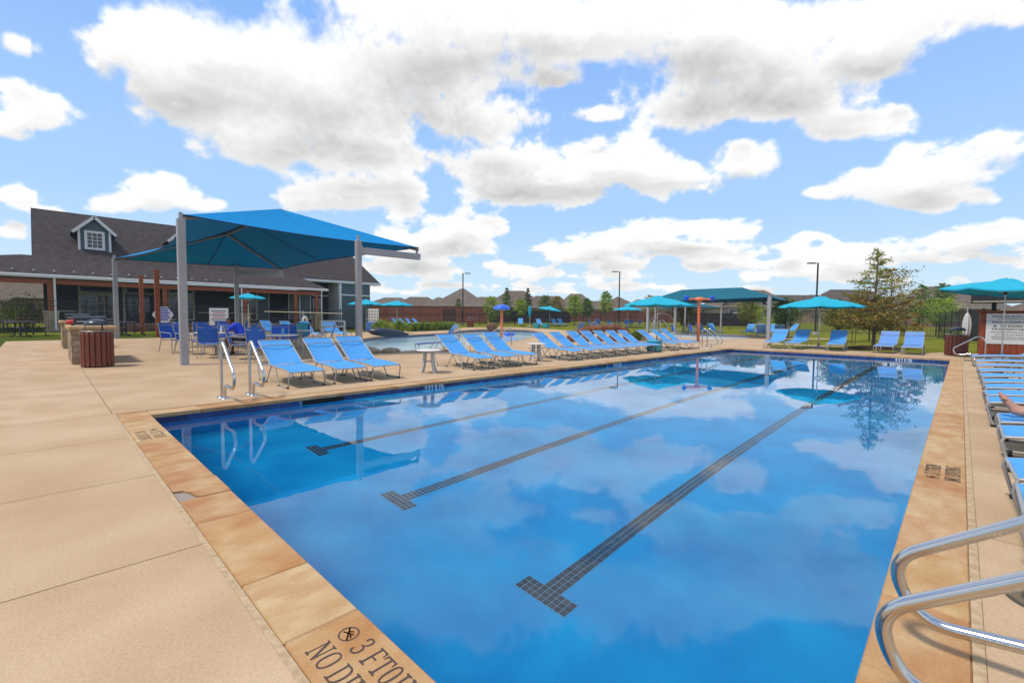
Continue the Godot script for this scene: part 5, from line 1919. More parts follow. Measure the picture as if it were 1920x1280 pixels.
func people() -> void:
	# seated at the table, leaning on it
	var t := thing("person", "dark-haired person in a bright blue shirt hunched over a patio table", "person", on(4.50, -16.62), rad_to_deg(atan2(3.9 - 4.5, -17.1 + 16.62)))
	var tone := Color(0.20, 0.085, 0.05)
	var shirt := Color(0.008, 0.055, 0.62)
	var shorts := Color(0.03, 0.03, 0.05)
	var b := []
	b.append([Vector3(0, 0.53, -0.06), Vector3(0, 0.66, 0.0), 0.145, 0.145, shirt])
	b.append([Vector3(0, 0.66, 0.0), Vector3(0, 0.88, 0.14), 0.145, 0.155, shirt])
	b.append([Vector3(-0.12, 0.94, 0.18), Vector3(0.12, 0.94, 0.18), 0.085, 0.085, shirt])
	b.append([Vector3(0, 0.95, 0.20), Vector3(0, 1.03, 0.28), 0.058, 0.052, tone])
	b.append([Vector3(-0.09, 0.52, -0.05), Vector3(0.09, 0.52, -0.05), 0.125, 0.125, shorts])
	var hb := []
	for s in [-1.0, 1.0]:
		b.append([Vector3(s * 0.19, 0.92, 0.19), Vector3(s * 0.235, 0.80, 0.30), 0.062, 0.055, shirt])
		b.append([Vector3(s * 0.235, 0.80, 0.30), Vector3(s * 0.25, 0.765, 0.36), 0.044, 0.042, tone])
		b.append([Vector3(s * 0.25, 0.765, 0.36), Vector3(s * 0.09, 0.765, 0.55), 0.042, 0.027, tone])
		hand(hb, Vector3(s * 0.09, 0.765, 0.55), Vector3(-s * 0.5, 0.0, 0.86).normalized(), Vector3(0, -1, 0), tone, s)
		b.append([Vector3(s * 0.09, 0.52, -0.04), Vector3(s * 0.12, 0.50, 0.22), 0.092, 0.075, shorts])
		b.append([Vector3(s * 0.12, 0.50, 0.22), Vector3(s * 0.13, 0.48, 0.40), 0.070, 0.058, tone])
		b.append([Vector3(s * 0.13, 0.47, 0.41), Vector3(s * 0.12, 0.30, 0.36), 0.056, 0.060, tone])
		b.append([Vector3(s * 0.12, 0.30, 0.36), Vector3(s * 0.12, 0.09, 0.34), 0.058, 0.038, tone])
		b.append([Vector3(s * 0.12, 0.055, 0.32), Vector3(s * 0.13, 0.035, 0.50), 0.042, 0.032, Color(0.05, 0.05, 0.05)])
	var g := Geo.new()
	skin_over(g, b, 0.014, 0.035)
	skin_over(g, hb, 0.0045, 0.007)
	head(g, Vector3(0, 1.08, 0.345), Vector3(0, -0.62, 0.78), Vector3(0, 0.78, 0.62), tone, Color(0.008, 0.007, 0.007))
	obj("body", g, person_mat(), t, true)
	# lying back on a lounger by the lap pool, only the feet reach into the picture
	t = thing("person", "fair-skinned person lying on a blue lounger, bare feet towards the pool", "person", on(7.25, 0.47), 180.0)
	tone = Color(0.46, 0.24, 0.17)
	var suit := Color(0.02, 0.03, 0.08)
	b = []
	hb = []
	b.append([Vector3(0, 0.50, -1.02), Vector3(0, 0.58, -1.22), 0.135, 0.13, suit])
	b.append([Vector3(0, 0.58, -1.22), Vector3(0, 0.72, -1.48), 0.125, 0.145, tone])
	b.append([Vector3(-0.13, 0.78, -1.55), Vector3(0.13, 0.78, -1.55), 0.075, 0.075, tone])
	b.append([Vector3(0, 0.80, -1.58), Vector3(0, 0.86, -1.66), 0.056, 0.052, tone])
	for s in [-1.0, 1.0]:
		b.append([Vector3(s * 0.09, 0.50, -1.0), Vector3(s * 0.11, 0.48, -0.72), 0.09, 0.078, suit])
		b.append([Vector3(s * 0.11, 0.48, -0.72), Vector3(s * 0.11, 0.45, -0.48), 0.075, 0.056, tone])
		b.append([Vector3(s * 0.11, 0.45, -0.48), Vector3(s * 0.11, 0.43, -0.28), 0.055, 0.058, tone])
		b.append([Vector3(s * 0.11, 0.43, -0.28), Vector3(s * 0.10, 0.405, -0.04), 0.056, 0.036, tone])
		b.append([Vector3(s * 0.10, 0.40, -0.02), Vector3(s * 0.10, 0.405, 0.02), 0.036, 0.034, tone])
		b.append([Vector3(s * 0.10, 0.42, 0.02), Vector3(s * 0.115, 0.53, 0.11), 0.036, 0.030, tone])
		for i in 5:
			hb.append([Vector3(s * (0.088 + 0.014 * i), 0.53, 0.10), Vector3(s * (0.084 + 0.018 * i), 0.575 - 0.008 * i, 0.135 - 0.004 * i), 0.014 if i == 0 else 0.012, 0.012 if i == 0 else 0.009, tone])
		b.append([Vector3(s * 0.19, 0.77, -1.54), Vector3(s * 0.27, 0.58, -1.36), 0.048, 0.042, tone])
		b.append([Vector3(s * 0.27, 0.58, -1.36), Vector3(s * 0.22, 0.50, -1.10), 0.040, 0.027, tone])
		hand(hb, Vector3(s * 0.22, 0.50, -1.10), Vector3(-s * 0.15, -0.12, 1.0).normalized(), Vector3(0, -1, 0), tone, s)
	g = Geo.new()
	skin_over(g, b, 0.014, 0.035)
	skin_over(g, hb, 0.0045, 0.007)
	head(g, Vector3(0, 0.94, -1.72), Vector3(0, 0.62, 0.78), Vector3(0, 0.78, -0.62), tone, Color(0.06, 0.035, 0.02))
	obj("body", g, person_mat(), t, true)

# ---- putting it all out
func furnish() -> void:
	var G1 := "loungers in the row between the lap pool and the lagoon"
	var row := [[3.45, 0.0, 31.0], [4.33, -1.0, 33.0], [5.12, 1.5, 35.0], [7.98, 0.0, 34.0], [8.88, -1.0, 33.0], [9.70, 1.0, 37.0], [11.95, 0.0, 33.0], [12.92, 1.0, 33.0], [13.82, -1.0, 35.0], [14.70, 0.0, 35.5], [15.62, 1.0, 35.0], [16.50, 0.0, 35.0], [17.40, -1.5, 34.0], [19.1, 1.0, 34.0], [20.3, 0.0, 35.0], [21.2, -1.0, 36.5]]
	var say := ["first of the near three blue loungers, beside the steel grab rails", "middle one of the near three blue loungers by the pool edge", "third blue lounger from the rails, next to the white side table", "blue lounger just past the white side table, head towards the lagoon", "middle blue lounger of the trio between the two white side tables", "blue lounger just before the second white side table", "blue lounger just past the second white side table", "second blue lounger past the second side table", "third blue lounger past the second side table", "fourth blue lounger past the second side table", "fifth blue lounger past the second side table, before the red rocks", "sixth blue lounger past the second side table, before the red rocks", "blue lounger with the teal cooler box at its feet", "blue lounger just past the leafy bush at the red rocks", "next to last blue lounger of the row towards the far stair rails", "last blue lounger of the row beside the far stair rails"]
	for i in row.size():
		lounger(row[i][0], -8.74, row[i][1], say[i], G1, "sling_blue", row[i][2])
	lounger(10.0, -14.85, -112.0, "lounger turned the other way, dark back towards the lap pool", "loungers facing the lagoon", "sling_faded", 52.0)
	var G2 := "loungers at the far end of the lap pool"
	var far_row := [[24.35, -6.45, "leftmost blue lounger at the far end of the lap pool"], [24.55, -5.62, "second lounger from the left at the far pool end, left of the umbrella"], [24.60, -3.98, "lounger at the far pool end just right of the umbrella pole"], [24.68, -2.30, "lounger at the far pool end in front of the mulch bed of the feathery tree"], [24.60, -1.38, "pale blue lounger at the far pool end nearest the slatted bin"]]
	for q in far_row: lounger(q[0], q[1], -90.0 + rng.randf_range(-4, 4), q[2], G2, "sling_faded" if q[1] > -3 else "sling_blue", 38.0)
	var G3 := "loungers along the right side of the lap pool"
	var xs := [20.1, 17.6, 15.8, 14.2, 12.85, 11.7, 10.72, 9.7, 8.85, 7.25, 6.38, 4.80, 4.02]
	var who := ["farthest blue lounger of the right-hand row, next to the kiosk", "second blue lounger from the kiosk in the right-hand row", "third blue lounger from the kiosk in the right-hand row", "fourth blue lounger from the kiosk in the right-hand row", "fifth blue lounger from the kiosk in the right-hand row", "sixth blue lounger from the kiosk in the right-hand row", "seventh blue lounger from the kiosk in the right-hand row", "blue lounger two places beyond the lying person", "blue lounger just beyond the lying person, its frame showing", "blue lounger on which a person lies with bare feet out", "blue lounger just this side of the lying person", "second nearest blue lounger of the right-hand row", "nearest blue lounger of the right-hand row, by the steel rails"]
	for i in xs.size(): lounger(xs[i], 0.30 + rng.randf_range(-0.04, 0.04), 180.0 + rng.randf_range(-2, 2), who[i], G3, "sling_blue", 33.0, i < 7 and i % 3 == 1)
	var G4 := "loungers on the deck left of the lagoon by the clubhouse"
	var left := [[9.6, -29.2, "blue lounger by the clubhouse fence, leftmost behind the dining chairs"], [10.5, -28.6, "blue lounger by the clubhouse fence behind the dining tables, second from left"], [11.4, -28.0, "blue lounger in front of the white ring buoy"], [12.5, -27.6, "blue lounger by the clubhouse fence right of the ring buoy"], [13.3, -28.6, "blue lounger by the clubhouse fence behind the pale pipe rack"]]
	for q in left: lounger(q[0], q[1] + 1.2, 15.0, q[2], G4, "sling_blue", 50.0)
	var G5 := "loungers on the grass beyond the lagoon"
	for i in 4:
		var p := site(-13.5 + i * 0.85, 57.0)
		lounger(p.x, p.z, 20.0, ["first of four blue loungers in front of the brown board fence", "second of four blue loungers in front of the brown board fence", "third of four blue loungers in front of the brown board fence", "last of four blue loungers in front of the brown board fence"][i], G5, "sling_blue", 46.0)
	for q in [[1.1, 60.0, -46.0, "blue lounger on the grass left of the folded teal umbrella"], [4.0, 58.0, -20.0, "blue lounger behind the two teal cubes on the grass"], [6.1, 60.0, -20.0, "blue lounger on the grass right of the two teal cubes"], [7.0, 60.5, -20.0, "blue lounger farther right of the two teal cubes"]]:
		var p := site(q[0], q[1])
		lounger(p.x, p.z, q[2], q[3], G5, "sling_blue", 48.0)
	for q in [[6.2, 45.0, "dark-backed lounger on the grass strip before the red rocks, leftmost"], [7.4, 45.0, "dark-backed lounger on the grass strip before the red rocks, middle"], [8.9, 45.0, "dark-backed lounger on the grass strip before the red rocks, nearest the rocks"]]:
		var p := site(q[0], q[1])
		lounger(p.x, p.z, 150.0, q[2], G5, "sling_faded", 46.0)
	var G6 := "loungers round the splash pad"
	for q in [[17.8, 42.0, -40.0, "sling_blue", "blue lounger behind the splash pad, leftmost facing us"], [18.9, 42.0, -40.0, "sling_blue", "blue lounger behind the splash pad, right of the leftmost"], [20.2, 40.0, -95.0, "sling_blue", "blue lounger right of the splash pad under the young tree"], [19.4, 35.5, 100.0, "sling_faded", "dark lounger seen from behind at the splash pad, left one"], [21.3, 40.5, -95.0, "sling_blue", "patterned-looking blue lounger right of the splash pad"], [20.8, 35.5, 100.0, "sling_faded", "dark lounger seen from behind at the splash pad, right one"], [22.2, 40.0, -95.0, "sling_blue", "blue lounger just left of the grey canopy post"], [24.6, 46.0, -120.0, "sling_blue", "first of three blue loungers right of the grey canopy post"], [25.9, 46.0, -120.0, "sling_blue", "second of three blue loungers right of the grey canopy post"], [27.2, 46.0, -120.0, "sling_blue", "third of three blue loungers right of the grey canopy post"]]:
		var p := site(q[0], q[1])
		lounger(p.x, p.z, q[2], q[4], G6, q[3], 48.0)

	# dining sets
	var tabs := [[3.9, -17.1, "round white patio table at which the person in blue sits"], [4.96, -14.8, "round white patio table nearest the lounger row"], [6.9, -18.5, "round white patio table nearest the lagoon edge"], [4.7, -21.6, "round white patio table farthest under the blue canopy"]]
	for q in tabs: round_table(q[0], q[1], 0.60, 0.72, q[2], "white patio tables under the canopy")
	var CG := "blue sling chairs at the patio tables"
	var cs := [
		[3.05, -18.7, 0, "blue sling chair left of the near canopy post, farthest left"], [3.50, -16.10, 0, "blue sling chair with its back to us beside the near canopy post"], [4.50, -16.62, 0, "blue sling chair under the person in the blue shirt"], [4.35, -18.05, 0, "blue sling chair across the table from the person in blue"], [3.3, -17.7, 0, "blue sling chair half hidden behind the near canopy post"],
		[4.25, -13.95, 1, "blue sling chair with its back to us behind the grab rails"], [4.05, -15.15, 1, "blue sling chair side-on between the person and the rails"], [5.85, -14.45, 1, "blue sling chair directly behind the nearest lounger"], [5.35, -15.75, 1, "blue sling chair at the far side of the table nearest the loungers"],
		[6.35, -17.55, 2, "blue sling chair facing us behind the second lounger"], [7.85, -18.1, 2, "blue sling chair at the right end of the patio, by the lagoon"], [7.45, -19.4, 2, "blue sling chair on the lagoon side of the last patio table"], [6.0, -19.0, 2, "blue sling chair left of the last patio table"],
		[3.9, -21.2, 3, "blue sling chair at the rear table, left side"], [5.2, -22.4, 3, "blue sling chair at the rear table, clubhouse side"], [5.55, -21.2, 3, "blue sling chair at the rear table, right side"], [4.3, -20.75, 3, "blue sling chair at the rear table, near side"]]
	for q in cs: chair(q[0], q[1], Vector2(tabs[q[2]][0], tabs[q[2]][1]), q[3], CG)
	for i in 8:
		var c := site([10.2, 10.9, 13.9, 14.6, 11.2, 12.0, 15.4, 15.9][i], [59.0, 58.3, 59.5, 58.6, 60.4, 57.9, 60.0, 58.2][i])
		var tt := site(11.2 if i in [0, 1, 4, 5] else 14.9, 59.4)
		chair(c.x, c.z, Vector2(tt.x, tt.z), "blue sling chair at the lawn table %s" % ["left of the far umbrella, left side", "left of the far umbrella, near left side", "under the far umbrella, left side", "under the far umbrella, near left side", "left of the far umbrella, rear side", "left of the far umbrella, near right side", "under the far umbrella, right side", "under the far umbrella, near right side"][i], "blue chairs at the lawn tables")
	for q in [[11.2, 59.4, "white table on the lawn left of the far umbrella"], [14.9, 59.4, "white table on the lawn under the far umbrella"]]:
		var p := site(q[0], q[1])
		round_table(p.x, p.z, 0.6, 0.72, q[2], "white tables on the far lawn")
	for q in [[33.9, -15.55, 35.5, -14.0, "dark sling chair with its back to us left of the orange water feature"], [35.1, -14.65, 37.0, -13.0, "dark sling chair with its back to us right of the orange water feature"]]:
		chair(q[0], q[1], Vector2(q[2], q[3]), q[4], "chairs facing the splash pad")
	round_table(6.49, -9.15, 0.30, 0.56, "white side table after the third lounger of the near row", "white side tables among the loungers")
	round_table(10.75, -9.45, 0.30, 0.56, "white side table after the sixth lounger of the row", "white side tables among the loungers")

	# rails
	grab_rail(2.02, -8.62, 0.0, "steel grab rail at the near left pool corner, left one of the pair")
	grab_rail(2.45, -8.66, 0.0, "steel grab rail at the near left pool corner, right one beside the loungers")
	grab_rail(22.0, -8.80, 0.0, "steel stair rail at the far left pool corner, nearer one")
	grab_rail(22.6, -8.80, 0.0, "steel stair rail at the far left pool corner, farther one")
	grab_rail(2.0, 0.70, 180.0, "steel grab rail in the near right corner, nearest one", true)
	grab_rail(2.5, 0.70, 180.0, "steel grab rail in the near right corner, second one", true)
	grab_rail(24.3, 0.68, 180.0, "pale steel rail in front of the far slatted bin", true)
	for q in [[12.1, -14.9, "steel rail in the lagoon behind the fourth lounger"], [14.5, -14.9, "steel rail in the lagoon behind the sixth lounger, left one"], [15.2, -14.9, "steel rail in the lagoon behind the sixth lounger, right one"]]:
		var t := thing("lagoon_rail", q[2], "handrail", on(q[0], q[1]), 180.0, "steel rails into the lagoon")
		obj("tube", rail_part([Vector3(0, 0, 0), Vector3(0, 0.9, 0), Vector3(0, 0.92, 0.12), Vector3(0, 0.45, 0.95), Vector3(0, -0.3, 1.05)], 0.022, 0.14), M.stainless, t)
		var g := Geo.new()
		escutcheon(g, Vector3.ZERO)
		obj("escutcheon", g, M.stainless, t)

	trash_can(0.92, -15.15, 0.30, 0.86, "slatted brown litter bin in front of the stone grill counter")
	trash_can(25.75, -0.10, 0.34, 0.84, "slatted brown litter bin at the far right pool corner")
	var bp := site(-5.1, 56.0)
	trash_can(bp.x, bp.z, 0.40, 0.9, "slatted litter bin beyond the lagoon next to the lamp post")

	# umbrellas
	umbrella(26.5, -4.94, 2.52, 1.78, "large teal umbrella behind the far loungers, right of the lamp post", 0.0, 10.0)
	umbrella(26.9, -13.6, 2.80, 2.05, "large teal umbrella beside the bush, left of the teal canopy", 0.0, 22.0)
	umbrella(24.3, 1.10, 2.92, 1.80, "teal umbrella in front of the kiosk's white rules sign", 6.0, 12.0)
	umbrella(8.76, -31.0, 2.62, 1.02, "small teal umbrella behind the dining chairs, before the clubhouse porch", 0.0, 5.0)
	for q in [[-14.6, 46.0, 3.05, 1.75, "teal umbrella left of the board fence, partly behind the grey post", 0.0], [-11.4, 45.5, 2.95, 1.65, "teal umbrella over the grass clumps before the brown board fence", 0.0], [5.0, 61.5, 2.6, 1.6, "teal umbrella on the lawn right of the folded one", 9.0], [14.9, 59.4, 2.75, 1.85, "teal umbrella on the lawn under the middle lamp post", 0.0]]:
		var p := site(q[0], q[1])
		umbrella(p.x, p.z, q[2], q[3], q[4], q[5], 30.0)
	var cp := site(2.25, 59.0)
	umbrella(cp.x, cp.z, 2.65, 1.2, "folded teal umbrella standing on the lawn behind the lagoon", 0.0, 0.0, 8, true)

	# lamp posts
	lamp_post(52.2, -10.05, 6.9, Vector3(-0.66, 0, -0.75), "tall dark lamp post left of the feathery tree, tallest in view")
	lamp_post(52.5, -31.9, 7.2, Vector3(-0.70, 0, -0.71), "tall dark lamp post beyond the lawn tables, arm to the left")
	var lp := site(-6.6, 61.5)
	lamp_post(lp.x, lp.z, 6.9, Vector3(0.70, 0, 0.71), "tall dark lamp post beyond the lagoon by the far gate")

func grounds() -> void:
	# fences
	iron_fence([Vector2(-9, -36.4), Vector2(6.1, -36.4)], 1.88, "black iron fence before the left half of the clubhouse porch")
	iron_fence([Vector2(6.3, -36.45), Vector2(19.5, -36.9)], 1.88, "black iron fence before the right half of the clubhouse porch")
	var ring := []
	for q in [[-9.0, 61.0], [-2.0, 61.6], [5.0, 62.0], [12.0, 62.4], [18.0, 62.0], [23.0, 60.5]]:
		var p := site(q[0], q[1])
		ring.append(Vector2(p.x, p.z))
	iron_fence(ring, 1.75, "black iron fence curving round the far lawn behind the lagoon", 2.4, 0.13)
	iron_fence([ring[5], Vector2(63.4, -13.8), Vector2(58.1, -5.7), Vector2(54.3, -3.6)], 1.9, "black iron fence behind the splash pad and the feathery tree", 2.4, 0.12)
	iron_fence([Vector2(54.2, -3.5), Vector2(51.6, -1.3), Vector2(43.8, 0.28)], 2.1, "tall black iron fence panels left of the far bin", 1.9, 0.15)
	# gate with a solid black leaf
	var t := thing("gate", "black iron gate with solid panel between fence and kiosk", "gate")
	for k in [[Vector2(43.6, 0.38), Vector2(42.3, 1.0)]]:
		var P := Vector3(k[0].x, 0, k[0].y)
		var Q := Vector3(k[1].x, 0, k[1].y)
		var d := (Q - P).normalized()
		var bs := Basis(d, Vector3.UP, d.cross(Vector3.UP))
		var g := Geo.new()
		g.box((P + Q) * 0.5 + Vector3(0, 1.1, 0), Vector3(P.distance_to(Q), 2.0, 0.03), bs)
		obj("panel", g, M.iron_black, t)
		for e in [P, Q]:
			g = Geo.new()
			g.box(e + Vector3(0, 1.1, 0), Vector3(0.12, 2.3, 0.12), bs)
			obj("post", g, M.iron_black, t)
	wood_fence("red-brown board fence behind the umbrellas left of the far gate", site(-26, 67), site(-3.6, 67.5), 2.35, M.fence_wood)
	wood_fence("dark board fence behind the mushroom fountain", site(-3.5, 70), site(9, 71), 1.75, mat("fence_dark", lin(0.022, 0.016, 0.018), 0.9))
	wood_fence("reddish board fence behind the middle lawn trees", site(9.2, 76), site(27, 76), 1.7, M.fence_wood)
	wood_fence("black board fence under the tan gabled house", site(24.2, 66), site(34, 65), 1.75, M.fence_dark)
	# small gate in the far fence
	t = thing("gate", "dark mesh gate in the far iron fence with a silver push bar", "gate")
	var g := Geo.new()
	var a := site(-9.05, 60.9)
	var b := site(-7.6, 60.95)
	var d := (b - a).normalized()
	var bs := Basis(d, Vector3.UP, d.cross(Vector3.UP))
	for e in [a, b]: g.box(e + Vector3(0, 1.05, 0), Vector3(0.16, 2.2, 0.16), bs)
	g.box((a + b) * 0.5 + Vector3(0, 2.05, 0), Vector3(a.distance_to(b), 0.1, 0.06), bs)
	obj("frame", g, M.iron_black, t)
	g = Geo.new()
	for i in 24: g.box(a.lerp(b, (i + 0.5) / 24.0) + Vector3(0, 1.1, 0), Vector3(0.03, 1.8, 0.02), bs)
	obj("bars", g, M.iron_black, t).set_meta("kind", "stuff")
	g = Geo.new()
	g.box((a + b) * 0.5 + Vector3(0, 1.05, 0) + bs.z * -0.05, Vector3(1.0, 0.08, 0.06), bs)
	obj("push_bar", g, M.galvanised, t)
	# white notice board and mesh store left of the board fence
	var wb := site(-12.2, 40.5)
	t = thing("notice_board", "tall white grid board with blue foot right of the grey canopy post", "notice board", wb, -45.6)
	g = Geo.new()
	g.cbox(Vector3(0, 1.45, 0), Vector3(1.05, 1.15, 0.06), 0.01)
	obj("board", g, M.table_white, t)
	g = Geo.new()
	for i in 4:
		for j in 4: g.cbox(Vector3(-0.38 + i * 0.25, 1.05 + j * 0.26, 0.035), Vector3(0.17, 0.17, 0.012), 0.003)
	obj("notices", g, M.trim_beige, t)
	g = Geo.new()
	g.cbox(Vector3(0, 0.45, 0), Vector3(1.15, 0.8, 0.5), 0.05)
	obj("foot", g, M.sling_royal, t)
	g = Geo.new()
	for s in [-0.5, 0.5]: g.boxa(Vector3(s - 0.03, 0, -0.03), Vector3(s + 0.03, 2.05, 0.03))
	obj("post", g, M.iron_black, t)
	# the low dark slide hump
	g = Geo.new()
	g.grid(func(u: float, v: float) -> Vector3:
		var an := TAU * v
		var x := (u - 0.35) * 2.6
		var r := 0.33 * sqrt(maxf(0.0, sin(PI * clampf(u * 0.96 + 0.03, 0, 1)))) * (1.0 - 0.45 * u)
		return Vector3(x, 0.22 + r * sin(an) * 1.1 + 0.22 * (1 - u), r * cos(an) * 1.4), 24, 14)
	var o := obj("slide_hump", g, mat("navy_rubber", lin(0.012, 0.018, 0.035), 0.35))
	o.position = Vector3(15.9, -0.05, -27.6)
	o.rotation_degrees.y = -30
	tag(o, "low dark navy slide hump at the lagoon edge right of the grey post", "water slide")
	# splash features
	t = thing("mushroom_fountain", "blue mushroom fountain on an orange pole in the lagoon", "fountain", Vector3(25.6, -0.4, -26.2), 0.0, "spray features")
	g = Geo.new()
	g.tube([Vector3.ZERO, Vector3(0, 2.6, 0)], 0.11, 14)
	obj("pole", g, mat("pole_orange", lin(0.72, 0.17, 0.055), 0.4), t)
	g = Geo.new()
	g.lathe([Vector2(0, 2.42), Vector2(0.45, 2.40), Vector2(0.66, 2.45), Vector2(0.69, 2.52), Vector2(0.62, 2.62), Vector2(0.42, 2.74), Vector2(0.2, 2.80), Vector2(0, 2.81)], Vector3.ZERO, 24)
	obj("cap", g, mat("cap_blue", lin(0.015, 0.12, 0.72), 0.3), t)
	t = thing("spray_post", "orange spray post with crossarm and blue tipping buckets", "fountain", on(28.6, -11.7), -45.6, "spray features")
	g = Geo.new()
	g.tube([Vector3.ZERO, Vector3(0, 2.62, 0)], 0.085, 12)
	obj("pole", g, M.pole_orange, t)
	g = Geo.new()
	g.tube(smooth([Vector3(-0.68, 2.60, 0), Vector3(0.0, 2.66, 0), Vector3(0.68, 2.60, 0)], 0.2), 0.06, 10)
	obj("crossarm", g, M.pole_orange, t)
	g = Geo.new()
	g.lathe([Vector2(0.10, 2.44), Vector2(0.16, 2.52), Vector2(0.30, 2.56), Vector2(0.32, 2.62), Vector2(0.22, 2.72), Vector2(0, 2.76)], Vector3(0, 0, 0), 16)
	obj("top", g, M.pole_orange, t)
	for s in [-1.0, 1.0]:
		g = Geo.new()
		g.lathe([Vector2(0, 2.52), Vector2(0.11, 2.54), Vector2(0.15, 2.76), Vector2(0.14, 2.82), Vector2(0.12, 2.80), Vector2(0.09, 2.58), Vector2(0, 2.57)], Vector3(s * 0.80, 0, 0), 14)
		obj("bucket", g, M.cap_blue, t)
	t = thing("water_arches", "cluster of thin silver water arches on the splash pad", "fountain", on(53.0 * 0.86, -22.5), 0.0, "spray features")
	for i in 5:
		g = Geo.new()
		var rr := 0.9 + 0.28 * (i % 3)
		var dx := Vector3(cos(i * 0.9), 0, sin(i * 0.9))
		g.tube(arc(dx * (i - 2) * 0.35, dx.rotated(Vector3.UP, 0.7) * rr, Vector3(0, rr * 1.35, 0), 0, 180, 14), 0.035, 8)
		obj("arch", g, M.galvanised, t)
	g = Geo.new()
	g.slab(PackedVector2Array([Vector2(32.5, -12.2), Vector2(36.0, -11.2), Vector2(41.0, -12.5), Vector2(44.5, -17), Vector2(42.5, -22), Vector2(38.5, -22.5), Vector2(34.6, -18.0)]), 0.0, 0.014)
	struct("splash_pad", g, mat("pad_pale", lin(0.46, 0.47, 0.48), 0.6), "pale grey splash pad floor under the spray features")
	g = Geo.new()
	for q in [[-6.5, 3.9], [0, 0]]: pass
	g.lathe([Vector2(0.28, -0.09), Vector2(0.40, -0.03), Vector2(0.40, 0.09), Vector2(0.28, 0.15), Vector2(0.18, 0.09), Vector2(0.18, -0.03), Vector2(0.28, -0.09)], Vector3.ZERO, 20, 1.5, 1.0)
	o = obj("pool_float", g, M.cap_blue)
	o.position = Vector3(28.5, -0.08, -28.2)
	tag(o, "blue inflatable float at the lagoon's far end by the mushroom fountain", "pool float")
	# ring buoy on its stand and the shepherd's pole
	t = thing("ring_buoy", "white ring buoy hanging at the clubhouse fence", "ring buoy", Vector3(12.35, 1.02, -31.6), 40.0)
	g = Geo.new()
	var rp := []
	for i in 25: rp.append(Vector3(cos(TAU * i / 24) * 0.27, sin(TAU * i / 24) * 0.27, 0))
	g.tube(rp, 0.075, 10, false)
	obj("ring", g, M.table_white, t)
	g = Geo.new()
	for i in 4: g.tube(arc(Vector3.ZERO, Vector3(0.36, 0, 0), Vector3(0, 0.36, 0), i * 90 + 8, i * 90 + 82, 6), 0.010, 5)
	obj("rope", g, M.trim_beige, t)
	t = thing("buoy_stand", "grey stand post that carries the ring buoy and the pole hooks", "post", on(12.3, -31.75))
	g = Geo.new()
	g.boxa(Vector3(-0.04, 0, -0.04), Vector3(0.04, 1.7, 0.04))
	obj("post", g, M.galvanised, t)
	g = Geo.new()
	for x in [-0.1, 0.1]: g.rod(Vector3(x, 1.55, 0), Vector3(x, 1.50, 0.12), 0.012)
	obj("hook", g, M.galvanised, t)
	g = Geo.new()
	g.tube([Vector3(9.9, 1.62, -31.8), Vector3(14.8, 1.55, -31.2)], 0.022, 8)
	o = obj("rescue_pole", g, mat("pole_cream", lin(0.62, 0.58, 0.36), 0.5))
	tag(o, "long pale yellow rescue pole lying level in front of the clubhouse", "pole")
	# pale pipe rack by the lagoon
	t = thing("pipe_rack", "pale pipe frame rack standing behind the lounger row at the lagoon", "rack", on(9.0, -19.9), -45.6)
	for x in [-0.5, 0.5]:
		g = Geo.new()
		g.tube([Vector3(x, 0, 0.05), Vector3(x, 1.12, 0)], 0.045, 10)
		obj("upright", g, M.table_white, t)
		g = Geo.new()
		g.tube([Vector3(x, 0.85, 0), Vector3(x + 0.05, 0.0, -0.5)], 0.028, 8)
		obj("brace", g, M.table_white, t)
	for y in [1.10, 0.86]:
		g = Geo.new()
		g.tube([Vector3(-0.5, y, 0), Vector3(0.5, y, 0)], 0.04, 10)
		obj("bar", g, M.table_white, t)
	for x in [-1.25, -1.0]:
		g = Geo.new()
		g.tube(smooth([Vector3(x - 0.5, 0.0, -0.1), Vector3(x - 0.45, 0.85, -0.1), Vector3(x - 0.2, 0.85, 0.0), Vector3(x + 0.55, 0.1, 0.4)], 0.15), 0.024, 8)
		obj("hand_bar", g, M.stainless, t)
	# teal cubes, cooler
	for q in [[3.0, 56.0, "teal cube stool on the grass, left one of two"], [4.1, 55.8, "teal cube stool on the grass, right one of two"]]:
		var p := site(q[0], q[1])
		g = Geo.new()
		g.cbox(Vector3(0, 0.26, 0), Vector3(0.62, 0.50, 0.62), 0.03)
		t = thing("cube_stool", q[2], "stool", p, 20.0, "teal cube stools")
		obj("body", g, mat("teal_plastic", lin(0.015, 0.30, 0.36), 0.45), t)
		g = Geo.new()
		g.cbox(Vector3(0, 0.53, 0), Vector3(0.64, 0.05, 0.64), 0.02)
		obj("lid", g, M.teal_plastic, t)
	t = thing("cooler_box", "teal cooler box among the feet of the far row of loungers", "box", on(18.1, -9.25), 8.0)
	g = Geo.new()
	g.cbox(Vector3(0, 0.20, 0), Vector3(0.75, 0.38, 0.42), 0.03)
	obj("body", g, M.teal_plastic, t)
	g = Geo.new()
	g.cbox(Vector3(0, 0.42, 0), Vector3(0.78, 0.07, 0.45), 0.02)
	obj("lid", g, M.teal_plastic, t)
	# belongings
	g = Geo.new()
	g.grid(func(u: float, v: float) -> Vector3:
		var an := TAU * u
		var s := sin(PI * clampf(v, 0.0, 1.0))
		return Vector3(cos(an) * 0.17 * s * (1.0 + 0.15 * sin(an * 3.0)), 0.075 * (1.0 - cos(PI * v)), -sin(an) * 0.11 * s), 16, 8)
	o = obj("cloth_bag", g, mat("cloth_red", lin(0.50, 0.03, 0.03), 0.8))
	o.position = Vector3(0.62, gh(0.62, -17.9) + 0.955, -17.9)
	tag(o, "small crumpled red cloth bag lying on the nearer grill counter", "bag")
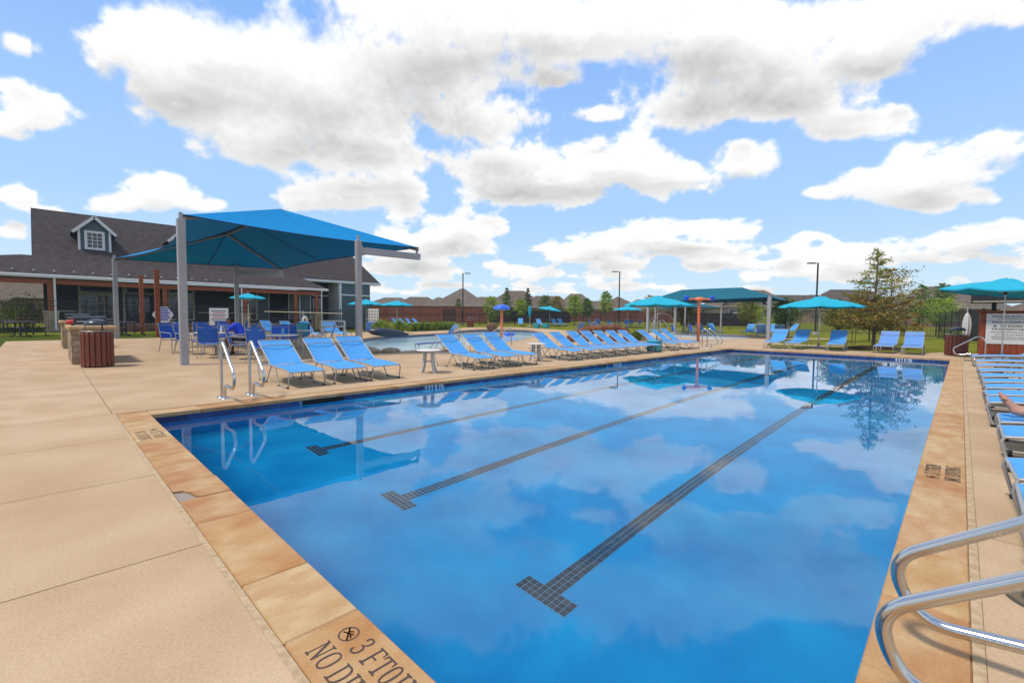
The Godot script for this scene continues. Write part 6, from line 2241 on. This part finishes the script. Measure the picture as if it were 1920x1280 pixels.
	for q in [[3.98, -16.86, lin(0.6, 0.65, 0.7), "clear plastic bottle on the table of the person in blue"], [5.05, -14.6, lin(0.10, 0.35, 0.5), "blue drink bottle on the table nearest the loungers"]]:
		g = Geo.new()
		g.lathe([Vector2(0, 0), Vector2(0.033, 0.002), Vector2(0.035, 0.02), Vector2(0.035, 0.15), Vector2(0.014, 0.20), Vector2(0.014, 0.225), Vector2(0, 0.226)], Vector3.ZERO, 14)
		o = obj("bottle", g, mat("bottle_%s" % q[3].substr(0, 4), q[2], 0.15))
		o.position = on(q[0], q[1], 0.721)
		tag(o, q[3], "bottle", "bottles on the patio tables")
	g = Geo.new()
	var wob := noise(95, 2.2, 3)
	g.grid(func(u: float, v: float) -> Vector3:
		var fold := (v - 0.5) * 1.3
		var n2 := wob.get_noise_2d(u * 2.0, v * 3.0)
		return Vector3((u - 0.5) * 0.42 + n2 * 0.02, -maxf(absf(fold) - 0.03, 0.0) * 0.95 + 0.02, signf(fold) * minf(absf(fold), 0.03) * 1.1 + n2 * 0.03), 10, 20)
	o = obj("towel", g, mat("towel_aqua", lin(0.08, 0.42, 0.48), 0.95))
	var tc := Vector2(7.45, -19.4)
	o.position = on(7.58, -19.66, 0.985)
	o.rotation_degrees.y = rad_to_deg(atan2(6.9 - 7.45, -18.5 + 19.4))
	tag(o, "aqua towel hung over the back of a patio chair by the lagoon", "towel")
	# signs by the porch
	for q in [[Vector3(8.35, 1.25, -35.9), 1.1, 1.15, "white notice with red and black lines on the clubhouse fence", 0], [Vector3(5.3, 1.35, -35.9), 0.9, 1.0, "white and purple rounded banner on the fence behind the near canopy post", 1]]:
		t = thing("fence_sign", q[3], "sign", q[0], -22.0, "notices on the clubhouse fence")
		g = Geo.new()
		if q[4] == 0: g.cbox(Vector3.ZERO, Vector3(q[1], q[2], 0.03), 0.005)
		else:
			var pp := PackedVector2Array()
			for i in 33:
				var an := TAU * i / 32
				pp.append(Vector2(cos(an) * 0.5 * (1.0 + 0.10 * cos(an * 6)), sin(an) * 0.52 * (1.0 + 0.07 * cos(an * 6))))
			pp.remove_at(32)
			var f := Geo.new()
			f.slab(pp, -0.015, 0.015)
			for i in f.v.size():
				f.v[i] = Vector3(f.v[i].x, -f.v[i].z, f.v[i].y)
				f.n[i] = Vector3(f.n[i].x, -f.n[i].z, f.n[i].y)
			g = f
		obj("board", g, M.sign_white, t)
		for i in 6:
			g = Geo.new()
			var w: float = q[1] * (0.62 if i % 2 else 0.8)
			g.boxa(Vector3(-w * 0.5, 0.36 - i * 0.14, 0.016), Vector3(w * 0.5, 0.36 - i * 0.14 + (0.05 if q[4] == 0 else 0.08), 0.021))
			obj("printed_line", g, [M.sign_ink, mat("print_red", lin(0.5, 0.06, 0.06), 0.6)][int(i == 3 or i == 1)] if q[4] == 0 else mat("print_violet", lin(0.10, 0.06, 0.42), 0.6), t)
	# bar-side: folded pale umbrella
	t = thing("folded_parasol", "folded white parasol standing at the left corner of the kiosk", "umbrella", on(27.9, 0.18))
	g = Geo.new()
	g.tube([Vector3.ZERO, Vector3(0, 2.0, 0)], 0.02, 8)
	obj("pole", g, M.umbrella_pole, t)
	g = Geo.new()
	g.grid(func(u: float, v: float) -> Vector3:
		var an := TAU * u
		var rr := (0.03 + 0.10 * sin(PI * pow(v, 0.8))) * (1.0 + 0.2 * sin(an * 6.0))
		return Vector3(cos(an) * rr, 1.75 - 1.3 * v, -sin(an) * rr), 36, 10)
	obj("canopy", g, mat("cloth_white", lin(0.6, 0.6, 0.6), 0.8), t)
	# manhole-like skimmer lid in the deck
	t = thing("skimmer_lid", "round brown skimmer lid set in the deck by the near right rails", "drain cover", Vector3(3.32, 0.002, 0.36))
	g = Geo.new()
	g.lathe([Vector2(0, 0.004), Vector2(0.125, 0.004), Vector2(0.13, 0.0)], Vector3.ZERO, 28)
	obj("lid", g, mat("lid_brown", lin(0.15, 0.11, 0.06), 0.7), t)
	g = Geo.new()
	g.lathe([Vector2(0.135, 0.0), Vector2(0.138, 0.007), Vector2(0.15, 0.007), Vector2(0.153, 0.0)], Vector3.ZERO, 28)
	g.lathe([Vector2(0.085, 0.0045), Vector2(0.087, 0.007), Vector2(0.093, 0.007), Vector2(0.095, 0.0045)], Vector3.ZERO, 24)
	obj("ring", g, mat("lid_rim", lin(0.07, 0.055, 0.035), 0.7), t)
	# wooden posts on the turf
	for q in [[4.19, -35.2, 3.45, "red-brown timber post on the turf, shorter one"], [4.13, -29.4, 3.38, "red-brown timber post on the turf nearer the deck, taller in view"]]:
		t = thing("timber_post", q[3], "post", on(q[0], q[1]), 0.0, "timber light posts on the turf")
		g = Geo.new()
		g.cbox(Vector3(0, q[2] * 0.5, 0), Vector3(0.20, q[2], 0.20), 0.012)
		obj("shaft", g, M.red_wood, t)
		g = Geo.new()
		g.cbox(Vector3(0, q[2] + 0.02, 0), Vector3(0.24, 0.05, 0.24), 0.01)
		obj("cap", g, M.red_wood, t)
	grill_island(0.52, 1.30, -18.4, -15.95, "stone grill counter behind the slatted bin, nearer one", 0.0)
	grill_island(0.50, 1.30, -24.6, -22.2, "stone grill counter farther from the pool with black hood", 0.0)
	picnic_table(-0.78, -33.3, "round black picnic table on the turf left of the grill counters")
	picnic_table(2.98, -32.4, "round black picnic table on the turf right of the grill counters")
	picnic_table(-1.6, -39.5, "round black picnic table behind the iron fence")

func planting() -> void:
	# the feathery young tree by the far pool end
	var t := thing("cypress_tree", "feathery young cypress with rusty green needles in a mulch bed", "tree", on(29.5, -3.15))
	var g := Geo.new()
	g.tube([Vector3(0, -0.05, 0), Vector3(0.02, 1.2, 0.02), Vector3(-0.03, 2.8, 0.0), Vector3(0.02, 4.2, 0.03), Vector3(0.0, 5.1, 0.0)], 0.085, 8, true, 0.012)
	var f := Geo.new()
	for i in 74:
		var s := pow((i + rng.randf()) / 74.0, 1.25)
		var y := lerpf(0.85, 4.95, s)
		var reach := (2.2 * pow(1.0 - s, 0.95) + 0.14) * rng.randf_range(0.6, 1.12)
		var a := i * 2.4 + rng.randf_range(-0.5, 0.5)
		var o := Vector3(0, y, 0)
		var rise := rng.randf_range(0.02, 0.42)
		var tip := o + Vector3(cos(a) * reach, reach * rise, sin(a) * reach)
		var mid := o.lerp(tip, 0.55) + Vector3(0, -0.06 * reach, 0)
		g.tube([o, mid, tip], 0.014 * (1.25 - s), 5, false, 0.003)
		var tones: Array = OLIVES if s < 0.45 or rng.randf() < 0.3 else LIMES + OLIVES
		var m := 5 + int(reach * 7)
		for k in m:
			var q := lerpf(0.22, 1.0, (k + rng.randf()) / m)
			var p := (o.lerp(mid, q * 1.8) if q < 0.55 else mid.lerp(tip, (q - 0.55) / 0.45))
			var ta := rng.randf() * TAU
			var tw := p + Vector3(cos(ta), rng.randf_range(-0.3, 0.35), sin(ta)) * 0.18 * (1.2 - s * 0.5)
			g.rod(p, tw, 0.004, 3)
			leafy(f, p.lerp(tw, 0.7), Vector3(0.13, 0.09, 0.13), 14 if s < 0.42 else 6, 0.055, tones, 0.1, 2.4)
	obj("trunk", g, M.bark, t)
	obj("crown", f, M.leaf_joined, t, true).set_meta("kind", "stuff")
	g = Geo.new()
	g.lathe([Vector2(1.25, -0.04), Vector2(1.1, 0.02), Vector2(0.5, 0.10), Vector2(0, 0.12)], Vector3(29.4, 0, -3.15), 22)
	var mb := struct("mulch_bed", g, M.mulch, "low mound of brown mulch round the feathery tree")
	for q in [[25.95, -3.55, 0.85, "thin rusty stake in the grass between the far loungers"], [31.8, -4.2, 1.0, "thin rusty stake in the grass behind the feathery tree"]]:
		g = Geo.new()
		g.rod(Vector3.ZERO, Vector3(0, q[2], 0), 0.016)
		g.lathe([Vector2(0, q[2]), Vector2(0.03, q[2]), Vector2(0.03, q[2] + 0.07), Vector2(0, q[2] + 0.08)], Vector3.ZERO, 8)
		var so := obj("garden_stake", g, mat("rust", lin(0.10, 0.04, 0.025), 0.8))
		so.position = on(q[0], q[1])
		tag(so, q[3], "stake", "stakes in the lawn")
	tree("bare_tree", "half-bare pale twiggy tree behind the feathery cypress", on(35.5, -3.0), 4.6, 3.0, "sparse", OLIVES)
	tree("lawn_tree", "slim sparse tree right of the feathery cypress", site(31.8, 36.0), 4.3, 1.6, "sparse", GREENS)
	tree("bushy_tree", "bushy olive tree left of the feathery cypress", site(22.0, 31.0), 2.75, 2.3, "round", OLIVES + GREENS)
	tree("bushy_tree", "dark bushy tree behind the umbrella at the far pool end", site(22.6, 38.0), 3.0, 2.6, "round", DARKS + GREENS)
	tree("bushy_tree", "rounded orange-tinged tree half hidden by the cypress", site(24.9, 32.0), 2.6, 2.0, "round", OLIVES)
	for q in [
		["lime_tree", -3.0, 67.5, 3.9, 2.2, "column", LIMES, "lime green tree left of the mushroom fountain"],
		["conifer", -0.9, 69.5, 5.3, 2.2, "cone", GREENS, "dark conifer rising behind the mushroom fountain"],
		["lime_tree", 1.2, 68.0, 3.7, 1.9, "round", LIMES, "round lime green tree just right of the mushroom fountain"],
		["conifer", 2.4, 71.0, 5.3, 1.6, "cone", DARKS, "narrow dark conifer behind the folded umbrella"],
		["lawn_tree", 5.0, 72.0, 4.2, 2.0, "column", GREENS, "mid green tree above the open lawn umbrella"],
		["lawn_tree", 6.9, 72.0, 4.1, 1.9, "column", OLIVES, "olive tree right of the open lawn umbrella"],
		["lime_tree", 8.6, 63.5, 4.2, 2.1, "round", LIMES, "bright lime tree reaching down to the lawn before the far fence"],
		["lawn_tree", 11.0, 68.0, 3.8, 2.0, "round", GREENS, "green tree right of the bright lime tree"],
		["lawn_tree", 14.5, 72.0, 5.0, 2.1, "round", LIMES, "pale green tree left of the middle lamp post"],
		["lawn_tree", 20.2, 68.0, 4.4, 2.2, "sparse", OLIVES, "thin olive tree left of the large umbrella beside the bush"],
		["lawn_tree", 18.6, 50.0, 3.1, 2.6, "round", OLIVES, "olive bushy tree behind the orange spray post"],
		["lawn_tree", 26.0, 51.0, 3.7, 2.3, "round", GREENS + OLIVES, "green tree left of the grey canopy post"],
		["lawn_tree", 29.4, 56.0, 3.0, 2.4, "round", LIMES, "lime green tree directly behind the grey canopy post"],
		["lawn_tree", 39.3, 66.0, 4.2, 1.9, "column", GREENS, "slim green tree between the canopy post and the tall lamp"],
		["lime_tree", 41.5, 45.0, 3.6, 3.6, "round", LIMES, "broad bright lime tree left of the kiosk"],
		["lawn_tree", 41.0, 52.0, 4.3, 1.6, "sparse", GREENS, "slender tree sticking up left of the kiosk umbrella"],
		["lawn_tree", -8.5, 72.0, 3.6, 1.8, "cone", GREENS, "small conifer before the big roof beyond the gate"],
		["lawn_tree", 54.0, 58.0, 6.0, 2.4, "column", GREENS, "tree top showing above the kiosk umbrella"]]:
		tree(q[0], q[7], site(q[1], q[2]), q[3], q[4], q[5], q[6])
	for q in [[36.0, 62.0, 2.0, 1.1, "rounded lime shrub bank right of the grey canopy post"], [42.5, 60.0, 2.2, 1.2, "green shrub bank under the tall lamp post"], [34.0, 60.0, 1.4, 1.0, "green shrub at the end of the black board fence"]]:
		shrub("shrub", q[4], site(q[0], q[1]), Vector3(q[2], q[3], 1.2), LIMES if q[2] < 2.1 else GREENS, "shrub", "shrubs along the far fences", 700, 0.10)
	for q in [[-1.3, -41.5, 1.3, 1.05, "lime green shrub behind the fence left of the clubhouse"], [0.2, -44.5, 1.1, 1.3, "taller yellow-green shrub behind the fence at the clubhouse corner"], [-2.6, -43.0, 1.2, 0.8, "dark green shrub behind the far picnic table"]]:
		shrub("shrub", q[4], on(q[0] - 1.0, q[1] - 4.0), Vector3(q[2], q[3], 1.1), LIMES if q[3] > 1.0 else DARKS, "shrub", "shrubs left of the clubhouse", 900, 0.09)
	shrub("bush", "dense dark green bush at the right end of the red rocks", on(25.3, -14.1), Vector3(0.62, 0.34, 0.55), GREENS + DARKS, "bush", "", 900, 0.055)
	# grasses
	tall_grass("largest pale green grass clump left of the lagoon, by the slide hump", 17.9, -31.5, 1.15, 1.15)
	tall_grass("green grass clump behind the largest one by the slide hump", 20.6, -33.2, 1.0, 1.1)
	for i in 8: tall_grass("%s grass clump from the left in the long bed before the board fence" % ORD[i], 24.2 + i * 0.95, -37.2 - 0.28 * i, 0.78, 0.82 + 0.04 * (i % 3))
	# rocks
	var rk := [[21.5, -16.2, 0.8, "low red rock at the left end of the rock arch"], [22.6, -16.0, 0.75, "small red rock next along the lagoon rim"], [23.3, -15.4, 0.7, "red rock below the rock arch, left side"], [24.0, -14.9, 0.8, "red rock below the rock arch, right side"], [26.5, -14.8, 0.7, "brown rock to the right of the bush"]]
	for i in rk.size(): boulder(rk[i][3], on(rk[i][0], rk[i][1], -0.04), Vector3(rk[i][2], rk[i][2] * 0.65, rk[i][2] * 0.8), 100 + i, M.red_rock, "red rocks by the lagoon")
	g = Geo.new()
	var pts := [Vector3(21.9, 0.0, -16.6), Vector3(22.3, 0.55, -16.3), Vector3(23.2, 0.72, -15.6), Vector3(24.2, 0.80, -14.9), Vector3(24.7, 0.62, -14.5), Vector3(24.8, -0.05, -14.4)]
	g.tube(smooth(pts, 0.5, 6), 0.22, 9, true, 0.26)
	var nz := noise(91, 1.6, 4)
	for i in g.v.size(): g.v[i] += g.n[i] * 0.16 * nz.get_noise_3dv(g.v[i])
	var ar := obj("rock_arch", g, M.red_rock)
	tag(ar, "low arch of red rock between the lounger row and the lawn", "rock", "red rocks by the lagoon")
	boulder("two-toned brown boulder on the lagoon's far rim", site(-2.3, 52.5) + Vector3(0, -0.05, 0), Vector3(1.5, 0.8, 0.9), 120, M.red_rock, "red rocks by the lagoon")
	boulder("flat pale stone at the lagoon rim behind the third lounger", on(8.2, -15.3, -0.05), Vector3(1.0, 0.3, 0.5), 121, M.stone_1, "pale stones at the lagoon rim")
	boulder("second flat pale stone at the lagoon rim behind the third lounger", on(9.1, -15.25, -0.05), Vector3(0.8, 0.26, 0.45), 122, M.stone_0, "pale stones at the lagoon rim")
	boulder("brown rock under the turned-round lounger", on(12.3, -15.5, -0.05), Vector3(0.7, 0.5, 0.5), 123, M.red_rock, "red rocks by the lagoon")

func neighbourhood() -> void:
	# site(lat, dep); volumes x, z, width, depth, eave, ridge, share
	house("large brown-roofed brick house seen through the open porch at the left", -66.0, 62.0, 12.0, [[0, 0, 26, 14, 3.0, 7.6, 0.6], [9.5, 5.0, 3.2, 3.2, 4.6, 7.0, 0.0], [6.5, 6.0, 4, 3, 3.4, 4.6, 0.3]], 0, 0, [[-4, 7.0, 1.0, 2.3, 1.4, 2], [2, 7.0, 1.0, 2.3, 1.4, 2]])
	house("low brown hip-roofed house farthest left beyond the board fence", -28.0, 108.0, 0.0, [[0, 0, 13, 10, 2.7, 5.0, 0.3], [-6, 2, 6, 8, 2.7, 4.4, 0.2]], 1, 1, [[3, 5.0, 0.9, 2.2, 1.4, 2], [-1, 5.0, 0.9, 2.2, 1.2, 2]])
	house("brown hip-roofed house second from the left beyond the board fence", -21.5, 106.0, 0.0, [[0, 0, 10, 10, 2.7, 5.1, 0.42], [6, 1, 7, 8, 2.7, 4.0, 0.5]], 2, 0, [[1, 5.0, 0.9, 2.2, 1.2, 2], [6, 5.0, 0.9, 2.1, 1.2, 2]])
	house("house with the tallest pointed roof, left of the mushroom fountain", -10.6, 98.0, 0.0, [[0, 0, 11.5, 11, 2.9, 6.6, 0.06], [5.5, 2.0, 9, 9, 2.9, 4.8, 0.4], [-4.5, 3.0, 6, 8, 2.6, 4.6, 0.1]], 0, 1, [[3.4, 6.5, 0.9, 2.4, 1.2, 2], [6.8, 6.5, 0.9, 2.4, 1.2, 2], [-4, 7.0, 0.8, 2.0, 1.0, 2]])
	house("wide house with a broad hipped roof behind the mushroom fountain", 0.8, 104.0, 0.0, [[0, 0, 13.5, 12, 3.0, 6.6, 0.26], [7, 2, 9, 9, 2.9, 5.4, 0.6]], 0, 0, [[-3, 6.0, 0.9, 2.4, 1.3, 2], [3, 6.0, 0.9, 2.4, 1.3, 2], [8, 6.5, 0.9, 2.3, 1.2, 2]])
	house("house with a short flat-topped roof behind the lime trees", 14.2, 103.0, 0.0, [[0, 0, 8.2, 9, 3.0, 6.0, 0.3], [-5, 2, 5.5, 7, 2.9, 4.4, 0.2], [5.5, 2, 5, 7, 2.8, 4.0, 0.4]], 1, 1, [[-1, 4.5, 0.9, 2.3, 1.2, 2], [-5, 5.5, 0.9, 2.2, 1.0, 2]])
	house("small peaked house behind the middle lamp post", 23.6, 103.0, 0.0, [[0, 0, 8.0, 9, 2.9, 5.4, 0.06], [5, 1, 7, 8, 2.8, 4.8, 0.3], [-5, 1, 5, 8, 2.8, 4.4, 0.3]], 0, 0, [[0, 4.5, 0.9, 2.3, 1.2, 2], [5, 5.0, 0.9, 2.2, 1.2, 2]])
	house("low tan house under the left end of the teal canopy", 33.0, 96.0, 0.0, [[0, 0, 12, 9, 2.8, 5.0, 0.5]], 2, 1, [[-2, 4.5, 0.9, 2.2, 1.4, 2], [2, 4.5, 0.9, 2.2, 1.4, 2]])
	house("tan house with two front gables under the teal canopy", 42.0, 88.0, 0.0, [[2.5, 0, 13, 11, 2.9, 6.2, 0.55], [-2.6, 5, 5.0, 4, 3.0, 5.7, 0.0, 1], [0.8, 5.4, 2.6, 4, 3.2, 4.9, 0.0, 1]], 1, 1, [[-2.6, 7.0, 0.1, 2.4, 2.6, 2], [5, 5.5, 0.9, 2.3, 1.4, 2]])
	house("long dark-roofed house right of the grey canopy post", 60.0, 100.0, 0.0, [[0, 0, 16, 10, 3.0, 6.0, 0.5], [-7, 1, 7, 8, 2.9, 5.0, 0.4]], 0, 2, [[-3, 5.0, 0.9, 2.3, 1.4, 2], [3, 5.0, 0.9, 2.3, 1.4, 2]])
	house("dark-roofed house behind the feathery cypress", 70.0, 96.0, 0.0, [[0, 0, 17, 10, 3.0, 7.0, 0.45], [-8, 1, 6, 8, 2.9, 5.8, 0.3]], 1, 2, [[-3, 5.0, 0.9, 2.3, 1.4, 2], [4, 5.0, 0.9, 2.3, 1.4, 2]])
	house("brown-roofed house behind the broad lime tree left of the kiosk", 70.5, 76.0, 4.0, [[0, 0, 14, 10, 2.9, 6.4, 0.3], [-5, 3, 5, 6, 2.9, 5.0, 0.2]], 0, 1, [[-4, 6.0, 0.9, 2.3, 1.3, 2], [2, 5.0, 0.9, 2.3, 1.3, 2]])
	house("brown-roofed house seen over the kiosk counter", 84.0, 66.0, 8.0, [[0, 0, 16, 12, 2.9, 6.0, 0.4]], 0, 0, [[-3, 6.0, 0.9, 2.3, 1.3, 2], [3, 6.0, 0.9, 2.3, 1.3, 2]])
	# a pale pick-up truck in the drive of the gabled house
	var p := site(38.8, 78.0)
	var t := thing("pickup_truck", "pale grey pickup truck parked in front of the gabled house", "pickup truck", p, -30.0)
	var g := Geo.new()
	g.cbox(Vector3(0, 0.75, 0), Vector3(5.2, 0.75, 1.9), 0.12)
	obj("body", g, mat("car_paint", lin(0.45, 0.46, 0.48), 0.25, 0.2), t)
	g = Geo.new()
	var q := [Vector2(-1.2, 1.1), Vector2(-0.85, 1.75), Vector2(0.65, 1.78), Vector2(1.25, 1.12)]
	for s in [-1.0, 1.0]:
		for k in 3:
			var a: Vector2 = q[k]
			var b: Vector2 = q[k + 1]
			if s > 0: g.quad(Vector3(a.x, a.y, -0.78), Vector3(a.x, a.y, 0.78), Vector3(b.x, b.y, 0.78), Vector3(b.x, b.y, -0.78))
		g.quad(Vector3(q[0].x, q[0].y, s * 0.78), Vector3(q[3].x, q[3].y, s * 0.78), Vector3(q[2].x, q[2].y, s * 0.78), Vector3(q[1].x, q[1].y, s * 0.78))
	obj("cab", g, M.car_paint, t)
	g = Geo.new()
	for s in [-1.0, 1.0]: g.quad(Vector3(-0.95, 1.18, s * 0.79), Vector3(0.95, 1.18, s * 0.79), Vector3(0.55, 1.66, s * 0.79), Vector3(-0.75, 1.66, s * 0.79))
	obj("window", g, M.glass_dark, t)
	for x in [-1.6, 1.7]:
		for s in [-1.0, 1.0]:
			g = Geo.new()
			g.tube([Vector3(x, 0.38, s * 0.72), Vector3(x, 0.38, s * 0.98)], 0.38, 18)
			obj("wheel", g, M.foot_black, t)

func _ready() -> void:
	rng.seed = 7
	view()
	make_materials()
	make_object_materials()
	make_ground()
	make_lap_pool()
	make_lagoon()
	clubhouse()
	var y := 3.93
	shade_structure("large blue four-post shade canopy over the patio tables", [Vector3(2.62, y, -14.5), Vector3(9.9, y, -14.6), Vector3(9.3, y, -26.9), Vector3(2.4, y, -28.4)], [Vector3(6.2, 5.25, -18.0), Vector3(6.2, 5.25, -24.9)], [[2.55, -14.4, 3.80], [7.55, -14.7, 3.92], [7.1, -27.0, 3.95], [2.45, -28.6, 3.95]], M.shade_blue, 0.18, [[Vector3(7.55, 3.58, -14.7), Vector3(9.98, 3.60, -14.65)], [Vector3(7.1, 3.58, -27.0), Vector3(9.4, 3.60, -26.95)]])
	shade_structure("long teal shade canopy beside the splash pad", [Vector3(35.2, 2.95, -9.4), Vector3(42.6, 2.95, -10.0), Vector3(43.5, 2.95, -20.2), Vector3(37.2, 2.95, -19.9)], [Vector3(39.0, 3.95, -12.6), Vector3(39.2, 3.95, -17.6)], [[35.1, -9.5, 2.95], [42.6, -10.1, 2.90], [43.5, -20.1, 2.90], [37.4, -19.8, 2.90]], M.shade_teal, 0.22, [], 0.25)
	shade_structure("smaller teal shade canopy farther back behind the orange spray post", [Vector3(47.0, 2.6, -24.0), Vector3(44.6, 2.6, -19.6), Vector3(48.6, 2.6, -17.6), Vector3(51.0, 2.6, -22.0)], [Vector3(47.4, 3.4, -20.2), Vector3(48.2, 3.4, -21.4)], [[47.0, -24.0, 2.6], [44.6, -19.6, 2.6], [48.6, -17.6, 2.6], [51.0, -22.0, 2.6]], M.shade_teal, 0.14, [], 0.25)
	kiosk()
	neighbourhood()
	furnish()
	grounds()
	planting()
	people()
